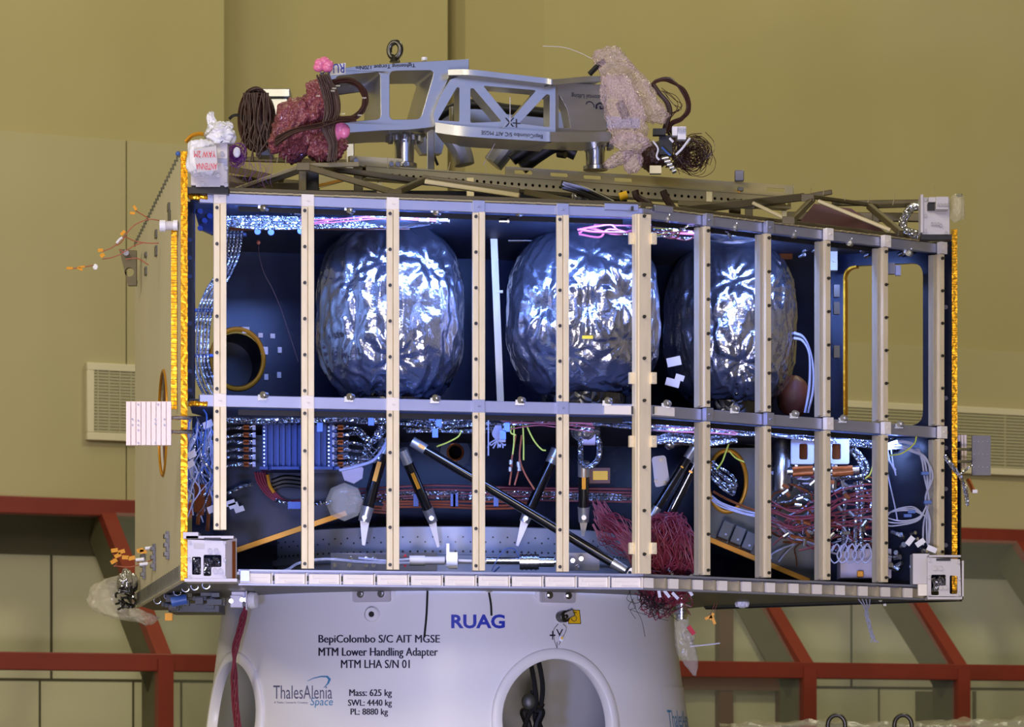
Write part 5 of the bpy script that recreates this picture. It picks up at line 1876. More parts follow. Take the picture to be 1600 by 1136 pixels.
part_of(t, 'red_wires', 'red_wire', a_)['kind'] = 'stuff'; part_of(t, 'foil_wires', 'foil_wire', b_)['kind'] = 'stuff'; part_of(t, 'pale_wires', 'lav_wire', c_)['kind'] = 'stuff'; part_of(t, 'silver_connectors', 'steel', d_)['kind'] = 'stuff'; part_of(t, 'copper_wires', 'copper', e_)['kind'] = 'stuff'
t = thing('sweeping_cable', 'pale blue and copper cable sweeping down from the gold ringed port to the ninth upright', 'cable', P(1200, 850, 13.85))
mb = MB()
for k in range(3):
    wire(mb, [(1112, 775 + 3 * k), (1130, 786 + 3 * k), (1165, 800 + 2 * k), (1195, 806 + 2 * k), (1215, 815 + 3 * k), (1235, 832 + 3 * k), (1250, 841 + 2 * k), (1278, 848)], 0.0034, 13.85, 0.006)
part_of(t, 'pale_strands', 'lav_wire', mb)
mb = MB(); wire(mb, [(1114, 768), (1140, 782), (1178, 797), (1205, 802)], 0.005, 13.82); wire(mb, [(1240, 838), (1258, 842), (1285, 850)], 0.006, 13.83); part_of(t, 'copper_strands', 'copper', mb)
mb = MB(); wire(mb, [(1140, 690), (1134, 706), (1128, 722), (1120, 733)], 0.0035, 13.8); wire(mb, [(1138, 704), (1150, 716), (1163, 722)], 0.003, 13.8); part_of(t, 'green_leads', 'green_wire', mb)
mb = MB()
for k in range(6):
    wire(mb, [(1112, 720 + k * 5), (1128, 730 + k * 7), (1145, 745 + k * 6), (1150, 760)], 0.006, 13.98, 0.006)
part_of(t, 'foil_strands', 'foil_wire', mb)
t = thing('cable_loop', 'blue tied silver cable loop hanging between the last two uprights', 'cable', P(1440, 850, 13.85))
mb = MB()
for k in range(4):
    wire(mb, [(1375, 696 + 3 * k), (1405, 688 + k * 4), (1430 - k, 694 + k * 4), (1441 + 2 * k, 716), (1444 + k * 4, 745), (1453 - k * 3, 780), (1444 + k * 3, 815), (1444 + k * 3, 850)], 0.0042, 13.86, 0.006)
for k in range(3):
    wire(mb, [(1380 + k * 6, 700), (1386 + k * 5, 715 + k * 6), (1400, 735 + 4 * k)], 0.003, 13.85)
wire(mb, [(1380, 700), (1388, 745), (1398, 790), (1402, 812)], 0.003, 13.85)
for k in range(3):
    wire(mb, [(1448, 790), (1436, 808 + k * 2), (1410, 814 + 3 * k), (1385, 808 + k * 6), (1392, 800), (1425, 798 - k * 3), (1445, 806)], 0.003, 13.83)
part_of(t, 'silver_strands', 'lav_wire', mb)
mb = MB()
for x, y in ((1430, 698), (1445, 740), (1449, 785), (1424, 800), (1418, 806)):
    mb.box(P(x, y, 13.84), 0.03, 0.03, 0.012)
part_of(t, 'blue_ties', 'blue_wire', mb)
mb = MB(); wire(mb, [(1390, 712), (1410, 708), (1428, 694), (1432, 682)], 0.003, 13.8); wire(mb, [(1366, 718), (1360, 740), (1352, 748)], 0.003, 13.8); part_of(t, 'green_leads', 'green_wire', mb)
mb = MB()
for x, y, a in ((1438, 848, 0.6), (1456, 858, -0.4), (1422, 845, 0.9)):
    c = P(x, y, 13.8); d = Vector((math.cos(a), 0, math.sin(a))); mb.obox(c, d * 0.02, Vector((0, 0.002, 0)), Vector((-d.z, 0, d.x)) * 0.011)
part_of(t, 'white_tags', 'white_film', mb, 0)
mb = MB()
for px, r, m in ((1394, 0.010, 0), (1404, 0.007, 0)):
    mb.cyl(P(px, 905, 14.05), P(px, 700, 14.05), r, n=12)
mb.build('inner_posts', 'amber', mod)
mb = MB(); mb.box(P(1422, 724, 14.08), PX(36, 14), 0.01, PX(11, 14)); mb.box(P(1422, 708, 14.08), PX(36, 14), 0.01, PX(6, 14)); mb.build('copper_label', 'copper', mod)
mb = MB()
random.seed(3)
for k in range(16):
    x, y = random.uniform(1390, 1440), random.uniform(830, 895)
    c = P(x, y, 13.9); mb.cyl(c, c + Vector((random.uniform(-0.03, 0.03), -0.02, random.uniform(-0.02, 0.02))), random.uniform(0.006, 0.012), n=10)
t = thing('connector_cluster', 'cluster of small silver connectors behind the far lower corner bracket', 'connectors', P(1415, 895, 13.9))
part_of(t, 'small_connectors', 'steel', mb)
# cable loops beside the far tank
t = thing('cable_bundle', 'pale and black cables arching behind the far tank beside the ninth upright', 'cable', P(1262, 645, 14.05))
for k in range(3):
    mb = MB(); wire(mb, [(1240, 520 + 4 * k), (1254, 526 + 3 * k), (1264, 545 + 2 * k), (1270 - k * 2, 575), (1270 - k * 3, 610), (1262 - k * 2, 645)], 0.006, 14.0, n=8); part_of(t, 'cable', 'lav_wire' if k != 1 else 'black', mb)
mb = MB(); mb.blob(P(1240, 620, 14.2), 0.07, 0.05, 0.09, crinkle(51, 1.5), 40, 24); part_of(t, 'brown_film_bag', 'red_dark', mb, 180)
mb = MB()
for (x, y) in ((1245, 385), (1255, 392), (1250, 400), (1270, 392), (1280, 396), (1346, 392), (1352, 400), (1350, 385), (1400, 385), (1412, 390), (1405, 398), (1420, 395)):
    c = P(x, y, 14.0); mb.cyl(c, c + Vector((0.015, -0.02, 0.005)), 0.010, n=10)
part_of(t, 'fittings', 'steel', mb)
mb = MB(); mb.box(P(1221, 401, 14.1), PX(34, 14.1), 0.02, 0.022); part_of(t, 'copper_block', 'copper', mb)
mb = MB()
for y in (455, 482, 550):
    mb.box(P(1307, y, 13.98), 0.024, 0.03, 0.05)
part_of(t, 'inspection_blocks', 'steel_dark', mb)
mb = MB(); mb.box(P(1392, 420, 13.9), 0.03, 0.03, 0.045); part_of(t, 'grey_block', 'grey_plate', mb)
mb = MB(); mb.box(P(1403, 423, 13.88), 0.02, 0.03, 0.04); part_of(t, 'white_block', 'lav_wire', mb)
# ------------------------------------------------------------------ open truss and perforated beam on top of the module
tr = thing('top_truss', 'open truss of brown tubes along the top edge of the module', 'truss', P(700, 305, 13.3))


def rod(p0, p1, w=0.022, m='truss', name='truss_rod', h=None):
    mb = MB()
    a, b = P(*p0), P(*p1)
    mb.bar(a, b, w, h or w)
    return mb.build(name, m, tr, bevel=0.003, smooth=0)


for p0, p1, w, m in (
        ((356, 300, 12.95), (474, 258, 13.1), 0.014, 'truss_light'), ((362, 303, 12.99), (476, 262, 13.13), 0.030, 'truss'),
        ((470, 259, 13.1), (560, 257, 13.2), 0.018, 'truss_light'), ((482, 262, 13.1), (626, 304, 13.0), 0.024, 'truss'),
        ((505, 262, 13.2), (660, 284, 13.3), 0.022, 'truss'), ((610, 305, 13.0), (666, 280, 13.2), 0.024, 'truss'),
        ((664, 284, 13.15), (812, 306, 13.1), 0.020, 'truss_light'), ((660, 279, 13.2), (812, 300, 13.2), 0.026, 'truss'),
        ((345, 292, 13.6), (470, 292, 13.7), 0.03, 'truss'), ((350, 262, 14.2), (440, 281, 14.0), 0.03, 'truss'),
        ((358, 248, 14.3), (560, 254, 14.2), 0.02, 'truss'), ((350, 280, 14.2), (500, 290, 14.2), 0.03, 'truss'),
        ((1058, 330, 13.35), (1255, 308, 13.6), 0.030, 'truss'), ((1060, 318, 13.6), (1180, 322, 13.5), 0.022, 'truss'),
        ((1176, 317, 13.35), (1232, 344, 13.3), 0.014, 'truss_light'), ((1270, 311, 13.5), (1236, 346, 13.35), 0.022, 'truss'),
        ((1278, 314, 13.55), (1392, 360, 13.5), 0.016, 'truss_light'), ((1258, 306, 13.6), (1372, 322, 13.9), 0.016, 'truss'),
        ((1358, 322, 13.85), (1408, 364, 13.6), 0.024, 'truss'), ((1300, 318, 14.3), (1442, 316, 14.2), 0.022, 'truss'),
        ((1230, 338, 14.1), (1440, 340, 14.0), 0.035, 'truss'), ((1372, 322, 13.9), (1442, 320, 14.0), 0.018, 'truss'),
        ((1225, 306, 13.6), (1262, 310, 13.6), 0.016, 'truss_light'), ((822, 300, 13.4), (905, 318, 13.2), 0.024, 'truss'),
        ((880, 288, 13.6), (960, 316, 13.4), 0.030, 'steel_dark'), ((1180, 322, 14.2), (1300, 300, 14.2), 0.02, 'truss')):
    rod(p0, p1, w, m)
for px, y0, y1, Y, w, m in ((488, 258, 304, 13.2, 20, 'black'), (473, 268, 304, 13.1, 12, 'truss'), (560, 262, 306, 13.5, 14, 'truss'), (735, 278, 312, 13.5, 12, 'perf'), (1148, 312, 336, 13.6, 18, 'truss'), (1170, 312, 340, 13.9, 12, 'truss'), (1108, 300, 318, 14.0, 10, 'perf'), (1368, 325, 350, 14.0, 10, 'truss')):
    mb = MB(); c = P(px, (y0 + y1) / 2, Y); mb.box(c, PX(w, Y), 0.03, PX(y1 - y0, Y)); mb.build('truss_post', m, tr, bevel=0.002, smooth=0)
# pale plate seen through the truss, gusset plates at the joints
mb = MB(); mb.bar(P(488, 288, 13.7), P(545, 272, 13.8), 0.05, 0.004, up=Vector((0, -1, 0.2))); mb.build('pale_plate', 'perf', tr, smooth=0)
mb = MB(); mb.bar(P(494, 291, 13.68), P(550, 278, 13.78), 0.012, 0.004, up=Vector((0, -1, 0.2))); mb.build('amber_edge', 'amber', tr, smooth=0)
mb = MB()
for x, y, Y in ((662, 283, 13.2), (474, 260, 13.05), (618, 302, 12.98), (1262, 309, 13.5), (1232, 344, 13.3)):
    c = P(x, y, Y - 0.02); mb.box(c, 0.05, 0.006, 0.03)
mb.build('joint_plates', 'truss', tr, bevel=0.002, smooth=0)
# dark bay behind the truss
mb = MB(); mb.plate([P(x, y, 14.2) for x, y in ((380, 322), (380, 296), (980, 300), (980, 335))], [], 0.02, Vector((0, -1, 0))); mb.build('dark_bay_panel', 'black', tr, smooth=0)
mb = MB(); mb.plate([P(x, y, 14.0) for x, y in ((1245, 352), (1272, 318), (1330, 326), (1386, 364))], [], 0.02, Vector((0, -1, 0))); mb.build('brown_netting', 'red_dark', tr, smooth=0)
mb = MB()
random.seed(6)
for x in (432, 446, 500, 515, 540, 606, 1265, 1286, 1320, 1356, 1395, 1457, 1240, 700, 760):
    Y = 13.2 if x < 1000 else 13.7
    y = 258 + max(0, x - 480) * 0.05 if x < 1000 else 305 + (x - 1240) * 0.1
    if x == 1457:
        y = 305
    c = P(x, y, Y); mb.cyl(c, c + Vector((random.uniform(-0.006, 0.012), 0, random.uniform(0.03, 0.05))), 0.0015, n=5)
mb.build('upright_pins', 'truss_light', tr)
# holed beam
BA, BB = P(572, 262, 13.5), P(1236, 308, 14.25)
BA.z = BB.z = 0
bu = (BB - BA).normalized()
bn = Vector((bu.y, -bu.x, 0))
bz0, bz1 = 3.985, 4.032
blen = (BB - BA).length
holes = []
nh = 62
for i in range(nh):
    c = BA + bu * (0.02 + (blen - 0.04) * i / (nh - 1)) + UP * (bz0 + 0.018)
    holes.append(circle(c, bu, UP, 0.0065, 8))
mb = MB()
mb.plate([BA + UP * bz0, BB + UP * bz0, BB + UP * bz1, BA + UP * bz1], holes, 0.004, bn)
pb = thing('perforated_beam', 'long pale perforated beam on top of the module above the truss', 'beam', BA + UP * bz0)
mb.build('perforated_web', 'perf', pb, smooth=0)
mb = MB()
m_ = (BA + BB) / 2
mb.obox(Vector((m_.x, m_.y, bz1 + 0.002)) - bn * 0.03, bu * (blen / 2), bn * 0.034, UP * 0.003)
mb.obox(Vector((m_.x, m_.y, bz0)) - bn * 0.03, bu * (blen / 2), bn * 0.034, UP * 0.002)
mb.build('beam_flanges', 'perf', pb, smooth=0)
mb = MB(); mb.obox(Vector((m_.x, m_.y, (bz0 + bz1) / 2)) - bn * 0.055, bu * (blen / 2), bn * 0.003, UP * 0.022); mb.build('beam_back', 'truss', pb, smooth=0)


def beam_pt(px, py, d):
    return on_plane(px, py, BA, bn, d)


o_ = [beam_pt(x, y, -0.05) for x, y in ((790, 280), (790, 260), (1241, 290), (1239, 306))]
hs = []
for x, y in ((818, 269), (874, 273), (926, 277), (974, 281), (1212, 297)):
    hs.append(rounded([beam_pt(x + a, y + a * 0.06 + b, -0.05) for a, b in ((-14, -3), (14, -3), (14, 3), (-14, 3))], 0.006, 3))
mb = MB(); mb.plate(o_, hs, 0.006, bn); mb.build('slotted_plate', 'perf', pb, smooth=0)
mb = MB(); mb.plate([beam_pt(x, y, -0.02) for x, y in ((547, 256), (547, 243), (644, 249), (646, 264), (575, 262))], [], 0.03, bn); mb.build('end_block', 'perf', pb, bevel=0.002, smooth=0)
mb = MB()
for x in (555, 610, 620, 632):
    c = beam_pt(x, 252 if x == 555 else 257, 0.0); mb.cyl(c, c + bn * 0.012, 0.010, n=10)
mb.build('beam_bolts', 'steel', pb)
mb = MB(); mb.box(beam_pt(1155, 275, -0.03), 0.038, 0.03, 0.045); mb.box(beam_pt(1157, 296, -0.02), 0.025, 0.02, 0.018); mb.build('grey_sensor', 'grey_plate', pb, bevel=0.003)
mb = MB(); mb.box(beam_pt(1151, 300, 0.001), 0.03, 0.003, 0.006); mb.build('yellow_tape', 'amber', pb)
for px in (593, 735, 905, 1108, 1225):
    mb = MB(); c = beam_pt(px, 290, -0.035); mb.box(Vector((c.x, c.y, (ZT + bz0) / 2 + 0.01)), 0.02, 0.02, bz0 - ZT - 0.02); mb.build('support_post', 'perf', pb)
# foil bundle, yellow cap and brown ties under the beam
t = thing('foil_clump', 'foil lump and braided cable under the perforated beam beside the corner upright', 'cable', P(915, 318, 13.4))
mb = MB(); mb.blob(P(906, 308, 13.4), 0.035, 0.03, 0.028, crinkle(61, 3), 30, 18); part_of(t, 'foil_lump', 'foil', mb, 180)
mb = MB()
random.seed(9)
for k in range(5):
    wire(mb, [(880, 284 + k * 2), (905, 292 + k * 2), (930, 303 + k * 2), (958, 316 + k)], 0.008, 13.35, 0.004)
part_of(t, 'braided_cable', 'steel_dark', mb)
mb = MB(); mb.cyl(P(968, 308, 13.4), P(980, 304, 13.4), 0.016, n=14); part_of(t, 'yellow_cap', 'yellow', mb)
mb = MB()
for x0, x1 in ((992, 1012), (1036, 1046)):
    wire(mb, [(x0, 298), (x0 + 4, 308), (x1, 318), (x1 + 6, 326)], 0.015, 13.8)
part_of(t, 'brown_straps', 'brown_wire', mb)

# ------------------------------------------------------------------ machined handling ring on top
ur = thing('upper_handling_ring', 'machined aluminium handling ring with upside-down lettering on top of the module', 'lifting ring', P(770, 262, 13.9))
U1 = Vector((math.cos(math.radians(16)), math.sin(math.radians(16)), 0)); N1 = Vector((U1.y, -U1.x, 0)); O1 = P(640, 0, 13.5); O1.z = 0
U2 = Vector((math.cos(math.radians(14)), math.sin(math.radians(14)), 0)); N2 = Vector((U2.y, -U2.x, 0)); O2 = P(780, 0, 13.56); O2.z = 0
U3 = Vector((math.cos(math.radians(26)), math.sin(math.radians(26)), 0)); N3 = Vector((U3.y, -U3.x, 0)); O3 = P(870, 0, 13.68); O3.z = 0


def R1(px, py, d=0.0):
    return on_plane(px, py, O1, N1, d)


def R2(px, py, d=0.0):
    return on_plane(px, py, O2, N2, d)


def R3(px, py, d=0.0):
    return on_plane(px, py, O3, N3, d)


def pix(fn, pts, d=0.0):
    return [fn(x, y, d) for x, y in pts]


outer = pix(R1, [(512, 109), (560, 103), (640, 97), (733, 92), (733, 111), (706, 111), (677, 178), (679, 199), (640, 203), (600, 204), (540, 208), (512, 212)])
h1 = rounded(pix(R1, [(524, 119), (594, 112), (595, 186), (524, 192)]), 0.022, 5)
h2 = rounded(pix(R1, [(609, 111), (679, 110), (657, 186), (609, 187)]), 0.022, 5)
mb = MB(); mb.plate(outer, [h1, h2], 0.28, N1)
seg = mb.build('ring_segment', 'alu', ur, bevel=0.002, smooth=30, label='tall front segment with two rounded openings')
mb = MB(); mb.plate(pix(R1, [(512, 112), (606, 106), (606, 190), (585, 190), (588, 150), (583, 140), (512, 150)], -0.27), [], 0.02, N1); mb.build('inner_web', 'grey_plate', ur, smooth=0)
outer = pix(R2, [(688, 150), (704, 124), (735, 113), (780, 119), (868, 129), (868, 213), (800, 214), (740, 206), (680, 195), (677, 178)])
hA = rounded(pix(R2, [(714, 136), (718, 137), (718, 190), (684, 188)]), 0.006, 3)
hB = rounded(pix(R2, [(735, 138), (740, 138), (784, 190), (735, 192)]), 0.008, 3)
hC = rounded(pix(R2, [(755, 134), (838, 141), (801, 184), (796, 184)]), 0.008, 3)
hD = rounded(pix(R2, [(859, 148), (859, 199), (811, 193), (854, 147)]), 0.008, 3)
mb = MB(); mb.plate(outer, [hA, hB, hC, hD], 0.10, N2)
mb.build('ring_truss_segment', 'alu', ur, bevel=0.002, smooth=30, label='truss-like segment with triangular openings')
# rolled top and bottom rims of the truss segment
def sweep_rect(mb, pts, dep, hgt):
    """rectangular section swept along pts (front face on pts, going back by dep)"""
    m = len(pts)
    vs_ = []
    for i in range(m):
        t = (pts[min(i + 1, m - 1)] - pts[max(i - 1, 0)]); t.z = 0; t.normalize()
        b = Vector((-t.y, t.x, 0))
        for (a, c) in ((0, 1), (1, 1), (1, -1), (0, -1)):
            vs_.append(pts[i] + b * (dep * a) + UP * (hgt / 2 * c))
    fs_ = [(i * 4 + k, i * 4 + (k + 1) % 4, (i + 1) * 4 + (k + 1) % 4, (i + 1) * 4 + k) for i in range(m - 1) for k in range(4)]
    fs_ += [(0, 3, 2, 1), tuple(range((m - 1) * 4, m * 4))]
    mb.add(vs_, fs_)


mb = MB()
sweep_rect(mb, spline([R2(700, 113, 0.02), R2(735, 113, 0.05), R2(790, 119, 0.05), R2(850, 126, 0.05), R2(868, 128, 0.05), R3(910, 124, 0.045), R3(940, 123, 0.04)], 6), 0.20, 0.022)
rim1 = mb.build('ring_rim', 'alu', ur, smooth=40)
mb = MB()
sweep_rect(mb, spline([R2(680, 199, 0.02), R2(715, 204, 0.05), R2(750, 207, 0.06), R2(800, 210, 0.06), R2(850, 213, 0.06), R2(868, 214, 0.05), R3(920, 214, 0.04), R3(955, 213, 0.04)], 6), 0.22, 0.040)
mb.build('ring_rim', 'alu', ur, smooth=40)
outer = pix(R3, [(866, 130), (948, 132), (948, 214), (866, 212)])
hk = rounded(pix(R3, [(873, 147), (886, 170), (892, 200), (873, 200)]), 0.006, 3)
mb = MB(); mb.plate(outer, [hk], 0.06, N3); mb.build('ring_segment', 'alu', ur, bevel=0.002, smooth=30)
# far side of the ring seen through the openings and below
mb = MB()
mb.plate(pix(R2, [(640, 210), (660, 168), (720, 165), (870, 175), (1000, 185), (1000, 200), (700, 200), (690, 240), (660, 240)], -0.75), [], 0.06, N2)
mb.build('far_segment', 'alu', ur, smooth=0)
mb = MB()
leg = spline([P(700, 206, 13.9), P(712, 222, 13.9), P(722, 240, 13.9), P(726, 258, 13.9)], 5)
mb.tube(leg, 0.042, 14)
leg = spline([P(800, 214, 14.2), P(786, 236, 14.2), P(770, 256, 14.2)], 5)
mb.tube(leg, 0.045, 14)
mb.box(P(673, 232, 14.1), 0.03, 0.05, 0.20)
mb.box(P(548, 235, 14.1), 0.03, 0.05, 0.16)
mb.build('ring_legs', 'alu', ur, bevel=0.003, smooth=0)
mb = MB(); mb.cyl(P(713, 190, 13.95), P(713, 168, 13.95), 0.03, n=20); mb.build('ring_stub', 'alu', ur)
# flanged feet
for px, y0, y1, Y in ((632, 203, 262, 13.62), (930, 214, 266, 13.95)):
    mb = MB()
    c0, c1 = P(px, y0, Y), P(px, y1, Y)
    hh = c0.z - c1.z
    mb.lathe([(0.001, hh), (0.088, hh), (0.088, hh - 0.022), (0.075, hh - 0.03), (0.040, hh - 0.03), (0.038, 0.02), (0.05, 0.015), (0.05, 0.0), (0.001, 0.0)], c1, 36)
    ft = mb.build('flanged_foot', 'steel', ur, smooth=35)
    mb = MB()
    for i in range(12):
        a = i * math.pi / 6
        d = Vector((math.cos(a), math.sin(a), 0)) * 0.066
        mb.cyl(c1 + d + UP * (hh - 0.05), c1 + d + UP * (hh - 0.028), 0.010, n=8)
    mb.build('flange_bolts', 'steel', ft)
# eye bolt
mb = MB(); c = P(617, 78, 13.6)
mb.tube([c + Vector((math.cos(a) * 0.023 + math.sin(a) * 0.0, math.cos(a) * -0.012, math.sin(a) * 0.031)) for a in [i * math.pi / 16 for i in range(32)]], 0.0115, 12, closed=True)
mb.cyl(P(617, 97, 13.6), P(617, 89, 13.6), 0.022, 0.014, n=16)
mb.build('eye_bolt', 'steel_dark', ur, smooth=60)
mb = MB(); mb.cyl(P(663, 95, 13.6), P(663, 90, 13.6), 0.012, n=12); mb.build('plug_cap', 'white_film', ur)


def ring_text(body, fn, x0, x1, y0, y1, m, d=0.002, slope=0.0, bold=0.0, name='lettering'):
    """upside-down lettering between x0 and x1, y0 (upper) and y1 (lower) on a plane fn"""
    mb = text_mb(body, lambda u, v: fn(x0 + x1 - u, y0 + y1 + v - 0 * u + slope * ((x0 + x1 - u) - x0), d), 1.0, bold, fit=(x0, x1, -y1, -y0))
    return mb.build(name, m, ur, smooth=0)


ring_text('Tightening Torque 170Nm', R1, 556, 649, 101.5, 109, 'ink', slope=-0.045, bold=0.02)
mb = MB(); mb.add(pix(R1, [(516, 102), (540, 98), (540, 115), (516, 118)], 0.0012), [(0, 1, 2, 3)]); mb.build('label_ground', 'white', ur)
ring_text('RUAG', R1, 500, 538, 101, 116, 'blue_ink', d=0.0025, slope=-0.06, name='maker_lettering')
ring_text('BepiColombo S/C AIT MGSE', lambda x, y, d: on_plane(x, y, O2, N2, 0.063), 752, 848, 202, 210, 'ink', slope=0.07)
ring_text('X', R2, 789, 804, 184, 198, 'ink', name='axis_lettering')
ring_text('Horizontal Lifting', R3, 893, 952, 144, 153, 'ink', slope=0.06)
mb = MB()
mb.bar(R2(807, 186, 0.002), R2(807, 199, 0.002), 0.006, 0.003); mb.bar(R2(801, 192, 0.002), R2(813, 193, 0.002), 0.006, 0.003)
mb.build('axis_mark', 'ink', ur)
mb = MB()
mb.tube([R3(x, y, 0.002) for x, y in ((916, 163), (917, 160), (921, 158.5), (925, 160), (928, 164), (928.5, 168))], 0.0022, 5)
mb.tube([R3(x, y, 0.002) for x, y in ((932, 170), (932, 164), (937, 161), (943, 163), (943, 169), (938, 170), (938, 166))], 0.004, 5)
mb.build('lifting_mark', 'ink', ur)
# dark cables inside the ring
t = thing('ring_cables', 'black hoses lying inside the aluminium handling ring', 'hose', P(780, 258, 14.2))
mb = MB()
for k, pts in enumerate([[(676, 188), (700, 172), (730, 163), (760, 164), (790, 170), (830, 174), (870, 178)], [(800, 250), (830, 228), (850, 214), (870, 205)], [(815, 262), (845, 240), (870, 228), (900, 240)], [(860, 230), (890, 215), (920, 220)], [(700, 172), (680, 185), (672, 190)], [(664, 205), (672, 225), (680, 248), (684, 258)]]):
    wire(mb, pts, (0.022, 0.026, 0.03, 0.025, 0.008, 0.006)[k], 14.15, n=10)
part_of(t, 'black_hoses', 'black', mb)
mb = MB()
for x, y in ((838, 222), (868, 229), (880, 214), (872, 241)):
    c = P(x, y, 14.0); mb.cyl(c, c + Vector((0.03, -0.02, -0.008)), 0.014, n=10)
part_of(t, 'couplings', 'steel_dark', mb)
mb = MB(); mb.cyl(P(797, 195, 13.5), P(797, 152, 13.5), 0.0016, n=5); mb.cyl(P(755, 258, 13.7), P(792, 190, 13.52), 0.0012, n=5); part_of(t, 'wire_ends', 'paper', mb)

# ------------------------------------------------------------------ wrapped cable bundles on top
def bag(name, m, c, rx, ry, rz, seed, amp, nu=70, nv=44, shear=0.0, ex=1.0):
    off = Vector((seed, seed * 2.1, -seed))

    def fn(d, th, ph):
        k = 1 + amp * 0.22 * noise.noise(d * 1.6 + off) + amp * 0.10 * (abs(noise.noise(d * 4 + off)) - 0.25) + amp * 0.05 * abs(noise.noise(d * 9 + off))
        k += amp * 0.03 * math.sin(th * 13 + 4 * noise.noise(d * 2 + off)) - amp * 0.14 * abs(noise.noise(Vector((d.x * 5, d.y * 5, d.z * 2.0)) - off)) + amp * 0.02 * (0.3 - abs(noise.noise(d * 13 - off)))
        return k
    mb = MB(); mb.blob(c, rx, ry, rz, fn, nu, nv, ex)
    if shear:
        for p in mb.v:
            p.x += (p.z - c.z) * shear
    return mb


t = thing('wrapped_cable_bundle', 'dark pink bubble wrap bundle with brown cables, above the white side panel', 'cable bundle', P(480, 250, 13.3))
mb = bag('b', 0, P(474, 196, 13.3), PX(48, 13.3), 0.13, PX(54, 13.3), 2, 1.5, 130, 80, shear=0.35)
part_of(t, 'bubble_wrap', 'pink_mesh', mb, 180)
mb = bag('b', 0, P(508, 230, 13.25), PX(30, 13.3), 0.09, PX(24, 13.3), 5, 1.6, 110, 60)
part_of(t, 'bubble_wrap', 'pink_mesh', mb, 180)
mb = bag('b', 0, P(502, 160, 13.22), PX(26, 13.3), 0.08, PX(34, 13.3), 7, 1.6, 110, 60)
part_of(t, 'bubble_wrap', 'pink_mesh', mb, 180)
mb = MB()
random.seed(14)
for k in range(44):
    o = random.uniform(-12, 12)
    pts = [(505 + o * 0.8, 118 + random.uniform(-4, 6)), (516 + o, 145), (520 + o, 175), (512 + o * 0.8, 200), (520 + o * 0.5, 225), (518 + o * 0.6, 252)]
    wire(mb, pts, 0.0028, 13.12 + random.uniform(-0.03, 0.03), 0.004, n=5, k=5)
for k in range(18):
    o = random.uniform(-4, 4)
    wire(mb, [(430, 222 + o * 2), (460, 205 + o), (500, 196 + o), (530, 188 + o), (556, 186 + o)], 0.0028, 13.1 + random.uniform(-0.02, 0.02), 0.003, n=5, k=5)
for k in range(26):
    r = random.uniform(-5, 4)
    cx, cy = 538, 156
    pts = [(cx + (33 + r) * math.cos(a), cy + (31 + r) * math.sin(a)) for a in [math.radians(v) for v in range(-120, 131, 25)]]
    wire(mb, pts, 0.003, 13.15 + random.uniform(-0.02, 0.02), 0.003, n=5, k=4)
part_of(t, 'brown_cables', 'brown_wire', mb)['kind'] = 'stuff'
mb = MB()
for x, y in ((522, 138), (528, 134), (520, 142), (569, 153), (562, 180), (536, 178), (497, 150)):
    c = P(x, y, 13.08); mb.box(c, 0.016, 0.006, 0.005)
part_of(t, 'pale_ties', 'clear_film', mb)
mb = MB()
for a, s in ((0.5, 1), (2.2, 1), (1.4, 1.2), (3.4, 0.8), (5.9, 0.8)):
    c = P(505 + 9 * math.cos(a) * s, 104 - 7 * math.sin(a) * s, 13.15); mb.blob(c, 0.022, 0.016, 0.018, crinkle(a * 7, 2.5), 20, 12)
part_of(t, 'pink_bow', 'pink', mb, 180)
mb = MB()
for dx, dy in ((0, 0), (7, 5), (-6, 9)):
    mb.blob(P(530 + dx, 200 + dy, 13.14), 0.026, 0.018, 0.03, crinkle(dx + 31, 2.5), 20, 12)
part_of(t, 'pink_tail', 'pink', mb, 180)

t = thing('cable_coil', 'dark brown coil of cables hanging beside the dark pink bubble wrap bundle', 'cable coil', P(400, 235, 13.6))
mb = MB()
random.seed(15)
for k in range(60):
    o = random.uniform(-1, 1); f = random.uniform(0.7, 1.05)
    cx, cy = 402, 188
    pts = [(cx + 26 * f * math.cos(a) + o * 3, cy + 48 * f * math.sin(a) + o * 2) for a in [math.radians(v) for v in range(0, 360, 40)]]
    q = [P(x, y, 13.55 + random.uniform(-0.05, 0.05)) for x, y in pts]
    mb.tube(spline(q, 4, closed=True), 0.0034, 5, closed=True)
for k in range(26):
    x = random.uniform(378, 420)
    wire(mb, [(x, 145), (x + random.uniform(-8, 8), 185), (x + random.uniform(-9, 9), 215), (x + random.uniform(-12, 12), 238 + random.uniform(-10, 14))], 0.003, 13.45 + random.uniform(-0.04, 0.04), n=5, k=4)
part_of(t, 'brown_cables', 'brown_wire', mb)['kind'] = 'stuff'
mb = MB(); wire(mb, [(358, 186), (364, 181), (372, 180), (380, 184)], 0.006, 13.5); part_of(t, 'black_lead', 'black', mb)
mb = bag('b', 0, P(405, 190, 13.6), PX(20, 13.6), 0.06, PX(44, 13.6), 17, 0.8); part_of(t, 'cable_core', 'brown_wire', mb, 180)
mb = MB(); mb.box(P(425, 150, 14.0), PX(60, 14), 0.14, PX(14, 14)); mb.box(P(425, 176, 14.0), PX(52, 14), 0.10, PX(40, 14)); mb.box(P(415, 240, 13.8), PX(26, 13.8), 0.1, PX(12, 13.8))
mb.build('far_segment', 'alu', ur, bevel=0.004, smooth=0)

t = thing('bubble_wrap_cover', 'pale pink bubble wrap knotted over the end of the aluminium handling ring', 'plastic wrap', P(975, 262, 13.5))
mb = MB()
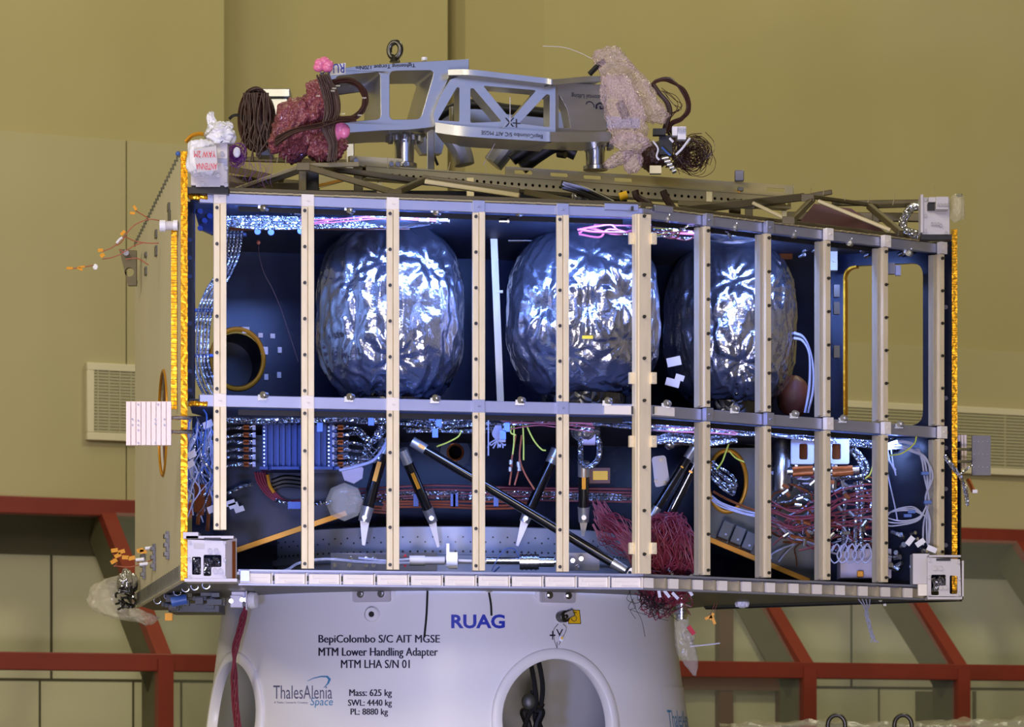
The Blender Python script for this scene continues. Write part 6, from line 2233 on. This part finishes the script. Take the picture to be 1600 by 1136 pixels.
# draped sheet: sections given by centre line and half width
def drape(secs, Y, seed, ry):
    mb = MB()
    nu = 44
    n = len(secs)
    vs_ = []
    for j, (x, y, w) in enumerate(secs):
        for i in range(nu):
            a = 2 * math.pi * i / nu
            q = Vector((math.cos(a) * 2, j * 0.45, math.sin(a) * 2 + seed))
            k = 1 + 0.25 * noise.noise(q) + 0.12 * math.sin(a * 7 + 3 * noise.noise(q * 0.6)) * min(1, w / 20)
            c = P(x, y, Y)
            vs_.append(c + Vector((math.cos(a) * PX(w, Y) * k, math.sin(a) * PX(w, Y) * ry * k, 0.012 * noise.noise(q * 1.7))))
    fs_ = [(j * nu + i, j * nu + (i + 1) % nu, (j + 1) * nu + (i + 1) % nu, (j + 1) * nu + i) for j in range(n - 1) for i in range(nu)]
    fs_ += [tuple(range(nu))[::-1], tuple(range((n - 1) * nu, n * nu))]
    mb.add(vs_, fs_)
    return mb


def dense(secs, m=5):
    p = spline([Vector(s) for s in secs], m)
    return [(v.x, v.y, max(1.0, v.z)) for v in p]


part_of(t, 'bubble_wrap', 'pale_pink', drape(dense([(954, 74, 10), (952, 84, 24), (958, 100, 28), (974, 120, 32), (988, 145, 32), (1004, 165, 31), (1016, 180, 26), (1026, 192, 12)]), 13.75, 3, 0.8), 180)
part_of(t, 'bubble_wrap', 'pale_pink', drape(dense([(962, 118, 20), (968, 140, 27), (974, 165, 30), (980, 190, 30), (984, 210, 26), (986, 222, 22)]), 13.55, 9, 0.7), 180)
part_of(t, 'knot', 'pale_pink', drape(dense([(982, 205, 14), (984, 214, 26), (988, 226, 26), (986, 238, 14)]), 13.45, 21, 0.8), 180)
part_of(t, 'tail', 'pale_pink', drape(dense([(980, 236, 12), (970, 246, 16), (958, 256, 14), (950, 262, 6)]), 13.45, 31, 0.6), 180)
part_of(t, 'tail', 'pale_pink', drape(dense([(988, 236, 12), (990, 250, 15), (988, 264, 12), (986, 270, 5)]), 13.47, 41, 0.6), 180)
mb = MB(); wire(mb, [(921, 116), (935, 102), (945, 95)], 0.012, 13.75); part_of(t, 'black_strap', 'black', mb)
mb = MB(); mb.cyl(P(968, 160, 13.56), P(978, 184, 13.56), 0.018, n=12); part_of(t, 'inner_plug', 'steel_dark', mb)
mb = MB(); wire(mb, [(848, 72), (880, 74), (905, 82), (925, 92)], 0.0012, 13.75); part_of(t, 'stray_thread', 'paper', mb)

t = thing('cable_coil', 'brown loop of cables standing up behind the pale pink bubble wrap', 'cable coil', P(1045, 200, 13.9))
mb = MB()
random.seed(16)
for k in range(24):
    r = random.uniform(-3, 3)
    pts = [(1016, 134), (1028 + r, 126), (1046, 125 + r), (1064 + r, 138), (1075 + r, 158), (1074 + r, 175), (1064, 186 + r), (1050, 192 + r), (1042, 205 + r)]
    wire(mb, [(x + random.uniform(-1.5, 1.5), y + random.uniform(-1.5, 1.5)) for x, y in pts], 0.0028, 13.85 + random.uniform(-0.02, 0.02), n=5, k=4)
for k in range(22):
    r = random.uniform(-4, 4)
    wire(mb, [(1020 + r, 132), (1030 + r, 146), (1042 + r, 160), (1046 + r, 175), (1042 + r, 190), (1038 + r, 205)], 0.003, 13.85 + random.uniform(-0.03, 0.03), n=5, k=4)
for k in range(5):
    wire(mb, [(1035, 140), (1052, 150 + k * 3), (1062, 165 + 2 * k), (1050, 178), (1040, 186)], 0.0013, 13.85, 0.01, n=5)
part_of(t, 'brown_cables', 'brown_wire', mb)['kind'] = 'stuff'
t = thing('wire_tangle', 'frizzy tangle of thin brown wires above the perforated beam', 'wire bundle', P(1088, 272, 13.9))
mb = MB()
random.seed(17)
for k in range(70):
    cx, cy = random.uniform(1070, 1096), random.uniform(228, 255); r = random.uniform(12, 24)
    a0 = random.uniform(0, 6.3)
    pts = [(cx + r * math.cos(a0 + a) * random.uniform(0.8, 1.15), cy + r * math.sin(a0 + a) * random.uniform(0.8, 1.1), 13.9 + random.uniform(-0.06, 0.06)) for a in (0, 0.8, 1.6, 2.4, 3.2, 4.0, 4.8)]
    wire(mb, pts, random.uniform(0.0009, 0.0017), n=4, k=5)
for k in range(30):
    wire(mb, [(1046 + random.uniform(-6, 8), 198), (1054 + random.uniform(-8, 12), 215), (1062 + random.uniform(-16, 14), 238), (1064 + random.uniform(-24, 20), 262)], 0.0022, 13.9 + random.uniform(-0.04, 0.04), n=5, k=4)
part_of(t, 'thin_wires', 'brown_wire', mb)['kind'] = 'stuff'
mb = bag('b', 0, P(1020, 245, 13.9), PX(22, 13.9), 0.08, PX(24, 13.9), 23, 1.0); part_of(t, 'dark_cable_bulk', 'brown_wire', mb, 180)
t = thing('plug_cluster', 'white and black connector plugs between the pale pink wrap and the brown tangle', 'connectors', P(1045, 262, 13.75))
mb = MB(); mb.box(P(1065, 209, 13.75), PX(13, 13.75), 0.04, PX(20, 13.75)); mb.box(P(1054, 206, 13.75), PX(8, 13.75), 0.04, PX(14, 13.75)); part_of(t, 'white_plug', 'white', mb)
mb = MB()
for i in range(5):
    mb.box(P(1060 + i * 2.6, 203, 13.72), 0.003, 0.01, 0.02)
part_of(t, 'plug_ribs', 'lav_wire', mb)
mb = MB(); mb.box(P(1030, 207, 13.75), PX(20, 13.75), 0.04, PX(10, 13.75)); mb.box(P(1040, 228, 13.8), PX(20, 13.8), 0.05, PX(30, 13.8)); part_of(t, 'black_plug', 'black', mb)
mb = MB()
wire(mb, [(1078, 216), (1066, 232), (1056, 242)], 0.005, 13.72); wire(mb, [(1020, 220), (1028, 232), (1026, 244), (1030, 250)], 0.004, 13.72); wire(mb, [(1046, 216), (1052, 222)], 0.005, 13.72)
part_of(t, 'white_straps', 'white_film', mb)
mb = MB(); wire(mb, [(1034, 230), (1042, 238), (1048, 243)], 0.004, 13.72); part_of(t, 'blue_lead', 'blue_wire', mb)
mb = MB()
for i in range(5):
    mb.cyl(P(1034 + i * 4, 248 + i * 5, 13.75), P(1044 + i * 3, 246 + i * 5, 13.75), 0.011, n=10)
part_of(t, 'ribbed_sleeve', 'steel', mb)
mb = MB(); mb.box(P(1024, 266, 13.75), PX(18, 13.75), 0.04, PX(12, 13.75)); part_of(t, 'pale_block', 'perf', mb)

# ------------------------------------------------------------------ four corner brackets of the module
def bolted(mb, pts, Y, r=0.008, dy=0.012):
    for x, y in pts:
        mb.cyl(P(x, y, Y), P(x, y, Y - dy), r, n=12)


# top, beside the white side panel
Yb = 12.60
mb = MB(); mb.box(P(328, 259, Yb + 0.03), PX(58, Yb), 0.06, PX(66, Yb))
k1 = mb.build('corner_bracket', 'bracket', mod, bevel=0.003, smooth=0, label='pale bolted bracket on the upper corner next to the gold edge')
mb = MB(); bolted(mb, ((347, 240), (341, 274), (353, 262), (353, 289), (316, 287)), Yb); mb.build('bracket_bolts', 'steel_dark', k1)
mb = MB(); mb.box(P(347, 251, Yb - 0.004), PX(12, Yb), 0.008, PX(6, Yb)); mb.box(P(352, 255, Yb - 0.003), PX(5, Yb), 0.006, PX(14, Yb)); mb.build('bracket_stub', 'lav_wire', k1)
mb = MB(); mb.box(P(325, 286, Yb - 0.001), PX(38, Yb), 0.004, PX(12, Yb)); mb.build('engraved_plate', 'paper', k1)
mb = MB(); mb.box(P(326, 300, Yb + 0.05), PX(64, Yb), 0.08, PX(10, Yb)); mb.build('dark_shim', 'black', k1)
# bottom, beside the white side panel
Yb = 12.56
mb = MB(); mb.box(P(300, 838, Yb + 0.05), PX(24, Yb), 0.10, PX(10, Yb))
o_ = [P(x, y, Yb) for x, y in ((293, 843), (352, 845), (352, 907), (293, 907))]
h_ = [rounded([P(x, y, Yb) for x, y in q], 0.006, 3) for q in (((300, 870), (314, 870), (314, 898), (300, 898)), ((318, 867), (346, 867), (346, 886), (330, 886), (330, 900), (318, 900)))]
mb.plate(o_, h_, 0.012, Vector((0, -1, 0)))
mb.plate([P(352, 845, Yb), P(370, 841, Yb + 0.04), P(370, 906, Yb + 0.04), P(352, 907, Yb)], [], 0.012, Vector((0.6, -0.9, 0)))
mb.box(P(330, 841, Yb + 0.06), PX(74, Yb), 0.12, 0.01)
mb.box(P(332, 908, Yb + 0.06), PX(82, Yb), 0.14, 0.012)
k2 = mb.build('corner_bracket', 'bracket', mod, bevel=0.0015, smooth=0, label='pale machined bracket with square windows on the lower corner next to the gold edge')
mb = MB(); bolted(mb, ((328, 861), (338, 861), (336, 892), (345, 892)), Yb, 0.009); bolted(mb, ((296, 847), (296, 874), (296, 902), (351, 848), (351, 875), (351, 902)), Yb, 0.006); mb.build('bracket_bolts', 'steel_dark', k2)
mb = MB(); mb.box(P(332, 842, Yb - 0.004), PX(26, Yb), 0.008, PX(3, Yb)); mb.build('bracket_slot', 'black', k2)
mb = MB(); mb.box(P(311, 853, Yb - 0.001), PX(16, Yb), 0.003, PX(8, Yb)); mb.build('engraved_plate', 'paper', k2)
mb = MB(); mb.bar(P(365.5, 846, Yb + 0.02), P(365.5, 904, Yb + 0.02), 0.012, 0.008); mb.build('copper_strip', 'copper', k2)
random.seed(33)
mb = MB()
for k in range(10):
    wire(mb, [(302 + k * 4, 872 + random.uniform(-4, 4)), (306 + k * 4, 885 + random.uniform(-6, 6)), (303 + k * 4, 896)], 0.005, 12.68)
mb.build('inner_wires', 'foil_wire', k2)
# top, far corner
Yb = 13.70
mb = MB(); mb.plate([P(x, y, Yb) for x, y in ((1441, 308), (1484, 310), (1484, 368), (1441, 366))], [], 0.03, Vector((-0.1, -1, 0)))
mb.box(P(1439, 336, Yb + 0.03), 0.012, 0.08, PX(60, Yb))
k3 = mb.build('corner_bracket', 'bracket', mod, bevel=0.002, smooth=0, label='pale bolted plate bracket on the far upper corner')
mb = MB(); mb.box(P(1471, 319, Yb - 0.03), PX(20, Yb), 0.06, PX(20, Yb)); mb.box(P(1456, 313, Yb - 0.02), PX(12, Yb), 0.04, PX(8, Yb)); mb.build('bracket_block', 'bracket', k3, bevel=0.002, smooth=0)
mb = MB(); bolted(mb, ((1446, 312), (1446, 337), (1446, 361), (1478, 364)), Yb, 0.006); bolted(mb, ((1456, 350), (1461, 350), (1466, 350), (1470, 352)), Yb, 0.005, 0.018); bolted(mb, ((1466, 320), (1471, 320), (1476, 320), (1480, 320)), Yb - 0.06, 0.005, 0.012); mb.build('bracket_bolts', 'steel_dark', k3)
mb = MB(); mb.box(P(1455, 324, Yb - 0.01), PX(12, Yb), 0.03, PX(10, Yb)); mb.box(P(1462, 372, Yb + 0.03), PX(48, Yb), 0.06, PX(8, Yb)); mb.build('dark_shim', 'black', k3)
# bottom, far corner
Yb = 13.72
o_ = [P(x, y, Yb) for x, y in ((1449, 871), (1500, 874), (1502, 933), (1449, 933))]
h_ = [rounded([P(x, y, Yb) for x, y in q], 0.006, 3) for q in (((1455, 898), (1478, 898), (1478, 915), (1467, 915), (1467, 930), (1455, 930)), ((1484, 899), (1496, 900), (1496, 928), (1484, 928)))]
mb = MB(); mb.plate(o_, h_, 0.012, Vector((0, -1, 0))); mb.box(P(1474, 870, Yb + 0.05), PX(50, Yb), 0.1, 0.008); mb.box(P(1474, 935, Yb + 0.05), PX(54, Yb), 0.1, 0.012)
mb.box(P(1437, 890, Yb + 0.12), PX(26, Yb), 0.10, PX(48, Yb))
mb.box(P(1502, 905, Yb + 0.06), 0.008, 0.1, PX(56, Yb))
k4 = mb.build('corner_bracket', 'bracket', mod, bevel=0.0015, smooth=0, label='pale machined bracket with windows on the far lower corner')
mb = MB(); bolted(mb, ((1461, 888), (1470, 888), (1470, 918), (1478, 918)), Yb, 0.008); bolted(mb, ((1452, 875), (1452, 902), (1452, 928), (1498, 878), (1499, 904), (1499, 928)), Yb, 0.006); mb.build('bracket_bolts', 'steel_dark', k4)
mb = MB(); mb.box(P(1474, 874.5, Yb - 0.003), PX(22, Yb), 0.008, PX(3.5, Yb)); mb.build('bracket_slot', 'black', k4)
mb = MB()
for k in range(8):
    wire(mb, [(1456 + k * 3, 902 + random.uniform(-2, 4)), (1460 + k * 3, 912 + random.uniform(-4, 4)), (1457 + k * 3, 924)], 0.005, 13.85)
mb.build('inner_wires', 'foil_wire', k4)
mb = MB(); mb.box(P(1441, 922, 13.78), PX(14, 13.7), 0.02, PX(18, 13.7)); mb.build('end_plate', 'node', mod)
mb = MB(); mb.box(P(383, 900, 12.64), PX(14, 12.6), 0.02, PX(17, 12.6)); mb.build('end_plate', 'rail', mod)

# ------------------------------------------------------------------ loose plastic, caps, antennas outside
t = thing('plastic_cap', 'crumpled white plastic bag tied over the corner beside the gold edge', 'plastic bag', P(344, 226, 12.58))
part_of(t, 'bag', 'white_film', drape(dense([(345, 225, 20), (345, 214, 23), (343, 204, 20), (341, 196, 15), (342, 191, 6)]), 12.6, 41, 0.8), 180)
part_of(t, 'bag_ear', 'white_film', drape(dense([(334, 200, 9), (331, 190, 7), (329, 181, 6), (331, 176, 3)]), 12.6, 43, 0.5), 180)
part_of(t, 'bag_ear', 'white_film', drape(dense([(355, 204, 8), (358, 196, 7), (356, 191, 3)]), 12.6, 47, 0.5), 180)
t = thing('taped_cover', 'pale plastic cover with red handwriting taped on the corner bracket beside the gold edge', 'plastic cover', P(315, 275, 12.52))
mb = bag('b', 0, P(314, 248, 12.54), PX(23, 12.5), 0.04, PX(27, 12.5), 45, 0.7, ex=0.5); part_of(t, 'cover', 'white_film', mb, 180)
mb = MB(); mb.plate([P(x, y, 12.47) for x, y in ((303, 233), (338, 228), (340, 266), (308, 269))], [], 0.002, Vector((0, -1, 0))); lb = part_of(t, 'label', 'paper', mb, 0)
for body, x0, x1, y0, y1 in (('YAW 2M', 303, 337, 236, 246), ('ANTENNA', 306, 339, 255, 265)):
    mb = text_mb(body, lambda u, v: P(x0 + x1 - u, y0 + y1 + v, 12.464), 1, 0.0, fit=(x0, x1, -y1, -y0)); mb.build('red_handwriting', 'red_ink', lb, smooth=0)
mb = MB(); wire(mb, [(290, 222), (300, 212), (312, 209), (318, 210)], 0.008, 12.6); part_of(t, 'yellow_cord', 'amber', mb)
t = thing('purple_netting', 'bunch of purple netting between the corner bracket and the brown coil', 'netting', P(368, 262, 12.8))
mb = MB()
random.seed(19)
for k in range(60):
    cx, cy = 369 + random.uniform(-5, 5), 243 + random.uniform(-8, 8); r = random.uniform(4, 13); a0 = random.uniform(0, 6)
    wire(mb, [(cx + r * math.cos(a0 + a), cy + r * 1.1 * math.sin(a0 + a), 12.8 + random.uniform(-0.03, 0.03)) for a in (0, 0.9, 1.8, 2.7, 3.6)], 0.0016, n=4, k=4)
for k in range(16):
    x = 362 + k * 4
    wire(mb, [(x, 250 + random.uniform(-6, 6)), (x + 4, 265), (x - 3, 280), (x + 2, 292)], 0.0009, 12.9, 0.01, n=4)
part_of(t, 'net_threads', 'purple', mb)['kind'] = 'stuff'
mb = MB(); mb.blob(P(370, 238, 12.75), 0.014, 0.008, 0.02, nu=14, nv=8); part_of(t, 'white_tie', 'white_film', mb, 180)
t = thing('plastic_cap', 'translucent plastic cap on the far upper corner bracket', 'plastic bag', P(1496, 345, 13.7))
mb = bag('b', 0, P(1496, 325, 13.68), PX(12, 13.7), 0.05, PX(20, 13.7), 47, 0.6, ex=0.5); part_of(t, 'cap', 'clear_film', mb, 180)
mb = MB(); mb.blob(P(1499, 305, 13.68), 0.014, 0.01, 0.007, nu=14, nv=8); part_of(t, 'green_tie', 'panel_olive', mb, 180)
t = thing('foil_hose', 'foil wrapped hose bending beside the far upper corner bracket', 'hose', P(1425, 365, 13.8))
mb = MB(); wire(mb, [(1440, 322), (1424, 326), (1414, 338), (1409, 352), (1414, 362), (1436, 366)], 0.018, 13.8, 0.004, n=9); part_of(t, 'hose', 'foil_wire', mb)

# corrugated tile on two rods beside the side panel, and its twin at the far corner
t = thing('corrugated_tile', 'pale pink corrugated tile on two rods in front of the white side panel', 'sensor tile', P(232, 697, 12.4))
mb = MB()
for i in range(9):
    c = P(201 + i * 7.9, 662, 12.4); mb.box(c, PX(7.0, 12.4), 0.022, PX(68, 12.4))
c = P(232.5, 662, 12.412); mb.box(c, PX(70, 12.4), 0.012, PX(69, 12.4))
part_of(t, 'tile_face', 'sensor', mb, 0)
mb = MB()
for x, y in ((216, 632), (247, 632), (216, 657), (216, 664), (216, 672), (243, 655), (243, 662), (257, 655), (257, 664), (207, 655), (207, 664), (216, 692), (243, 692)):
    mb.cyl(P(x, y, 12.39), P(x, y, 12.385), 0.0035, n=8)
part_of(t, 'tile_holes', 'steel_dark', mb)
mb = MB()
for y in (653, 675):
    mb.cyl(P(268, y, 12.42), P(298, y, 12.6), 0.008, n=12)
part_of(t, 'rods', 'steel', mb)
t = thing('grey_tile', 'grey square tile on two rods beyond the gold edge of the dark end panel', 'sensor tile', P(1535, 745, 14.1))
mb = MB(); mb.box(P(1533, 712, 14.1), PX(29, 14.1), 0.02, PX(62, 14.1)); part_of(t, 'tile_plate', 'grey_plate', mb, 0)
mb = MB()
random.seed(29)
for k in range(12):
    x, y = 1522 + (k % 4) * 7, 690 + (k // 4) * 20
    mb.cyl(P(x, y, 14.09), P(x, y, 14.084), 0.003, n=6)
part_of(t, 'tile_holes', 'lav_wire', mb)
mb = MB()
for i in range(4):
    mb.box(P(1493 + i * 5, 706, 14.25), PX(3.6, 14.2), 0.02, PX(52, 14.2))
part_of(t, 'striped_plate', 'sensor', mb, 0)
mb = MB()
for y in (702, 721):
    mb.cyl(P(1480, y, 14.0), P(1518, y, 14.1), 0.006, n=10)
part_of(t, 'rods', 'steel', mb)
t = thing('foil_pigtail', 'silver pigtail wires with copper plug sticking out past the gold edge of the end panel', 'cable', P(1512, 800, 13.8))
mb = MB()
for k in range(4):
    wire(mb, [(1476, 712 + k), (1490, 728 + k * 2), (1502, 745 + k), (1506 + k, 765), (1510 + k, 790)], 0.0055, 13.85, 0.003)
wire(mb, [(1500, 742), (1512, 732), (1518, 726)], 0.005, 13.85)
part_of(t, 'silver_wires', 'foil_wire', mb)
mb = MB(); mb.cyl(P(1512, 748, 13.83), P(1521, 768, 13.83), 0.010, n=10); part_of(t, 'copper_plug', 'copper', mb)
mb = MB(); mb.box(P(1523, 768, 13.83), 0.02, 0.02, 0.014); part_of(t, 'white_end', 'white_film', mb)

t = thing('antenna_leads', 'branching thin leads with yellow tape flags beside the top of the white side panel', 'wire bundle', P(200, 420, 13.6))
mb = MB()
for pts in ([(252, 345), (232, 343), (210, 352), (195, 368), (178, 385), (160, 393)], [(232, 341), (218, 333), (210, 328)], [(195, 370), (212, 377), (232, 380), (248, 380)], [(160, 405), (176, 402), (192, 395), (186, 390)], [(150, 414), (132, 417), (112, 420)], [(192, 395), (210, 384), (225, 379)], [(196, 405), (215, 404), (232, 414)], [(195, 370), (190, 378), (182, 384)]):
    wire(mb, pts, 0.0022, 13.5)
part_of(t, 'leads', 'orange_wire', mb)
mb = MB()
for x, y, w, h, a in ((211, 325, 4, 8, 0.5), (207, 333, 8, 4, -0.1), (157, 391, 8, 5, 0.1), (160, 399, 7, 6, 0.5), (192, 364, 9, 5, 0.8), (109, 419, 10, 4, 0), (125, 420, 9, 4, -0.4), (128, 417, 9, 3, 0.1)):
    c = P(x, y, 13.48); d = Vector((math.cos(a), 0, math.sin(a))); mb.obox(c, d * PX(w / 2, 13.5), Vector((0, 0.002, 0)), Vector((-d.z, 0, d.x)) * PX(h / 2, 13.5))
part_of(t, 'yellow_flags', 'amber', mb, 0)
mb = MB(); wire(mb, [(182, 380), (187, 374), (191, 371)], 0.005, 13.48); mb.blob(P(149, 417, 13.5), 0.010, 0.003, 0.012, nu=12, nv=8); part_of(t, 'white_sleeve', 'white_film', mb)
t = thing('white_plug', 'white capped connector plug at the upper gold edge of the side panel', 'connector', P(264, 358, 12.7))
mb = MB(); mb.cyl(P(250, 353, 12.7), P(259, 353, 12.7), 0.022, n=18); mb.cyl(P(271, 352, 12.7), P(278, 352, 12.7), 0.020, n=18); part_of(t, 'caps', 'white_film', mb)
mb = MB(); mb.cyl(P(258, 352.5, 12.7), P(272, 352.5, 12.7), 0.017, n=18); part_of(t, 'plug_body', 'paper', mb)
mb = MB(); mb.blob(P(278, 240, 12.6), 0.009, 0.009, 0.009, nu=12, nv=8); mb.build('blue_stud', 'blue_wire', mod)
# bracket beyond the side panel
t = thing('hanging_bracket', 'dull metal bracket sticking out behind the white side panel', 'bracket', P(205, 445, 14.6))
mb = MB(); mb.plate([P(x, y, 14.5) for x, y in ((186, 389), (213, 391), (213, 446), (200, 446))], [circle(P(202, 425, 14.5), Vector((1, 0, 0)), UP, 0.02, 16)], 0.03, Vector((0, -1, 0))); part_of(t, 'bracket_plate', 'truss', mb, 0)
mb = MB(); mb.cyl(P(197, 395, 14.48), P(197, 395, 14.46), 0.012, n=12); part_of(t, 'bolt', 'steel_dark', mb)

# plastic bag, foil and leads at the lower far end of the side panel
t = thing('beige_plastic_bag', 'pale beige plastic bag hanging below the far end of the white side panel', 'plastic bag', P(190, 975, 14.6))
part_of(t, 'bag', 'clear_film', drape(dense([(202, 898, 8), (188, 908, 28), (176, 925, 36), (176, 945, 34), (190, 960, 30), (212, 970, 14)]), 14.7, 5, 0.5), 180)
part_of(t, 'bag_tail', 'clear_film', drape(dense([(206, 952, 8), (216, 958, 16), (226, 966, 22), (232, 976, 6)]), 14.5, 7, 0.6), 180)
mb = bag('b', 0, P(198, 910, 14.6), PX(15, 14.6), 0.05, PX(18, 14.6), 51, 1.5); part_of(t, 'foil_lining', 'foil', mb, 180)
mb = MB()
random.seed(52)
for k in range(24):
    x, y = random.uniform(186, 212), random.uniform(912, 945)
    wire(mb, [(x, y), (x + random.uniform(-8, 8), y + 6), (x + random.uniform(-10, 10), y + 12)], 0.005, 14.55, 0.01)
part_of(t, 'dark_fittings', 'film', mb)
t = thing('tape_flag_leads', 'leads with orange tape flags crossing the lower part of the white side panel', 'wire bundle', P(215, 895, 14.0))
mb = MB()
for pts in ([(176, 866), (190, 870), (205, 873), (222, 880), (240, 874)], [(230, 858), (244, 858), (262, 856)], [(178, 884), (200, 886), (222, 882)], [(176, 872), (182, 880), (178, 886)]):
    wire(mb, pts, 0.0025, 13.9)
part_of(t, 'leads', 'orange_wire', mb)
mb = MB()
random.seed(53)
for x, y in ((179, 860), (184, 868), (196, 871), (206, 872), (178, 877), (224, 862), (219, 860), (190, 862)):
    c = P(x, y, 13.88); a = random.uniform(-0.6, 0.6); d = Vector((math.cos(a), 0, math.sin(a))); mb.obox(c, d * 0.014, Vector((0, 0.002, 0)), Vector((-d.z, 0, d.x)) * 0.008)
part_of(t, 'orange_flags', 'amber', mb, 0)
mb = MB()
for x, y in ((227, 857), (212, 875), (218, 882)):
    c = P(x, y, 13.86); mb.cyl(c, c + Vector((0.035, 0, 0.004)), 0.007, n=10)
part_of(t, 'white_sleeves', 'white_film', mb)
# underside clutter near the side panel
t = thing('underside_equipment', 'dark olive equipment and rings under the module beside the white side panel', 'equipment', P(310, 955, 13.6))
mb = MB()
random.seed(54)
for k in range(22):
    x, y = random.uniform(262, 346), random.uniform(918, 950)
    mb.box(P(x, y, 13.7 + random.uniform(-0.1, 0.3)), random.uniform(0.02, 0.06), 0.05, random.uniform(0.012, 0.03))
mb.box(P(308, 952, 14.0), PX(78, 14), 0.3, 0.035)
part_of(t, 'dark_blocks', 'panel_olive', mb, 0)
mb = MB()
for x, y in ((246, 938), (262, 931), (277, 925), (290, 919), (304, 916), (322, 914)):
    c = P(x, y, 12.75 + (322 - x) * 0.018)
    mb.tube([c + Vector((math.cos(a) * 0.014, 0, math.sin(a) * 0.014)) for a in [i * math.pi / 8 for i in range(16)]], 0.0028, 6, closed=True)
part_of(t, 'cable_rings', 'steel', mb)
mb = MB(); mb.cyl(P(268, 941, 13.3), P(292, 936, 13.3), 0.02, n=14); part_of(t, 'blue_plug', 'blue_wire', mb)
mb = MB(); mb.box(P(264, 964, 13.7), 0.03, 0.02, 0.03); part_of(t, 'tape_flag', 'amber', mb)

# far side of the cone: fittings with plastic bag, yellow tags and white pigtail under the module
t = thing('bagged_fitting', 'steel fitting in a clear plastic bag with a red clip beside the white cone', 'fitting', P(1076, 1058, 14.1))
mb = MB()
c = P(1065, 968, 14.1)
mb.lathe([(0.001, 0), (0.022, 0), (0.024, 0.02), (0.032, 0.022), (0.032, 0.034), (0.024, 0.036), (0.024, 0.055), (0.030, 0.057), (0.030, 0.066), (0.022, 0.07), (0.022, 0.12), (0.001, 0.12)], c, 24)
part_of(t, 'steel_fitting', 'steel', mb)
part_of(t, 'plastic_bag', 'clear_film', drape(dense([(1066, 962, 9), (1066, 980, 12), (1068, 1000, 14), (1074, 1020, 15), (1080, 1038, 10), (1086, 1056, 2)]), 14.1, 61, 0.6), 180)
mb = MB(); c = P(1080, 985, 14.05); d = Vector((0.6, 0, -0.8)); mb.obox(c, d * 0.02, Vector((0, 0.008, 0)), Vector((0.8, 0, 0.6)) * 0.009); part_of(t, 'red_clip', 'red_ink', mb, 0)
mb = MB(); wire(mb, [(1078, 1010), (1100, 1008), (1125, 1005)], 0.003, 14.05); part_of(t, 'white_tie', 'white_film', mb)
mb = MB(); mb.blob(P(1076, 995, 14.08), 0.03, 0.02, 0.025, crinkle(71, 3), 24, 14); part_of(t, 'crumpled_neck', 'clear_film', mb, 180)
t = thing('yellow_tags', 'two yellow tags hanging on thin wires under the module', 'tags', P(1113, 975, 14.6))
mb = MB(); wire(mb, [(1121, 942), (1116, 955), (1112, 964)], 0.0012, 14.6); wire(mb, [(1117, 942), (1112, 955), (1108, 963)], 0.0012, 14.6); part_of(t, 'tag_wires', 'orange_wire', mb)
mb = MB()
for x, y, a in ((1107, 965, 0.4), (1115, 970, -1.2), (1112, 963, 1.0)):
    c = P(x, y, 14.6); d = Vector((math.cos(a), 0, math.sin(a))); mb.obox(c, d * 0.016, Vector((0, 0.002, 0)), Vector((-d.z, 0, d.x)) * 0.006)
part_of(t, 'tag', 'amber', mb, 0)
t = thing('white_pigtail', 'twisted white and silver pigtail wires dangling below the bottom rail', 'cable', P(1368, 1004, 13.9))
mb = MB()
for k in range(4):
    wire(mb, [(1341 + k * 6, 936), (1349 + k * 3, 947), (1354 + 3 * math.sin(k * 1.6), 960), (1357 + 3 * math.sin(k * 1.6 + 2), 972), (1360 + 3 * math.sin(k * 1.6 + 4), 984), (1363 + 3 * math.sin(k * 1.6 + 6), 994), (1361 + k * 4, 1004)], 0.0024, 13.85 + 0.008 * (k % 2))
part_of(t, 'white_strands', 'lav_wire', mb)
t = thing('wrapped_foam', 'white foam block with blue tape under the module past the white cone', 'packing', P(1160, 946, 14.6))
mb = bag('b', 0, P(1160, 937, 14.5), PX(11, 14.5), 0.04, PX(12, 14.5), 55, 1.0, ex=0.5); part_of(t, 'foam', 'white_film', mb, 180)
mb = MB(); mb.box(P(1162, 927, 14.47), PX(20, 14.5), 0.05, PX(7, 14.5)); part_of(t, 'blue_tape', 'blue_wire', mb)
